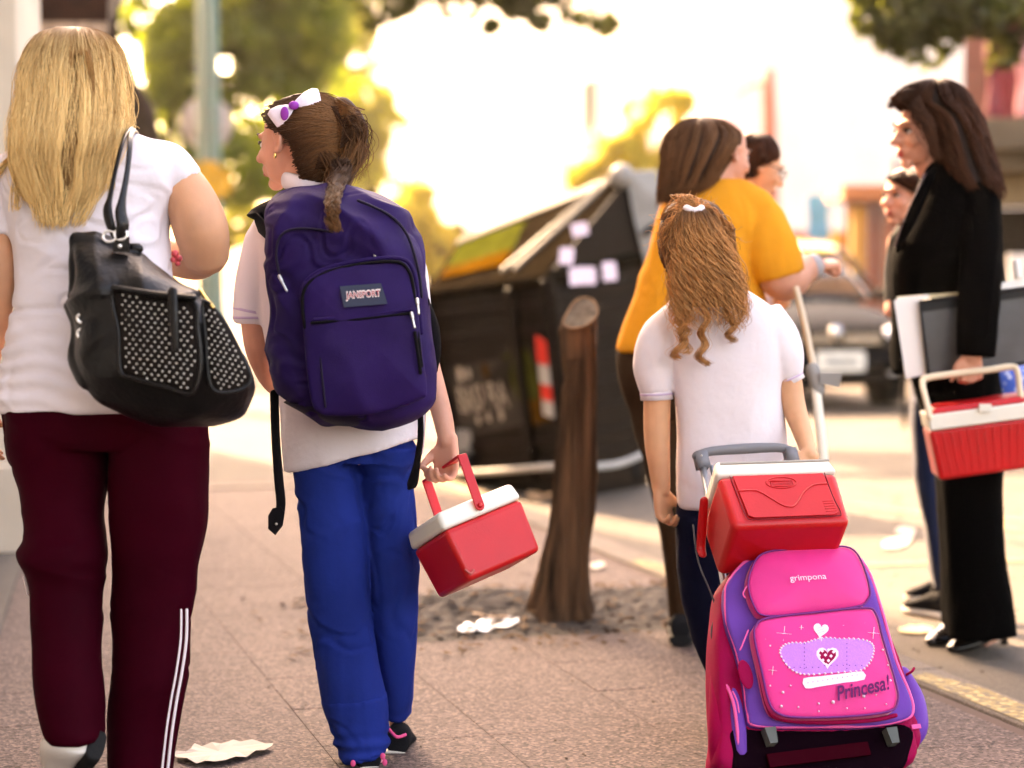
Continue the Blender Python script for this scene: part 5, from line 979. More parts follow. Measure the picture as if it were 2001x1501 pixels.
shoe(p7, 'shoe', G(1852, 1212, -.03)+np.array([0, 0, .015]), G(1772, 1196, -.03)+np.array([0, 0, .015]), np.array([0, 0, 1.]), .085, .08, M_canv, M_solew)
shoe(p7, 'shoe', G(1852, 1180, -.03)+np.array([0, 0, .015]), G(1770, 1174, -.03)+np.array([0, 0, .015]), np.array([0, 0, 1.]), .085, .08, M_canv, M_solew)
cap7 = [(334, 1755, 1790, D7, .10), (341, 1740, 1806, D7, .17), (352, 1733, 1816, D7, .205), (366, 1750, 1822, D7, .205), (380, 1776, 1826, D7+.01, .2), (400, 1792, 1828, D7+.03, .16), (430, 1797, 1832, D7+.02, .13), (470, 1806, 1834, D7, .08)]
h7 = obj('hair', vloft(shrink(cap7, .002), 5, 28), H_dark_in, p7)
hair_obj('strand', [shell_strands(cap7, 400, 0, TAU, (0, .1), (.7, 1.), .004, 1, rad=.0018, lift=.005, seed=81, M=14)], H_dark, h7)
# ================================================================== STREET THINGS
# stump
DS = 6.56
M_stp = mat('weathered_stump_wood', (0.1004, 0.05347, 0.02864), .9, var=.85, vscale=9, stretch=(2.2, 2.2, .25), bump=.9, bscale=70)
M_cut = mat('grey_cut_wood', (0.12, 0.099, 0.072), .9, var=.35, vscale=40, bump=.8, bscale=90); M_edge = mat('pale_split_edge', (0.204, 0.12, 0.066), .85, var=.3, vscale=20)
sp_ = thing('tree_stump', 'tall weathered bare trunk stump with slanted sawn top standing in the tree pit', 'stump', (P(1095, 1210, DS)[0], DS, 0))
def fs(co, no):
    th = np.arctan2(co[:, 1]-DS, co[:, 0]-P(1115, 0, DS)[0]); z = co[:, 2]
    g = ridge(np.stack([th*2.6+.5*vnoise(co*3, 8), z*.9, th*0], 1), 5)+.6*ridge(np.stack([th*6, z*1.6, th*0+3], 1), 6)
    return .011*g+.014*vnoise(co*np.array([9, 9, 4.]), 7)+.005*ridge(np.stack([th*11, z*3, th*0+7], 1), 9)+.012*crease(np.stack([th*.8, z*.5, th*0], 1), (1, 1, 1), 12, .06)+.012*np.exp(-z/.08)*np.sin(th*5)
stb = [(1225, 1020, 1160, DS, .26), (1200, 1032, 1158, DS, .24), (1160, 1046, 1153, DS, .21), (1100, 1062, 1153, DS, .19), (1020, 1080, 1160, DS, .17), (920, 1090, 1162, DS, .15), (820, 1096, 1165, DS, .14), (730, 1103, 1167, DS, .135), (660, 1102, 1167, DS, .13), (645, 1099, 1167, DS, .125)]
obj('trunk', fuse([vloft(stb, 5, 32, 2.1)], .0055, 1, fs), M_stp, sp_)
tp = np.array([P(x, y, d) for x, y, d in ((1099, 632, DS-.035), (1108, 612, DS-.0), (1120, 592, DS+.035), (1138, 581, DS+.055), (1158, 586, DS+.05), (1168, 604, DS+.01), (1163, 622, DS-.035), (1144, 637, DS-.062), (1116, 642, DS-.06))])
tc = cr(tp, 3, True); obj('top', prism(tc, (0, 0, -.10)), M_stp, sp_, smooth=False); obj('cut_face', prism(tc+[0, -.002, .003], (0, .003, -.006)), M_cut, sp_, smooth=False)
obj('split_edge', tube(tp+[0, -.008, 0], [.0035, .004, .003, .003, .004, .003, .004, .005, .004], n=8, closed=True, sub=3), M_edge, sp_)
# dumpster
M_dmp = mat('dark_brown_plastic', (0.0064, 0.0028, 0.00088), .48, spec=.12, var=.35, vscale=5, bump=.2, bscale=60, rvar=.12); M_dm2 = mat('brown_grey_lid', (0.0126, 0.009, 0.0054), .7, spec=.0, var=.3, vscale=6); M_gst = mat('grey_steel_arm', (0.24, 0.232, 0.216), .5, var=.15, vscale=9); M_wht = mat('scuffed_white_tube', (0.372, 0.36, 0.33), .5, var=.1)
M_yg = mat('yellow_green_sticker', (0.0405, 0.045, 0.0072), .7, spec=.0, var=.35, vscale=9); M_or = mat('orange_sticker', (0.072, 0.0306, 0.0027), .7, spec=.0, var=.3, vscale=12); M_red = mat('red_reflector', (.62, .03, .02), .35); M_bas = mat('faded_grey_sticker', (0.025, 0.02, 0.015), .5, var=.5, vscale=9)
du = thing('dumpster', 'large dark tilting waste container with gabled lid and stickers beyond the stump', 'dumpster', (.2, 11, RZ))
N_ = P(1068, 545, 10.2); Lf = P(836, 574, 11.25); Rt = P(1262, 502, 11.1); Nb = P(1112, 940, 10.28); Lb = P(884, 948, 11.2); Rb_ = P(1268, 905, 11.05)
Bk = Lf+Rt-N_; Bb = Lb+Rb_-Nb
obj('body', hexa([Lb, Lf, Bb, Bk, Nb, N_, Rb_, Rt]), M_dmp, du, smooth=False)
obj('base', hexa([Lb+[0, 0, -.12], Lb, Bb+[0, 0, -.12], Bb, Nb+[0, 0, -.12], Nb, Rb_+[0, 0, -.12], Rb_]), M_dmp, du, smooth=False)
def quad(a, b, c, d, u, v): return (a*(1-u)*(1-v)+b*u*(1-v)+c*u*v+d*(1-u)*v)   # a TL b TR c BR d BL
nL = nrm(np.cross(Lf-N_, Nb-N_)); nL = nL if nL[1] < 0 else -nL; nR = nrm(np.cross(Rt-N_, Nb-N_)); nR = nR if nR[1] < 0 else -nR
def bar(a, b, w, t, n): d = nrm(b-a); s = np.cross(d, n); return box((a+b)/2+n*t/2*.9, (np.linalg.norm(b-a), w, t), [d, s, n])
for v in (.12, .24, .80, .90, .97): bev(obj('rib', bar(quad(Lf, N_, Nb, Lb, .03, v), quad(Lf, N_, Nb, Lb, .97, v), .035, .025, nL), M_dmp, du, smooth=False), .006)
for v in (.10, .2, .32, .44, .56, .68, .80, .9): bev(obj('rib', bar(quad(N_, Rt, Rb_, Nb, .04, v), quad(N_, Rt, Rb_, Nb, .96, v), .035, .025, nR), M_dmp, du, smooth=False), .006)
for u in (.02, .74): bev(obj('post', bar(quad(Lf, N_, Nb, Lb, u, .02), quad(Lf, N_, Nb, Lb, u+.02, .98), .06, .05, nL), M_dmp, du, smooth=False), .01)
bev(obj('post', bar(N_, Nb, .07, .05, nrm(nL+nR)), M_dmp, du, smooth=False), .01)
def rim(a, b): return tube([a, b], .035, n=12, sub=1)
obj('rim', join(rim(Lf, N_), rim(N_, Rt), rim(Rt, Bk), rim(Bk, Lf)), M_dm2, du)
# lid (gable)
RL, RR = P(898, 472, 12.0), P(1226, 336, 10.95); LfT, NT, RtT = Lf+[0, 0, .03], N_+[0, 0, .035], Rt+[0, 0, .03]
lid = (np.array([LfT, NT, RtT, Bk+[0, 0, .03], RL, RR]), [[0, 1, 5, 4], [1, 2, 5], [2, 3, 4, 5], [3, 0, 4], [0, 3, 2, 1]])
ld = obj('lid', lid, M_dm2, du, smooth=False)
nl = nrm(np.cross(NT-LfT, RR-LfT)); nl = nl if nl[2] > 0 else -nl
lp = lambda u, v: quad(RL, RR, NT, LfT, u, v)+nl*.012
def lidpanel(name, us, m, t=.008): pl = [lp(u, v) for u, v in us]; return obj(name, prism(pl, nl*t), m, ld, smooth=False)
lidpanel('lid_sticker', [(.05, .18), (.50, .22), (.60, .82), (.10, .86)], M_yg)
lidpanel('sticker_edge', [(.085, .70), (.575, .66), (.60, .86), (.10, .90)], M_or, .012)
M_hl = mat('glare_lid_rib', (0.136, 0.124, 0.104), .35)  # lid ribs and bars coloured pale to stand for glare
for v in (.05, .12): obj('lid_rib', tube([lp(.02, v), lp(.93, v)], .016, n=8, sub=1), M_hl, ld)
for a, b in (((.98, .02), (.74, .95)), ((.94, .02), (.64, .95))): obj('lid_bar', tube([lp(*a)+nl*.01, lp(*b)+nl*.01], .013, n=8, sub=1), M_hl, ld)
nt_ = nrm(np.cross(RtT-NT, RR-NT)); nt_ = nt_ if nt_[1] < 0 else -nt_
obj('end_cap', prism([NT*.96+RR*.02+RtT*.02+nt_*.004, RtT*.96+RR*.02+NT*.02+nt_*.004, RR*.96+NT*.02+RtT*.02+nt_*.004], nt_*.02), M_dmp, ld, smooth=False)
# steel lifting arm at the right
av = [P(1222, 335, 10.85), P(1284, 332, 11.0), P(1292, 400, 11.0), P(1290, 560, 11.1), P(1262, 520, 11.0), P(1240, 430, 10.9)]
bev(obj('lifting_arm', prism(av, (0, .10, 0)), M_gst, du, smooth=False), .01)
obj('arm_pin', tube([P(1215, 345, 10.8), P(1215, 345, 10.95)], .07, n=16), M_gst, du)
obj('arm_slot', tube([P(1262, 455, 10.95), P(1286, 438, 11.0)], .02, n=8), M_dmp, du)
# stickers
M_bill = mat('pale_pink_paper', (.74, .58, .66), .7, var=.1, vscale=30)
for (x, y, w, h, a, pl) in ((1132, 449, 30, 24, .2, 0), (1106, 501, 26, 32, -.1, 0), (1137, 540, 50, 34, .05, 1), (1190, 531, 26, 36, .1, 1)):
    n_ = nt_ if pl == 0 else nR; oo = (NT+nt_*.03 if pl == 0 and n_ is nt_ else (lp(.8, .8) if pl == 0 else N_+nR*.035))
    q = [onp(x+sx_*w/2+a*sy_*h/2, y+sy_*h/2-a*sx_*w/2, oo, n_) for sx_, sy_ in ((-1, -1), (0, -1.08), (1, -1), (1.05, 0), (1, 1), (0, .95), (-1, 1))]
    obj('paper_sticker', prism(q, n_*.004), M_bill, du, smooth=False)
fq = lambda u, v: quad(Lf, N_, Nb, Lb, u, v)+nL*.006
def fpanel(name, us, m, t=.006, nn=0): pl = [fq(u, v)+nL*nn for u, v in us]; return obj(name, prism(pl, nL*t), m, du, smooth=False)
fpanel('front_sticker', [(.10, .40), (.66, .36), (.73, .70), (.16, .76)], M_bas)
fpanel('green_sticker', [(.60, .35), (.80, .33), (.92, .58), (.92, .68), (.72, .71)], M_yg, .007)
fpanel('orange_sticker', [(.715, .60), (.915, .57), (.925, .69), (.725, .72)], M_or, .009)
Rf = nrm(fq(.6, .5)-fq(.2, .52)); Uf = nrm(np.cross(nL, Rf)*1.); Uf = Uf if Uf[2] > 0 else -Uf
M_txt = mat('faded_white_print', (0.3264, 0.288, 0.24), .6, var=.3, vscale=30)
text('lettering', 'BASURA', fq(.39, .555)+nL*.008, Rf, Uf, .50, du, M_txt, height=.155, bold=.012)
for (u, v, s_, m) in ((.22, .43, .05, M_txt), (.29, .43, .035, M_txt), (.44, .42, .045, M_or), (.33, .67, .03, M_txt), (.42, .655, .035, M_txt), (.53, .65, .035, M_txt)):
    c = fq(u, v)+nL*.007; obj('print_mark', prism([c+Rf*s_*math.cos(a)*.7+Uf*s_*math.sin(a) for a in (0, 1., 2.1, 3.3, 4.2, 5.3)], nL*.003), m, du, smooth=False)
# red/white hazard strip on the corner post
cp = lambda k: N_*(1-k)+Nb*k
for i, (k0, k1) in enumerate(((.30, .40), (.40, .50), (.50, .58), (.58, .66))):
    a, b = cp(k0)+nL*.05, cp(k1)+nL*.05; s_ = nrm(Lf-N_); 
    obj('reflector', prism([a-s_*.01, b-s_*.01+[0, 0, -.02], b+s_*.09, a+s_*.09+[0, 0, .04]], nL*.006), M_red if i % 2 == 0 else M_wht, du, smooth=False)
obj('bottom_tube', tube([P(868, 926, 11.05), P(960, 922, 10.6), P(1085, 912, 10.05), P(1165, 912, 10.1), P(1215, 905, 10.5), P(1265, 884, 10.8)], .018, n=10), M_wht, du)
for (x, d) in ((905, 11.0), (1105, 10.4), (1240, 11.0)):
    c = np.array([gx(x, d), d, RZ+.10]); wh = obj('wheel', tube([c-[.03, 0, 0], c+[.03, 0, 0]], .10, n=20, rnd=False, sub=1), M_rub, du)
    obj('hub', tube([c-[.036, 0, 0], c+[.036, 0, 0]], .04, n=12, rnd=False, sub=1), M_gst, wh); obj('fork', box(c+[0, 0, .14], (.09, .05, .14)), M_gst, du, smooth=False)
# ------------------------------------------------------------------ taxi
DT = 17.6; TY = math.radians(-11.)
tx0 = thing('taxi', 'black taxi with yellow roof parked facing the camera at an angle across the street', 'car', (gx(1615, DT), DT, RZ))
fw_ = np.array([math.sin(-TY)*1., -math.cos(TY), 0]); rw_ = np.array([-fw_[1], fw_[0], 0.]); Tc = np.array([gx(1637, DT-.4), DT-.4, RZ])   # Tc front centre
M_cb = mat('black_car_paint', (.003, .003, .0035), .5, spec=.06, coat=.02, rvar=.06); M_cy = mat('taxi_yellow_paint', (.80, .55, .02), .3, coat=.8); M_gl = mat('windscreen_glass', (.008, .012, .008), .08, spec=.4, coat=.3); M_chr = mat('chrome', (.75, .73, .7), .15, metal=1); M_lamp = mat('headlight_glass', (.75, .76, .78), .08, spec=1., coat=1.); M_plt = mat('plate_white', (.75, .75, .68), .5, var=.15, vscale=20)
def T(f, r, u): return Tc+fw_*f+rw_*r+np.array([0, 0, u])     # f forward (0 = bumper, negative back)
def carsec(f, w, z0, z1, n=28, pw=4.): t = np.linspace(0, TAU, n, endpoint=False); return np.array([T(f, math.copysign(abs(math.cos(a))**(2/pw), math.cos(a))*w, (z0+z1)/2+math.copysign(abs(math.sin(a))**(2/pw), math.sin(a))*(z1-z0)/2) for a in t])
bdy = [(.02, .55, .30, .55), (0, .70, .22, .66), (-.12, .78, .2, .74), (-.45, .81, .2, .86), (-1.05, .82, .2, .95), (-1.7, .82, .2, .98), (-2.8, .82, .2, .98), (-3.5, .80, .22, .96), (-3.75, .72, .3, .85), (-3.8, .5, .35, .7)]
obj('body', loft([carsec(*r_) for r_ in cr(bdy, 3)]), M_cb, tx0)
cabin = [(-.95, .70, .92, .96), (-1.3, .68, .92, 1.22), (-1.75, .62, .92, 1.45), (-2.4, .62, .92, 1.5), (-3.0, .62, .92, 1.46), (-3.45, .66, .92, 1.15), (-3.7, .68, .92, .97)]
obj('window', loft([carsec(*r_) for r_ in cr(cabin, 4)]), M_gl, tx0)
roof = [(-1.55, .60, 1.39, 1.40), (-1.75, .635, 1.38, 1.47), (-2.4, .635, 1.39, 1.525), (-3.0, .635, 1.36, 1.48), (-3.2, .6, 1.32, 1.38)]
obj('roof', loft([carsec(*r_) for r_ in cr(roof, 3)]), M_cy, tx0)
for s in (-1, 1):
    obj('pillar', tube([T(-.95, s*.74, .96), T(-1.3, s*.685, 1.23), T(-1.7, s*.63, 1.43), T(-2.4, s*.625, 1.47), T(-3.1, s*.63, 1.40), T(-3.7, s*.72, .97)], .032, n=8), M_cb, tx0)
    obj('pillar', tube([T(-2.35, s*.80, .95), T(-2.35, s*.645, 1.47)], .035, n=8), M_cb, tx0)
    hl = obj('headlight', ell(T(-.07, s*.60, .64), (.17, .10, .09), np.array([rw_, fw_, [0, 0, 1.]])), M_lamp, tx0); obj('bulb', ell(T(.0, s*.60, .64), (.05, .05, .05)), M_chr, hl)
    m_ = obj('mirror', ell(T(-1.15, s*.93, 1.0), (.11, .07, .07), np.array([rw_, fw_, [0, 0, 1.]])), M_cb, tx0)
    obj('fog_lamp', ell(T(-.0, s*.52, .34), (.06, .04, .045), np.array([rw_, fw_, [0, 0, 1.]])), M_lamp, tx0)
    for f in (-.72, -3.05):
        c = T(f, s*.74, .30); w = obj('wheel', tube([c-rw_*.10, c+rw_*.10], .30, n=28, rnd=False, sub=1), M_rub, tx0); obj('rim', tube([c+rw_*s*.09, c+rw_*s*.112], .19, n=20, rnd=False, sub=1), M_steel, w)
        obj('wheel_arch', tube([c+rw_*s*.09+fw_*.36*math.cos(a)+np.array([0, 0, .36*math.sin(a)]) for a in np.linspace(0, math.pi, 9)], .025, n=8), M_cb, tx0)
gr = obj('grille', box(T(.022, 0, .62), (.80, .05, .10), [rw_, fw_, [0, 0, 1.]]), M_dmp, tx0, smooth=False)
for z in (.59, .62, .65): obj('grille_bar', box(T(.05, 0, z), (.80, .015, .012), [rw_, fw_, [0, 0, 1.]]), M_chr, gr, smooth=False)
em = obj('emblem', tube([T(.055, 0, .66), T(.075, 0, .66)], .075, n=24, rnd=False, sub=1), M_chr, tx0)
for s in (-1, 1):
    obj('emblem_stroke', tube([T(.08, s*.045, .70), T(.08, s*.018, .665), T(.08, 0, .69)], .006, n=6, sub=1), M_cb, em)
    obj('emblem_stroke', tube([T(.08, s*.055, .66), T(.08, s*.025, .61), T(.08, 0, .65)], .006, n=6, sub=1), M_cb, em)
bmp = obj('bumper', tube([T(-.25, -.82, .42), T(-.02, -.66, .42), T(.04, 0, .42), T(-.02, .66, .42), T(-.25, .82, .42)], .10, n=14, flat=.9), M_cb, tx0)
bev(obj('number_plate', box(T(.155, 0, .43), (.44, .012, .17), [rw_, fw_, [0, 0, 1.]]), M_plt, tx0, smooth=False), .01)
obj('plate_print', box(T(.163, 0, .43), (.30, .004, .05), [rw_, fw_, [0, 0, 1.]]), mat('plate_print', (.25, .27, .26), .6, var=.9, vscale=60), tx0, smooth=False)
obj('wiper', tube([T(-.90, .1, .985), T(-1.1, -.5, 1.09)], .012, n=6), M_dmp, tx0)
obj('air_intake', box(T(.06, 0, .28), (.9, .06, .09), [rw_, fw_, [0, 0, 1.]]), M_dmp, tx0, smooth=False)
# second parked car glimpsed in pale metal beyond: skip
# ================================================================== CARRIED THINGS
# purple backpack
M_pur = mat('purple_nylon', (0.01768, 0.00624, 0.0598), .6, spec=.10, var=.2, vscale=7, bump=.25, bscale=500); M_pud = mat('dark_purple_base', (0.0072, 0.0036, 0.016), .6, bump=.3, bscale=400); M_bk = mat('black_webbing', (0.003, 0.002, 0.003), .8, spec=.15, bump=.4, bscale=400); M_mesh = mat('black_mesh', (0.004, 0.003, 0.004), .9, spec=.1, bump=.6, bscale=700)
bpk = thing('backpack', 'purple school backpack with front pocket and logo patch on the bow girl', 'backpack', P(690, 828, 4.42))
DB0 = 4.42
bk = [(380, 640, 700, DB0+.04, .06), (388, 588, 728, DB0+.03, .12), (402, 545, 752, DB0+.02, .17), (425, 530, 776, DB0+.01, .20), (460, 527, 800, DB0, .22), (520, 525, 824, DB0, .23), (600, 525, 832, DB0, .235), (680, 527, 842, DB0, .24), (740, 532, 850, DB0, .24), (775, 545, 846, DB0, .235, -6), (800, 566, 812, DB0, .22, -12), (818, 600, 770, DB0+.01, .18, -10), (828, 640, 720, DB0+.03, .10, -2)]
def fb(co, no):
    z = co[:, 2]; x = co[:, 0]; topz = P(0, 470, DB0)[2]
    k = np.clip((z-P(0, 540, DB0)[2])/.08, 0, 1)
    a = ridge(np.stack([x*5, co[:, 1]*3, (z+x*.45)*17], 1), 15); b = ridge(np.stack([x*10+z*7, co[:, 1]*3, z*7-x*3], 1), 22)
    return .020*a*k+.009*b+.005*crease(co, (9, 9, 12), 41)+.003*vnoise(co*14, 6)
obj('main_bag', fuse([vloft(bk, 4, 44, 3.2)], .005, 4, fb), M_pur, bpk)
nB = nrm(np.array([.10, -1., .05])); RB = nrm(np.cross([0, 0, 1.], -nB)); RB = RB if RB[0] > 0 else -RB; UB = np.cross(nB, RB); UB = UB if UB[2] > 0 else -UB
oB = P(700, 660, DB0-.118)
def uvof(px, py, o, n, R, U): q = onp(px, py, o, n)-o; return np.array([q@R, q@U])
def outl(pts, o, n, R, U): return [uvof(x, y, o, n, R, U) for x, y in pts]
def wob(vf, amp, seed, s=(9, 9, 9), keep=None):
    V = np.asarray(vf[0]); return V+amp*np.stack([vnoise(V*s, seed), vnoise(V*s, seed+1), vnoise(V*s, seed+2)], 1), vf[1]
pk = outl([(590, 572), (604, 548), (640, 528), (720, 514), (778, 512), (800, 530), (812, 580), (822, 680), (832, 762), (815, 782), (740, 806), (670, 812), (622, 806), (606, 770), (596, 680)], oB, nB, RB, UB)
def dens(vf, seed, amp):
    V, Fc = vf; V = np.asarray(V); a = ridge(np.stack([V[:, 0]*8, V[:, 1]*4, (V[:, 2]+V[:, 0]*.6)*10], 1), seed)+.6*ridge(np.stack([V[:, 0]*12-V[:, 2]*8, V[:, 1]*4, V[:, 2]*4], 1), seed+3)
    return V+amp*a[:, None]*nB, Fc
def pillow_d(out2, o, R, U, N, depth, puff, seed, amp, sub=6, flat=.94):
    q = cr(out2, sub, True); c = q.mean(0); rings = []
    prof = [(.99, 0), (1.005, .15*depth), (1.005, .75*depth), (.99, .93*depth), (flat, depth)]+[(flat*k, depth+puff*(1-k**2)**.8) for k in np.linspace(.95, .04, 16)]
    for s, h in prof: z = c+(q-c)*s; rings.append(o+z[:, :1]*R+z[:, 1:]*U+h*N)
    V, Fc = loft(rings); V = V+amp*((ridge(np.stack([V[:, 0]*8, V[:, 1]*4, (V[:, 2]+V[:, 0]*.6)*10], 1), seed)+.6*ridge(np.stack([V[:, 0]*12-V[:, 2]*8, V[:, 1]*4, V[:, 2]*4], 1), seed+3))[:, None])*N
    return V, Fc
fp = obj('front_pocket', pillow_d(pk, oB, RB, UB, nB, .045, .018, 31, .0058), M_pur, bpk)
def along(pts, o, n, h, r, m, par, name='piping', sub=4, closed=False, flat=1.):
    q = [onp(x, y, o+n*h, n) for x, y in pts]; return obj(name, tube(q, r, n=8, sub=sub, closed=closed, flat=flat), m, par)
along([(596, 640), (591, 600), (594, 568), (612, 546), (650, 528), (720, 514), (776, 512), (798, 528), (808, 565), (815, 640), (824, 715)], oB, nB, .047, .0038, M_bk, fp, 'zip')
along([(592, 600), (590, 566), (608, 540), (648, 521), (720, 507), (782, 505), (806, 524), (816, 570), (824, 650)], oB, nB, .030, .005, M_pur, fp, 'welt')
along([(548, 545), (540, 500), (548, 462), (580, 447), (640, 452), (690, 470)], oB, nB, .002, .003, M_pud, bpk, 'zip')
along([(700, 392), (760, 420), (796, 460), (818, 530), (824, 580)], P(760, 480, DB0-.09), nrm([.3, -1, .1]), .0, .0032, M_pud, bpk, 'zip')
along([(612, 631), (700, 624), (802, 612)], oB, nB, .061, .0065, M_bk, fp, 'zip', flat=.5)
along([(614, 625), (700, 617), (802, 605)], oB, nB, .062, .004, M_pur, fp, 'welt')
along([(622, 640), (628, 720), (636, 795)], oB, nB, .056, .0025, M_pud, fp, 'seam')
pt = outl([(664, 560), (744, 554), (757, 594), (672, 601)], oB+nB*.063, nB, RB, UB); q = oB+nB*.071
pv_ = [q+a*RB+b*UB for a, b in pt]; nl_ = obj('logo_patch', prism(pv_, nB*.003), mat('grey_navy_patch', (.035, .045, .075), .7, bump=.3, bscale=600), fp, smooth=False)
cpt = np.mean(pv_, 0); tR = nrm(pv_[1]-pv_[0]); tU = nrm(np.cross(nB, tR)); tU = tU if tU[2] > 0 else -tU
Lw_ = np.linalg.norm(pv_[1]-pv_[0])
text('logo_backing', 'JANSPORT', cpt+nB*.0035, tR, tU, Lw_*.86, nl_, mat('logo_white', (.75, .68, .66), .7), bold=.06, height=.022)
text('logo_lettering', 'JANSPORT', cpt+nB*.0045, tR, tU, Lw_*.82, nl_, mat('logo_red', (.42, .03, .05), .7), height=.015)
for (x, y, r_, par) in ((804, 612, 0, fp), (815, 585, .2, fp), (728, 492, -.8, bpk), (546, 540, -.6, bpk)):
    h = .068 if par is fp else .012
    a, b = onp(x, y, oB+nB*h, nB), onp(x+6+14*r_*-1, y+28, oB+nB*(h+.004), nB)
    obj('zip_pull', join(tube([a, a*.7+b*.3], .004, n=8), tube([a*.72+b*.28, b], .0028, n=8)), M_steel, par)
obj('cord_pull', tube([onp(811, 650, oB+nB*.06, nB), onp(818, 700, oB+nB*.06, nB), onp(822, 728, oB+nB*.055, nB)], .004, n=8), M_bk, fp)
mp_ = obj('side_pocket', ptube([(824, 592, DB0+.06, 16), (836, 640, DB0+.05, 22), (842, 690, DB0+.05, 20), (846, 722, DB0+.06, 10)], n=20), M_mesh, bpk)
obj('loop', tube([P(822, 575, DB0-.04), P(836, 588, DB0-.02), P(832, 602, DB0-.01)], .005, n=8), M_bk, bpk)
obj('base_panel', vloft([(792, 556, 822, DB0, .245, -8), (806, 578, 800, DB0, .228, -10), (820, 606, 762, DB0+.01, .19, -9), (830, 645, 715, DB0+.03, .10, -2)], 4, 40, 3.), M_pud, bpk)
obj('shoulder_strap', tube([P(520, 455, 4.5), P(502, 424, 4.56), P(530, 408, 4.56), P(575, 395, 4.50), P(625, 386, 4.45)], [.014, .024, .026, .024, .016], n=14, flat=.35, up=(-.3, .6, .6)), M_bk, bpk)
obj('shoulder_strap', tube([P(790, 440, 4.5), P(775, 425, 4.60), P(745, 405, 4.6), P(700, 390, 4.48)], [.02, .026, .026, .018], n=14, flat=.35, up=(.3, .6, .6)), M_bk, bpk)
obj('haul_loop', tube([P(650, 388, 4.45), P(665, 374, 4.44), P(690, 380, 4.44)], .006, n=8), M_bk, bpk)
obj('strap_tail', tube([P(536, 770, 4.44), P(539, 860, 4.43), P(545, 940, 4.42), P(549, 985, 4.42), P(544, 1012, 4.42), P(536, 1030, 4.42)], [.010, .010, .0105, .0105, .010, .009], n=10, flat=.25, up=(1, 0, 0)), M_bk, bpk)
hx_ = [P(x, y, 4.415) for x, y in ((524, 1008), (532, 994), (548, 990), (556, 1002), (552, 1028), (538, 1046), (524, 1034))]
tb = obj('strap_end', prism(hx_, (0, .008, 0)), M_bk, bpk, smooth=False); obj('stud', ell(P(540, 1024, 4.408), (.003, .003, .003)), M_steel, tb)
obj('strap_tail', tube([P(820, 785, 4.44), P(822, 850, 4.46), P(815, 905, 4.5), P(806, 945, 4.52), P(800, 955, 4.53)], [.006, .007, .008, .012, .005], n=10, flat=.3, up=(1, 0, 0)), M_bk, bpk)
# black studded handbag
DH = 4.02
M_lea = mat('black_leather', (0.0018, 0.001512, 0.00162), .36, spec=.35, bump=.5, bscale=90, var=.2, vscale=10, rvar=.08); M_brn = mat('dark_panel_fabric', (0.0072, 0.0042, 0.003), .75, spec=.15, bump=.4, bscale=400)
hb_ = thing('handbag', 'black leather shoulder bag with white studded panels hanging behind the blonde woman', 'handbag', P(320, 830, DH))
hbr = [(462, 147, 232, DH+.06, .05, 0), (474, 146, 262, DH+.05, .07, -8), (500, 147, 292, DH+.02, .10, -14), (535, 150, 345, DH, .14, -16), (575, 146, 398, DH-.01, .17, -12), (620, 142, 430, DH-.01, .19), (665, 146, 458, DH-.01, .2), (710, 158, 484, DH-.01, .2), (755, 180, 496, DH, .19), (790, 208, 486, DH+.01, .17), (815, 245, 468, DH+.02, .13), (830, 300, 420, DH+.03, .07)]
def fh(co, no):
    x, z = co[:, 0], co[:, 2]; L_ = np.exp(-((x-P(165, 0, DH)[0])/.05)**2)
    return .010*ridge(np.stack([x*9, co[:, 1]*4, (z-x*.4)*13], 1), 5)*(.35+L_)+.006*ridge(np.stack([(x+z*.35)*13, co[:, 1]*3, z*3], 1), 9)*(z > P(0, 580, DH)[2])+.003*vnoise(co*18, 4)
obj('bag_body', fuse([vloft(hbr, 4, 40, 2.4), ptube([(150, 475, DH+.03, 12), (148, 560, DH-.01, 13), (147, 640, DH-.02, 14), (148, 695, DH-.03, 15), (175, 735, DH-.03, 20)], n=14), ptube([(150, 470, DH+.03, 10), (200, 478, DH+.02, 11), (255, 484, DH+.02, 9), (272, 486, DH+.02, 6)], n=12)], .0045, 3, fh), M_lea, hb_)
nH = nrm([-.16, -1., .08]); RH = nrm(np.cross(nH, [0, 0, 1.])); RH = RH if RH[0] > 0 else -RH; UH = np.cross(nH, RH); UH = UH if UH[2] > 0 else -UH
oH = P(300, 670, DH-.105)
pan = [(222, 568), (300, 580), (378, 588), (386, 640), (392, 715), (376, 768), (330, 758), (260, 738), (236, 724), (232, 650)]
pn = outl(pan, oH, nH, RH, UH)
pnl = obj('studded_panel', pillow(pn, oH, RH, UH, nH, .016, .016, flat=.95), M_brn, hb_)
along(pan+[], oH, nH, .018, .004, M_lea, pnl, 'piping', closed=True)
nH2 = nrm([.42, -1., .12]); oH2 = P(440, 690, DH-.085); RH2 = nrm(np.cross(nH2, [0, 0, 1.])); RH2 = RH2 if RH2[0] > 0 else -RH2; UH2 = np.cross(nH2, RH2); UH2 = UH2 if UH2[2] > 0 else -UH2
pan2 = [(396, 590), (420, 604), (448, 645), (478, 705), (490, 742), (468, 762), (425, 766), (408, 740), (402, 660)]
pnl2 = obj('studded_panel', pillow(outl(pan2, oH2, nH2, RH2, UH2), oH2, RH2, UH2, nH2, .012, .012, flat=.95), M_brn, hb_)
along(pan2, oH2, nH2, .013, .0035, M_lea, pnl2, 'piping', closed=True)
def inside(p, poly):
    x, y = p; c = False; n = len(poly)
    for i in range(n):
        (x1, y1), (x2, y2) = poly[i], poly[i-1]
        if (y1 > y) != (y2 > y) and x < (x2-x1)*(y-y1)/(y2-y1)+x1: c = not c
    return c
M_stud = mat('white_metal_stud', (.80, .76, .68), .25, metal=.3)
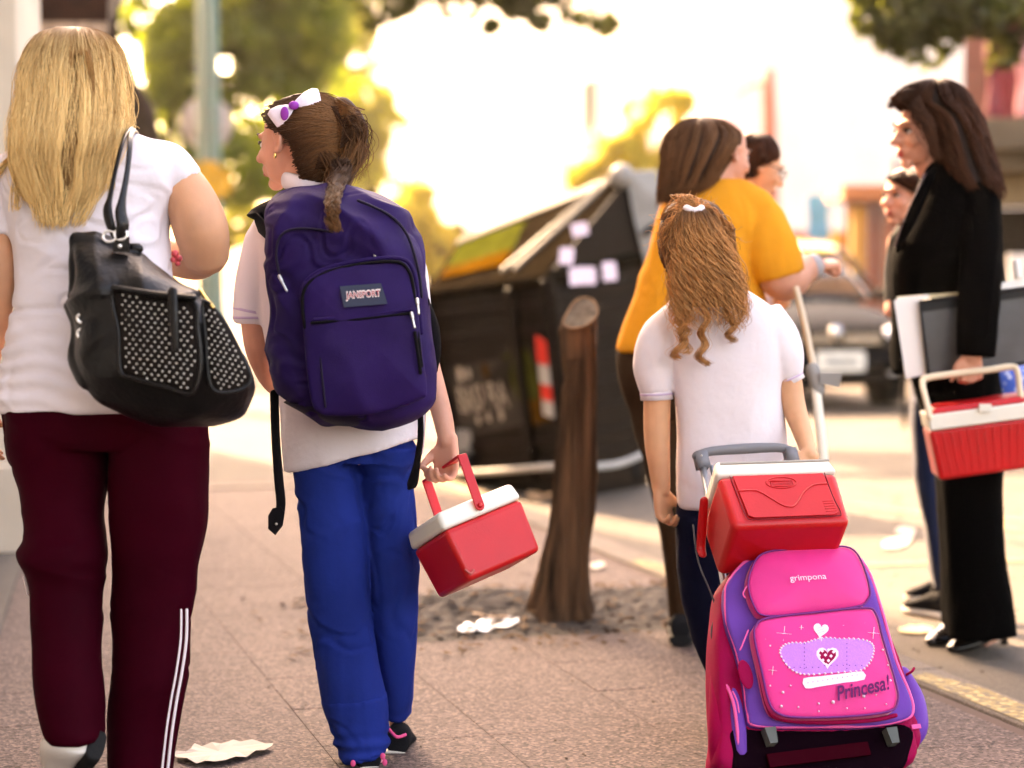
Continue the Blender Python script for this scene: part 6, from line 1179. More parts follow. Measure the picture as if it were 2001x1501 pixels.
def studs(pan, o, n, par, dx, dy, hmax, rad, sk):
    ps = []; cx, cy = np.mean(pan, 0); c2 = [((x-cx)*.90+cx, (y-cy)*.93+cy) for x, y in pan]; r = np.random.default_rng(3); k = 0
    y = min(p[1] for p in pan); row = 0
    while y < max(p[1] for p in pan):
        x = min(p[0] for p in pan)-40+(row % 2)*dx/2
        while x < max(p[0] for p in pan)+40:
            yy = y+sk*(x-cx)
            if inside((x, yy), c2) and not (par is pnl and 332 < x < 348 and yy < 680):
                e = 1-min(1, max(abs(x-cx)/90, abs(yy-cy)/110))**2
                ps.append(ell(onp(x+r.normal(0, .5), yy+r.normal(0, .5), o+n*(.0165+hmax*max(0, e)**.8), n), (rad,)*3, None, 8, 6))
            x += dx
        y += dy; row += 1
    obj('stud', join(*ps), M_stud, par, kind='stuff')
studs(pan, oH, nH, pnl, 14.2, 9.2, .0155, .0020, .12); studs(pan2, oH2, nH2, pnl2, 11.6, 9.0, .0115, .0018, .3)
obj('zip_flap', tube([onp(337, 570, oH+nH*.034, nH), onp(339, 620, oH+nH*.038, nH), onp(342, 680, oH+nH*.034, nH)], [.010, .009, .007], n=10, flat=.4, up=RH), M_lea, pnl)
along([(222, 562), (300, 574), (380, 582)], oH, nH, .03, .006, M_lea, pnl, 'zip')
for y in (622, 652):
    c = P(160, y, DH-.062); obj('grommet', tube([c+np.array([.0085*math.cos(a), -.002, .0085*math.sin(a)]) for a in np.linspace(0, TAU, 14, endpoint=False)], .0036, n=8, closed=True, sub=1), mat('silver_eyelet', (.85, .82, .78), .2, metal=.6) if y == 622 else bpy.data.materials['silver_eyelet'], hb_)
obj('hook', tube([P(160, 655, DH-.065), P(168, 664, DH-.068), P(166, 676, DH-.068)], .0028, n=8), bpy.data.materials['silver_eyelet'], hb_)
sw = bpy.data.materials['silver_eyelet']
obj('handle', tube([P(228, 466, DH-.0), P(216, 440, DH-.01), P(210, 410, DH), P(215, 385, DH+.01), P(224, 340, DH+.03), P(236, 290, DH+.06), P(246, 262, DH+.12), P(256, 252, DH+.24), P(262, 262, DH+.42)], [.010, .012, .013, .008, .0065, .0065, .0065, .007, .007], n=12, flat=.6), M_lea, hb_)
obj('handle', tube([P(236, 466, DH-.01), P(240, 440, DH-.015), P(236, 415, DH-.01), P(240, 385, DH), P(248, 340, DH+.03), P(253, 295, DH+.06), P(255, 266, DH+.11), P(262, 255, DH+.22), P(270, 266, DH+.40)], [.012, .0145, .013, .008, .0062, .0062, .0065, .007, .007], n=12, flat=.6), M_lea, hb_)
for (x, y) in ((214, 462), (236, 458)):
    c = P(x, y, DH-.015); obj('ring', tube([c+np.array([.013*math.cos(a), .002*math.sin(a), .011*math.sin(a)]) for a in np.linspace(0, TAU, 14, endpoint=False)], .003, n=8, closed=True, sub=1), sw, hb_)
obj('handle_tab', box(P(237, 478, DH-.012), (.032, .012, .030)), M_lea, hb_, smooth=False); obj('rivet', ell(P(234, 481, DH-.022), (.0045, .003, .0045)), sw, hb_)
obj('charm', join(*[ell(P(x, y, DH+.05), (r_, r_, r_)) for x, y, r_ in ((342, 496, .008), (350, 505, .007), (338, 508, .006), (347, 515, .006))]), mat('red_beads', (.5, .06, .07), .15, var=.6, vscale=90), hb_)
obj('zip_pull', tube([P(392, 568, DH-.07), P(404, 586, DH-.09), P(416, 600, DH-.10)], .0045, n=8), M_gold, hb_)
# ------------------------------------------------------------------ coolers
M_cr = mat('red_cooler_plastic', (0.54, 0.009, 0.0112), .34, spec=.4, var=.12, vscale=5, rvar=.08, bump=.08, bscale=150); M_cw = mat('cream_cooler_plastic', (.72, .69, .60), .42, var=.05, vscale=6, rvar=.08); M_pale = mat('beige_liner', (.60, .44, .30), .5)
def ortho(a, b, c):
    a = nrm(a); c = nrm(c-a*np.dot(a, c)); b2 = np.cross(a, c); b2 = b2 if np.dot(b2, b) > 0 else -b2; return a, b2, c
def raydir(px, py, dx, dy, dz_px, dist):   # image vector (+depth px) -> world vector at that distance
    s = dist/F; r = nrm(ray(px, py)); up = nrm(np.cross([1., 0, 0], r)); up = up if up[2] > 0 else -up; rt = nrm(np.cross(r, up)); rt = rt if rt[0] > 0 else -rt
    return (rt*dx+up*dy+r*dz_px)*s
dc = 4.42; A = raydir(870, 1040, 144, 60, 86.8, dc); Bv = raydir(870, 1040, -63, -41, 132.8, dc); Cv = raydir(870, 1040, 45, -96, -8.3, dc)
la, lb, lc = np.linalg.norm(A), np.linalg.norm(Bv), np.linalg.norm(Cv); la *= 1.07; lb *= 1.04; lc *= 1.05; a_, b_, c_ = ortho(A, Bv, Cv); K = P(869, 1036, dc)
sc_ = thing('cooler', 'small red cooler with white lid, tilted, in the bow girl\'s hand', 'cooler', K+c_*lc)
def slab6(o, a, b, c, la, lb, lc, t=0.): return hexa([o+a*(la if i else 0)+b*(lb if j else 0)+c*(lc if k else 0) for i in (0, 1) for j in (0, 1) for k in (0, 1)])
def tap(o, a, b, c, la, lb, lc, t):
    return hexa([o+a*((la-(t if k else 0)) if i else (t if k else 0))+b*((lb-(t if k else 0)) if j else (t if k else 0))+c*(lc if k else 0) for i in (0, 1) for j in (0, 1) for k in (0, 1)])
bev(obj('body', tap(K, a_, b_, c_, la, lb, lc, .006), M_cr, sc_, auto=50), .012, 4)
lh = .042; bev(obj('lid', tap(K-a_*.003-b_*.003-c_*.0005, a_, b_, -c_, la+.006, lb+.006, lh, .006), M_cw, sc_, auto=50), .011, 4)
obj('dent', tube([K+c_*.10-b_*.002+a_*.004, K+c_*.112-b_*.003+a_*.012, K+c_*.108-b_*.003+a_*.022], .003, n=6), mat('scuffed_red', (.5, .1, .09), .6), sc_)
pvf = onp(937, 988, K-b_*.008, b_); ht = onp(903, 890, K-b_*.008, b_); hd_ = nrm(ht-pvf); hl_ = np.linalg.norm(ht-pvf)
def strap(p, q, w, t, n): d = nrm(q-p); s_ = np.cross(d, n); e = []; 
hw = .0118
def flatbar(p, q, w, t, n, m, par, name='handle', rnd=True):
    d = nrm(q-p); s_ = nrm(np.cross(d, n)); L_ = np.linalg.norm(q-p); pl = []
    for a in np.linspace(math.pi/2, -math.pi/2, 9) if rnd else (1.57, -1.57): pl.append(p-d*w*math.cos(a)+s_*w*math.sin(a)) if False else pl.append(p+s_*w*math.sin(a)-d*w*math.cos(a)*(1 if rnd else 0))
    pl += [q-s_*w, q+s_*w]; return bev(obj(name, prism(np.array(pl)-n*t/2, n*t), m, par, smooth=False), .0015, 2)
far = b_*(lb+.018)
for p_ in (pvf, pvf+far):
    s_ = nrm(np.cross(hd_, b_)); bev(obj('handle_arm', prism(np.array([p_+s_*hw*math.sin(a)-hd_*hw*math.cos(a) for a in np.linspace(1.57, -1.57, 9)]+[p_+hd_*hl_-s_*hw, p_+hd_*hl_+s_*hw])-b_*.0025, b_*.005), M_cr, sc_, smooth=False), .0015)
ht2 = pvf+hd_*hl_; sH = nrm(np.cross(hd_, b_))
bev(obj('grip', box(ht2+far/2, (hw*2, np.linalg.norm(far)+.004, .007), [sH, b_, hd_]), M_cr, sc_, smooth=False), .002)
for p_ in (pvf-b_*.004, pvf+far+b_*.004): obj('pivot', tube([p_-b_*.002, p_+b_*.002], .006, n=14, rnd=False, sub=1), M_cr, sc_)
GRIP2 = ht2+far*.38
# big cooler on the trolley
db = 4.52; A = raydir(1400, 930, 235, 8, 71, db); Bv = raydir(1400, 930, -32, -105, 117.7, db); Cv = raydir(1400, 930, 27, -96, -78.5, db)
la, lb, lc = np.linalg.norm(A), np.linalg.norm(Bv), np.linalg.norm(Cv); a_, b_, c_ = ortho(A, Bv, Cv); K = P(1402, 930, db)
bc = thing('cooler', 'large red cooler with cream lid and oval emblem on top of the pink bag', 'cooler', K+c_*lc)
bev(obj('body', tap(K, a_, b_, c_, la, lb, lc, .004), M_cr, bc, auto=50), .016, 5)
o = obj('lid', tap(K-a_*.003-b_*.003-c_*.0005, a_, b_, -c_, la+.006, lb+.006, .050, .010), M_cw, bc, auto=50); bev(o, .010, 4)
obj('lid_groove', box(K-c_*.030+a_*la/2-b_*.0065, (la*.92, .004, .004), [a_, b_, c_]), mat('grey_groove', (.3, .28, .24), .6), o, smooth=False)
fo = K-b_*.001
def fu(u, v): return fo+a_*(la*u)+c_*(lc*v)
rp_ = cr([fu(.10, .02), fu(.12, .5), fu(.14, .84), fu(.20, .895), fu(.5, .895), (fu(.86, .89)), fu(.92, .83), fu(.90, .5), fu(.895, .02)], 4)
obj('panel_groove', tube(rp_, .0012, n=6, sub=1), mat('deep_red_groove', (.16, .004, .01), .5), bc)
bev(obj('raised_panel', prism([fu(.12, .03), fu(.155, .82), fu(.2, .87), fu(.86, .87), fu(.9, .82), fu(.88, .03)], -b_*.0022), M_cr, bc, smooth=False), .0015)
obj('swoosh', tube([fu(.14, .33)-b_*.002, fu(.28, .34)-b_*.002, fu(.38, .5)-b_*.002, fu(.47, .66)-b_*.002, fu(.56, .66)-b_*.002, fu(.66, .42)-b_*.002, fu(.76, .27)-b_*.002, fu(.88, .25)-b_*.002], .0030, n=10, flat=.6), M_cr, bc)
em = obj('emblem', tube([fu(.505, .20)+a_*.036*math.cos(t)+c_*.0165*math.sin(t)-b_*.0025 for t in np.linspace(0, TAU, 24, endpoint=False)], .0016, n=8, closed=True, sub=1), M_cr, bc)
obj('emblem_frame', tube([fu(.505, .22)+a_*x*.026+c_*y*.008-b_*.003 for x, y in ((-1, -1), (1, -1), (1, 1), (-1, 1))], .0014, n=6, closed=True, sub=1), M_cr, em)
text('emblem_lettering', 'Coleman', fu(.505, .22)-b_*.0032, a_, -c_, .044, em, mat('darker_red', (.33, .01, .012), .5), N=-b_, ext=.0005)
for i in range(5): obj('rib_line', tube([fu(.80, .60+.05*i)-b_*.0022, fu(.885, .595+.05*i)-b_*.0022], .0012, n=6, sub=1), M_cr, bc)
# side handle (folded) at its left
sd = K-a_*.012; obj('handle', tube([sd+b_*lb*.5-c_*.005, sd+b_*lb*.75+c_*.02, sd+b_*lb*1.02+c_*.05, sd+b_*lb*1.05+c_*.07], [.010, .011, .011, .010], n=10, flat=.5), M_cr, bc)
# trolley frame + pink bag
M_gry = mat('grey_trolley_plastic', (0.156, 0.156, 0.168), .45, bump=.1, bscale=100); M_alu = mat('aluminium_tube', (.62, .63, .66), .35, metal=.85)
M_pk = mat('hot_pink_nylon', (0.76, 0.03375, 0.221), .42, var=.10, vscale=6, sheen=.3, bump=.15, bscale=500); M_mag = mat('magenta_side', (0.294, 0.0042, 0.049), .5, var=.15, vscale=7, bump=.2, bscale=300, spec=.04); M_vio = mat('violet_nylon', (0.133, 0.042, 0.294), .45, var=.15, vscale=7, bump=.2, bscale=400, spec=.08); M_pip = mat('dark_purple_piping', (.16, .02, .16), .4); M_pkp = mat('pink_piping', (.85, .10, .32), .35)
gb = P(1615, 1515, 4.42)*np.array([1, 1, 0]); ht_ = P(1456, 888, 4.80); Ut = nrm(ht_-gb-np.array([0, 0, .02])); Rt0 = np.array([.962, .26, .03]); Rt_ = nrm(Rt0-Ut*np.dot(Rt0, Ut)); Nt = np.cross(Rt_, Ut); Nt = Nt if Nt[1] < 0 else -Nt
pb_ = thing('trolley_bag', 'hot pink and purple wheeled princess school bag on a grey-handled trolley', 'wheeled bag', gb)
oT = gb+Nt*0.0+Ut*.02                                   # back plane at the trolley rods
def onT(px, py, h=0.): return onp(px, py, oT+Nt*h, Nt)
def uvT(pts, h): return [np.array([(onT(x, y, h)-oT)@Rt_, (onT(x, y, h)-oT)@Ut]) for x, y in pts]
def bagpart(name, pts, h0, dep, puff, m, par, flat=.93, seed=3, amp=.003):
    o = oT+Nt*h0; q = uvT(pts, h0+dep); V, Fc = pillow_d(q, o, Rt_, Ut, Nt, dep, puff, seed, 0, flat=flat)
    a = ridge(np.stack([V@Rt_*9, V@Ut*9+V@Rt_*5, V@Nt*3], 1), seed); V = V+amp*a[:, None]*Nt; return obj(name, (V, Fc), m, par)
def pipe(pts, h, r, m, par, name='piping', closed=True, sub=4): q = [onT(x, y, h) for x, y in pts]; return obj(name, tube(q, r, n=8, sub=sub, closed=closed), m, par)
main = [(1420, 1130), (1470, 1085), (1560, 1076), (1660, 1080), (1700, 1110), (1740, 1230), (1775, 1330), (1788, 1420), (1780, 1490), (1600, 1500), (1420, 1505), (1408, 1420), (1402, 1290), (1408, 1190)]
mb = bagpart('main_bag', main, .01, .10, .01, M_mag, pb_, .97)
vio = [(1425, 1135), (1470, 1090), (1560, 1074), (1650, 1076), (1692, 1108), (1722, 1190), (1750, 1290), (1775, 1350), (1784, 1385), (1770, 1405), (1700, 1418), (1600, 1420), (1480, 1418), (1462, 1395), (1455, 1340), (1440, 1275), (1422, 1220), (1418, 1170)]
vp = bagpart('front_section', vio, .10, .035, .006, M_vio, pb_, .97, seed=5)
pipe(vio, .128, .0042, M_pkp, vp); pipe([(x*.995+8, y) for x, y in vio[:5]], .105, .003, M_pip, vp, closed=False)
tpk = [(1470, 1108), (1490, 1082), (1540, 1073), (1620, 1068), (1662, 1071), (1684, 1098), (1700, 1150), (1696, 1172), (1672, 1186), (1560, 1200), (1494, 1203), (1474, 1185), (1462, 1145)]
t_ = bagpart('top_pocket', tpk, .13, .036, .018, M_pk, pb_, .95, seed=7, amp=.0022); pipe([(x, y) for x, y in tpk], .168, .0022, M_pip, t_)
pipe([(1466, 1150), (1482, 1196), (1510, 1210), (1580, 1206), (1680, 1192)], .150, .003, M_mag, t_, closed=False)
lpk = [(1474, 1245), (1478, 1222), (1500, 1208), (1600, 1196), (1690, 1188), (1712, 1200), (1726, 1250), (1752, 1340), (1754, 1372), (1738, 1390), (1660, 1400), (1560, 1402), (1520, 1394), (1502, 1370), (1488, 1310)]
l_ = bagpart('front_pocket', lpk, .13, .042, .014, M_pk, pb_, .96, seed=9, amp=.0014); pipe(lpk, .174, .0026, M_pip, l_)
pipe([(1484, 1310), (1498, 1376), (1520, 1404), (1600, 1412), (1700, 1408), (1750, 1398)], .150, .005, M_mag, l_, closed=False)
# side pockets, bottom
obj('side_pocket', tube([onT(1400, 1320, .06), onT(1408, 1380, .07), onT(1412, 1450, .07), onT(1414, 1500, .06)], [.014, .026, .031, .028], n=20, flat=1.2, up=Rt_), M_mag, pb_)
obj('zip', tube([onT(1410, 1318, .10), onT(1432, 1370, .12), onT(1440, 1420, .12), onT(1444, 1470, .11)], .004, n=8), M_pkp, pb_)
obj('side_panel', tube([onT(1428, 1330, .10), onT(1440, 1400, .105), onT(1446, 1470, .10)], [.010, .018, .018], n=14), M_vio, pb_)
obj('side_pocket', tube([onT(1762, 1320, .05), onT(1780, 1370, .06), onT(1786, 1420, .07), (onT(1780, 1450, .07))], [.020, .030, .031, .02], n=20, flat=1.2, up=Rt_), M_vio, pb_)
obj('pocket_base', tube([onT(1770, 1418, .075), onT(1772, 1450, .075), onT(1745, 1466, .07)], [.030, .028, .018], n=16, flat=1.2, up=Rt_), M_mag, pb_)
obj('zip_pull', tube([onT(1772, 1318, .08), onT(1782, 1312, .09), onT(1786, 1306, .09)], .003, n=8), M_mag, pb_)
obj('tab', box(onT(1790, 1420, .115), (.022, .004, .010), [Rt_, Nt, Ut]), M_pkp, pb_, smooth=False)
obj('tag', ell(onT(1457, 1318, .150), (.0165, .004, .034), np.array([Rt_, Nt, Ut])), M_mag, pb_)
for q in (((1459, 1146), (1452, 1160), (1456, 1168)), ((1462, 1232), (1450, 1262), (1446, 1270)), ((1432, 1352), (1440, 1370), (1444, 1392))): obj('zip_pull', tube([onT(x, y, .165) for x, y in q], .0018, n=8), M_pkp, pb_)
bs = bagpart('base', [(1440, 1418), (1600, 1424), (1770, 1416), (1780, 1470), (1745, 1512), (1600, 1520), (1450, 1520), (1430, 1470)], .04, .075, .002, mat('black_bag_base', (.005, .001, .003), .9, spec=.02), pb_, .97)
obj('base_panel', box(onT(1600, 1475, .126), (.24, .008, .03), [Rt_, Nt, Ut]), mat('dark_crimson', (.03, .0008, .004), .9, spec=.02), bs, smooth=False)
M_gfoot = mat('grey_green_foot', (.09, .10, .09), .35)
for x in (1505, 1742):
    w_ = .016; c = onT(x, 1440, .135); obj('skid_foot', hexa([c+Rt_*(sx_*(.013 if sz > 0 else .009))+Nt*(.014*sy_)+Ut*(.018*sz) for sx_ in (-1, 1) for sy_ in (-1, 1) for sz in (-1, 1)]), M_gfoot, bs, smooth=False)
wz = gb+np.array([0, 0, .034])
for s in (-1, 1):
    c = gb+Rt_*(.125*s)+Nt*.02; c[2] = .036; w = obj('wheel', tube([c-Rt_*.013, c+Rt_*.013], .036, n=22, rnd=False, sub=1), M_rub, pb_); obj('hub', tube([c-Rt_*.015, c+Rt_*.015], .014, n=12, rnd=False, sub=1), M_gry, w)
# trolley rods and handle
def tr(px, py): return onp(px, py, oT, Nt)
for x0, y0, x1, y1 in ((1372, 905, 1470, 1440), (1545, 905, 1640, 1440)):
    obj('rod', tube([tr(x0, y0), tr(x1, y1)], .0085, n=12, sub=1, rnd=False), M_alu, pb_)
    obj('rod', tube([tr(x0+18, y0+5), tr(x1+18, y1)], .005, n=10, sub=1, rnd=False), M_alu, pb_)
obj('handle', join(tube([tr(1362, 890), tr(1390, 882), tr(1455, 877), tr(1520, 875), tr(1550, 882)], [.013, .0135, .0155, .0135, .012], n=14, flat=.8, up=Nt), box(tr(1371, 900), (.030, .026, .040), [Rt_, Nt, Ut]), box(tr(1546, 893), (.028, .026, .040), [Rt_, Nt, Ut])), M_gry, pb_)
obj('screw', ell(tr(1368, 895)+Nt*.0135, (.0025, .0025, .0025)), M_steel, pb_)
obj('strap', tube([tr(1352, 1030)+Nt*.01, tr(1358, 1110)+Nt*.03, tr(1385, 1200)+Nt*.05, tr(1375, 1260)+Nt*.06, tr(1398, 1330)+Nt*.05], .0022, n=6), mat('dark_cord', (.06, .06, .07), .5), pb_)
# printing on the bag
M_pw = mat('pale_pink_print', (.85, .62, .75), .5); M_pl = mat('lilac_print', (.50, .18, .62), .5, var=.1, vscale=300); M_pd_ = mat('purple_script', (.10, .004, .08), .5)
def pr(px, py, h=.1885): return onT(px, py, h)
def hB(px, py):   # height of the puffed front pocket
    cx, cy = 1615, 1300; k = min(1, max(abs(px-cx)/125, abs(py-cy)/98)); return .172+.014*(1-k*k)**.8+.0016
def tick(pts, r, m, par, closed=False, n=6): return obj('print', tube([pr(x, y, hB(x, y)) for x, y in pts], r, n=n, sub=1, closed=closed, flat=.5), m, par)
cw = [(1524, 1276), (1530, 1262), (1548, 1256), (1572, 1256), (1592, 1250), (1614, 1246), (1640, 1248), (1668, 1248), (1694, 1252), (1706, 1262), (1706, 1278), (1698, 1296), (1682, 1310), (1650, 1313), (1612, 1316), (1580, 1318), (1556, 1314), (1536, 1298)]
def flatp(pts, m, par, dh, name='print', sub=3):
    q = cr([np.array(p, float) for p in pts], sub, True); c = q.mean(0); V = [pr(c[0], c[1], hB(*c)+dh)]; Fc = []; n = len(q); K_ = 4
    for k in range(1, K_+1):
        for p in q: z = c+(p-c)*k/K_; V.append(pr(z[0], z[1], hB(*z)+dh))
    for j in range(n): Fc.append([0, 1+j, 1+(j+1) % n])
    for k in range(K_-1):
        for j in range(n): a = 1+k*n; Fc.append([a+j, a+n+j, a+n+(j+1) % n, a+(j+1) % n])
    return obj(name, (np.array(V), Fc), m, par, smooth=False)
crn = flatp(cw, M_pl, l_, .0004, 'crown_print')
sc2 = cr([np.array(p, float) for p in cw], 3, True)
obj('scallop_print', join(*[tube([pr(x, y, hB(x, y)+.0002), pr(x+.5, y+.5, hB(x, y)+.0006)], .0024, n=8, sub=1) for x, y in sc2]), M_pw, crn)
obj('dot_print', join(*[ell(pr(x, y, hB(x, y)+.001), (.0012,)*3, None, 6, 4) for x in (1572, 1655) for y in range(1258, 1312, 8)]+[ell(pr(x, y, hB(x, y)+.001), (.0012,)*3, None, 6, 4) for x, y in [(1540+12*i, 1300+(4 if i < 6 else 0)) for i in range(13)]]), M_pip, crn)
def heart(cx, cy, s, rot=0.): t = np.linspace(0, TAU, 22, endpoint=False); x = 16*np.sin(t)**3/16; y = -(13*np.cos(t)-5*np.cos(2*t)-2*np.cos(3*t)-np.cos(4*t))/15; return [(cx+s*(a*math.cos(rot)-b*math.sin(rot)), cy+s*(a*math.sin(rot)+b*math.cos(rot))) for a, b in zip(x, y)]
flatp(heart(1617, 1283, 22), M_pw, crn, .0010, 'heart_print', 1); flatp(heart(1617, 1283, 17), M_mag, crn, .0014, 'heart_print', 1)
for i, (x, y) in enumerate(((1607, 1272), (1619, 1270), (1629, 1274), (1601, 1281), (1613, 1280), (1624, 1282), (1608, 1290), (1619, 1291), (1615, 1299))): flatp([(x-3.4, y), (x, y-3.4), (x+3.4, y), (x, y+3.4)], M_pw, crn, .0019, 'check_print', 1)
flatp(heart(1604, 1231, 15, .15), M_pw, l_, .0006, 'heart_print', 1)
for k in (-5, 0, 5): tick([(1597, 1231+k+2), (1611, 1228+k)], .0009, M_pk, l_)
tick([(1603, 1244), (1605, 1252)], .0014, M_pw, l_)
flatp([(1570, 1326), (1600, 1322), (1650, 1316), (1686, 1312), (1689, 1328), (1650, 1334), (1600, 1342), (1574, 1345)], M_pw, crn, .0008, 'band_print', 2)
obj('dot_print', join(*[ell(pr(x, y, hB(x, y)+.0014), (.0010,)*3, None, 6, 4) for x, y in [(1579+9.6*i, 1334-1.5*i) for i in range(11)]]), M_pip, crn)
def pfr(px, py, h): o = pr(px, py, h); R = nrm(pr(px+20, py-3.6, h)-o); return o, R, nrm(np.cross(Nt, R))*(1 if np.cross(Nt, R)@Ut > 0 else -1)
o_, R__, U__ = pfr(1688, 1343, hB(1700, 1343)+.003); R__ = nrm(pr(1730, 1333, .18)-pr(1640, 1353, .18)); U__ = nrm(np.cross(Nt, R__)); U__ = U__ if U__@Ut > 0 else -U__
text('lettering', 'Princesa!', pr(1687, 1344, hB(1690, 1344)+.004), R__, U__, .128, l_, M_pd_, bold=.018, shear=.35, N=Nt, height=.034)
R2_ = nrm(pr(1640, 1125, .19)-pr(1540, 1131, .19)); U2_ = nrm(np.cross(Nt, R2_)); U2_ = U2_ if U2_@Ut > 0 else -U2_
text('lettering', 'grimpona', pr(1579, 1130, .188), R2_, U2_, .088, t_, M_pw, N=Nt, height=.018)
for x, y, s in ((1532, 1238, 14), (1676, 1216, 14), (1707, 1237, 11), (1510, 1310, 8), (1566, 1226, 4), (1495, 1249, 4), (1648, 1222, 3)):
    tick([(x-s, y-s*.1), (x+s, y+s*.1)], .0007, M_pw, l_); tick([(x-s*.1, y+s), (x+s*.1, y-s)], .0007, M_pw, l_); tick([(x-s*.2, y), (x+s*.2, y)], .0016, M_pw, l_)
rp2 = np.random.default_rng(11); obj('dot_print', join(*[ell(pr(x, y, hB(x, y)+.0006), (r_,)*3, None, 6, 4) for x, y, r_ in [(1530, 1353, .003), (1527, 1380, .003), (1628, 1372, .004), (1688, 1360, .004), (1600, 1375, .0025), (1560, 1382, .0022), (1712, 1358, .002), (1740, 1330, .003), (1600, 1390, .002), (1655, 1384, .002), (1690, 1384, .002), (1732, 1376, .002), (1725, 1270, .0025), (1735, 1300, .002), (1545, 1340, .002), (1505, 1262, .0022), (1505, 1340, .002)]]), M_pw, l_)
# ------------------------------------------------------------------ cream telescopic pole with clamp (folded push handle) held by the woman in yellow
hp_ = thing('push_handle', 'cream metal push handle with grey clamp held by the woman in yellow', 'handle', P(1612, 900, 5.75)*np.array([1, 1, 0]))
a0_, a1_, a2_ = P(1556, 565, 5.95), P(1592, 735, 5.85), P(1608, 885, 5.78); a3_ = P(1625, 1270, 5.75); a3_[2] = .03
M_crm = mat('cream_tube', (.62, .48, .34), .35, metal=.35); M_crw = mat('white_tube', (.72, .68, .58), .35)
obj('tube', tube([a0_, (a0_+a1_)/2+[.004, 0, 0], a1_], .0105, n=12), M_crm, hp_); obj('lower_tube', tube([a1_, a2_], .0145, n=12, sub=1), M_crw, hp_)
obj('lower_tube', tube([a2_, a3_], .0145, n=12, sub=1), M_crw, hp_)
obj('clamp', tube([P(1588, 722, 5.86), P(1599, 762, 5.84)], .021, n=14, sub=1), M_gst, hp_); obj('lever', hexa([P(x, y, d) for x, y, d in ((1602, 750, 5.82), (1602, 728, 5.82), (1602, 750, 5.86), (1602, 728, 5.86), (1640, 758, 5.82), (1646, 728, 5.82), (1640, 758, 5.86), (1646, 728, 5.86))]), M_gst, hp_, smooth=False)
c = a3_.copy(); c[2] = .05
for s in (-1, 1): w = obj('wheel', tube([c+[s*.07-.012, 0, 0], c+[s*.07+.012, 0, 0]], .05, n=20, rnd=False, sub=1), M_rub, hp_)
obj('axle', tube([c-[.08, 0, 0], c+[.08, 0, 0]], .008, n=8, sub=1), M_steel, hp_)
# ------------------------------------------------------------------ suit woman's cooler, folders, bag
dk = 5.83; qx = [P(1816, 842, dk), P(2040, 812, dk-.0), P(1836, 940, dk+.01), P(2032, 912, dk+.01)]
ck = thing('cooler', 'red and white cooler with a cream bail handle carried by the woman in the suit', 'cooler', (P(1930, 940, dk)[0], dk+.1, P(1930, 940, dk)[2]))
def dep8(tl, tr_, bl_, br, t): b = np.array([.02, t, .0]); return hexa([bl_, tl, bl_+b, tl+b, br, tr_, br+b, tr_+b])
bev(obj('body', dep8(*qx, .2), M_cr, ck, auto=50), .012, 4)
for i in range(13):
    u = (i+.6)/13.6; obj('flute', tube([qx[0]*(1-u)+qx[1]*u+[0, .0008, -.012], qx[2]*(1-u)+qx[3]*u+[0, .0008, .014]], .003, n=8, sub=1), M_cr, ck)
rq = [P(1812, 812, dk-.008), P(2045, 782, dk-.008), P(1818, 843, dk-.008), P(2042, 813, dk-.008)]
bev(obj('rim', dep8(*rq, .216), M_cw, ck, auto=50), .006, 3)
lq = [P(1826, 797, dk+.01), P(2035, 768, dk+.01), P(1820, 811, dk), P(2040, 781, dk)]
bev(obj('lid', dep8(*lq, .17), M_cr, ck, auto=50), .006, 3)
obj('latch', box(P(1925, 797, dk-.012), (.035, .012, .022)), M_cw, ck, smooth=False)
hpts = [(1817, 815, dk-.014), (1808, 775, dk+.0), (1803, 750, dk+.03), (1810, 739, dk+.04), (1860, 731, dk+.05), (1930, 723, dk+.05), (1975, 717, dk+.05), (1988, 726, dk+.04), (1994, 770, dk+.02), (2000, 790, dk+.01)]
obj('handle', tube([P(*p) for p in hpts], .0105, n=12, flat=.75), mat('cream_bail', (.70, .58, .42), .4), ck)
df = 5.97
fo_ = thing('document_folder', 'cream folder and white papers under the arm of the woman in the suit', 'folder', P(1790, 738, df))
bev(obj('folder', hexa([P(x, y, d) for x, y, d in ((1768, 738, df+.02), (1752, 580, df+.02), (1768, 738, df+.035), (1752, 580, df+.035), (2020, 700, df+.06), (2020, 560, df+.06), (2020, 700, df+.075), (2020, 560, df+.075))]), mat('manila_card', (.70, .58, .36), .8), fo_, smooth=False), .001)
for k in range(3): obj('paper', hexa([P(x, y, d) for x, y, d in ((1770+k*2, 740-k, df+.004+k*.004), (1747+k*3, 588-3*k, df+.004+k*.004), (1770+k*2, 740-k, df+.006+k*.004), (1747+k*3, 588-3*k, df+.006+k*.004), (1835, 728, df+.004+k*.004), (1815, 575, df+.004+k*.004), (1835, 728, df+.006+k*.004), (1815, 575, df+.006+k*.004))]), mat('white_paper_%d' % k, (.80, .77, .74), .8), fo_, smooth=False)
pf = thing('portfolio', 'black-edged grey portfolio case clamped under the suit woman\'s arm', 'portfolio', P(1900, 735, df))
pfv = [P(x, y, d) for x, y, d in ((1815, 738, df-.012), (1796, 588, df-.012), (1815, 738, df-.002), (1796, 588, df-.002), (2040, 705, df+.01), (2040, 556, df+.01), (2040, 705, df+.02), (2040, 556, df+.02))]
bev(obj('cover', hexa(pfv), mat('grey_plastic_cover', (0.078, 0.081, 0.084), .28, var=.35, vscale=6, coat=.3), pf, smooth=False), .002)
blk = mat('black_vinyl', (.01, .01, .011), .4)
obj('edge', tube([P(1815, 737, df-.014), P(1797, 590, df-.014), P(2040, 558, df+.008)], .006, n=8, sub=1), blk, pf); obj('edge', tube([P(1815, 737, df-.014), P(2040, 704, df+.008)], .006, n=8, sub=1), blk, pf)
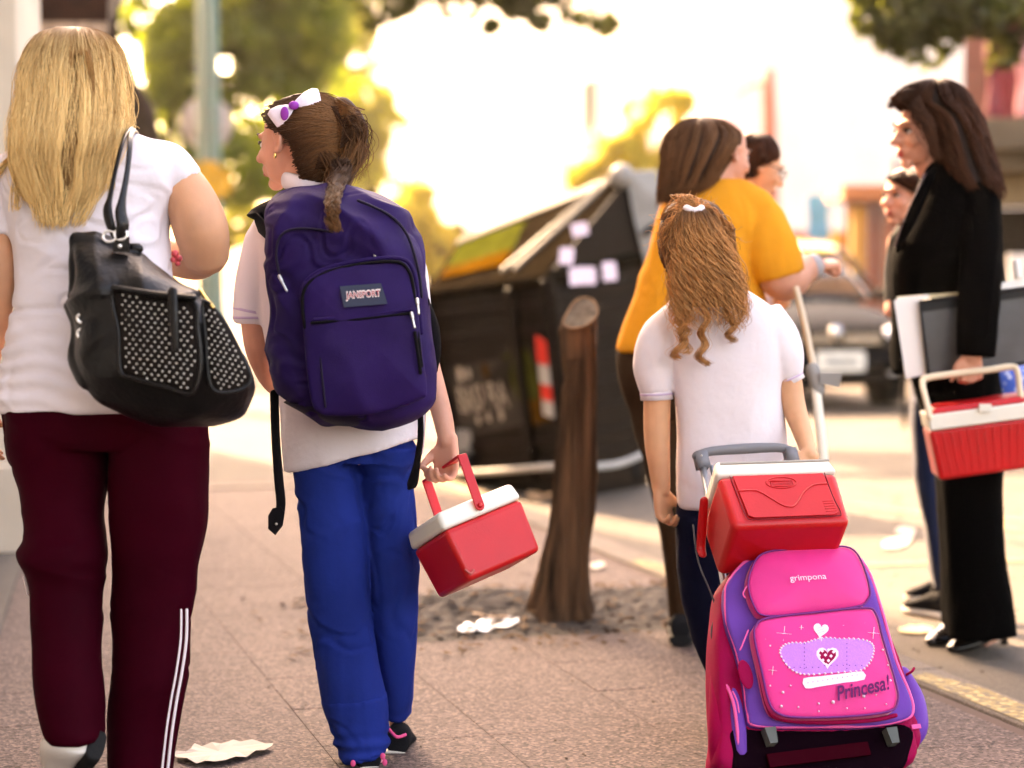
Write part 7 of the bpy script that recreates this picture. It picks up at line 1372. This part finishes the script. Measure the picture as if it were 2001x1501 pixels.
obj('band', hexa([P(x, y, d) for x, y, d in ((1802, 610, df-.014), (1799, 592, df-.014), (1802, 610, df-.012), (1799, 592, df-.012), (2040, 575, df+.007), (2040, 560, df+.007), (2040, 575, df+.009), (2040, 560, df+.009))]), blk, pf, smooth=False)
ppr = thing('papers', 'white papers sticking up behind the portfolio near the right edge', 'papers', P(1985, 560, df+.1))
obj('sheet', hexa([P(x, y, d) for x, y, d in ((1950, 600, df+.09), (1955, 553, df+.09), (1950, 600, df+.093), (1955, 553, df+.093), (2020, 600, df+.1), (2010, 540, df+.1), (2020, 600, df+.103), (2010, 540, df+.103))]), bpy.data.materials['white_paper_0'], ppr, smooth=False)
obj('cup', tube([P(1990, 545, df+.1), P(1986, 508, df+.1)], .012, n=12, rnd=False), bpy.data.materials['white_paper_1'], ppr)
fl = thing('floral_bag', 'blue and white floral bag seen through the bail handle of the right-hand cooler', 'bag', P(1970, 790, 6.5))
mfl = mat('blue_floral', (.10, .22, .62), .7); ntf = mfl.node_tree; vf_ = ntf.nodes.new('ShaderNodeTexVoronoi'); vf_.inputs['Scale'].default_value = 55; rf_ = ntf.nodes.new('ShaderNodeValToRGB'); rf_.color_ramp.elements[0].color = (.75, .8, .9, 1); rf_.color_ramp.elements[0].position = .25; rf_.color_ramp.elements[1].color = (.04, .12, .5, 1); rf_.color_ramp.elements[1].position = .45
tcf = ntf.nodes['Texture Coordinate']; ntf.links.new(tcf.outputs['Object'], vf_.inputs[0]); ntf.links.new(vf_.outputs[0], rf_.inputs[0]); ntf.links.new(rf_.outputs[0], ntf.nodes['Principled BSDF'].inputs['Base Color'])
obj('bag_body', vloft([(712, 1950, 2030, 6.5, .06), (730, 1944, 2035, 6.5, .12), (760, 1942, 2038, 6.5, .14), (800, 1945, 2036, 6.5, .13), (815, 1952, 2030, 6.5, .08)], 4, 24, 3), mfl, fl)
obj('strap', tube([P(1960, 715, 6.5), P(1965, 600, 6.3), P(1958, 520, 6.25), P(1950, 480, 6.2)], .008, n=8), M_canv, fl); obj('buckle', ell(P(1951, 490, 6.14), (.012, .008, .02)), sw, fl)
# ------------------------------------------------------------------ litter
M_pap = mat('litter_paper', (.50, .43, .36), .85, var=.08, vscale=10)
def litter(label, pts, z=0., curl=.01, m=None, name='paper_scrap', cat='litter'):
    q = np.array([G(x, y, z) for x, y in pts]); c = q.mean(0); r = np.random.default_rng(len(label)); V = [c+[0, 0, .006+curl]]; n = 0
    qq = cr(q, 3, True); qq[:, 2] = z+.004+np.abs(np.sin(np.arange(len(qq))*1.3+r.uniform(0, 6)))*curl; mid = c+(qq-c)*.55; mid[:, 2] = z+.005+np.abs(vnoise(mid*30, 3))*curl
    V = np.vstack([[c+[0, 0, .006]], mid, qq]); k = len(qq); Fc = [[0, 1+j, 1+(j+1) % k] for j in range(k)]+[[1+j, 1+k+j, 1+k+(j+1) % k, 1+(j+1) % k] for j in range(k)]
    o = obj(name, (V, Fc), m or M_pap, smooth=False, label=label, cat=cat); s_ = o.modifiers.new('s', 'SOLIDIFY'); s_.thickness = .001; return o
litter('cream paper sheet lying on the pavement beside the maroon trouser leg', [(338, 1482), (372, 1474), (380, 1464), (432, 1461), (470, 1455), (534, 1463), (500, 1478), (440, 1494), (384, 1497)])
litter('clear crushed plastic wrapper at the pavement edge of the tree pit', [(896, 1232), (925, 1222), (985, 1214), (1012, 1217), (1005, 1228), (950, 1238), (902, 1242)], curl=.012, m=mat('plastic_wrapper', (.66, .68, .68), .2, coat=.5))
litter('torn white paper on the road right of the pink bag', [(1726, 1062), (1745, 1056), (1786, 1046), (1780, 1058), (1765, 1072), (1728, 1076)], RZ, .008)
litter('small white paper scrap on the road just behind the torn paper', [(1757, 1034), (1785, 1036), (1783, 1046), (1752, 1045)], RZ, .006)
litter('yellowish flattened wrapper on the road before the dark pumps', [(1757, 1232), (1790, 1226), (1824, 1232), (1812, 1241), (1765, 1241)], RZ, .006, mat('yellow_wrapper', (.66, .5, .26), .6))
litter('pale scrap on the pavement behind the foot of the stump', [(1154, 1105), (1176, 1102), (1182, 1110), (1160, 1116)], 0., .006)
litter('brown crumpled paper in the gutter before the dumpster', [(1030, 972), (1075, 965), (1090, 975), (1050, 985)], RZ, .03, mat('brown_paper', (.5, .33, .2), .8))
cbag = thing('plastic_bag', 'crumpled white bag with a tan cardboard strip in the tree pit', 'litter', G(900, 1212))
cvv = ell(P(872, 1190, 6.7), (.036, .03, .034), None, 18, 12); V = np.asarray(cvv[0]); V = V+.014*np.stack([ridge(V*30, 3), ridge(V*28, 4), ridge(V*30, 5)], 1); obj('bag', (V, cvv[1]), mat('white_plastic_film', (.5, .47, .5), .4), cbag, smooth=False)
obj('strip', tube([G(872, 1204)+[0, 0, .02], G(910, 1205)+[0, 0, .018], G(950, 1213)+[0, 0, .014], G(990, 1212)+[0, 0, .014]], [.012, .018, .016, .008], n=8, flat=.3, up=(0, 1, 0)), mat('tan_card', (.52, .36, .24), .8), cbag)
# repeats share a group phrase
for o in list(S.objects):
    if o.parent is None and 'category' in o.keys():
        g = {'cooler': 'red picnic coolers', 'tree': 'street trees', 'litter': 'scraps of litter on the ground', 'building': 'street buildings', 'person': 'people on the pavement and road'}.get(o['category'])
        if g: o['group'] = g
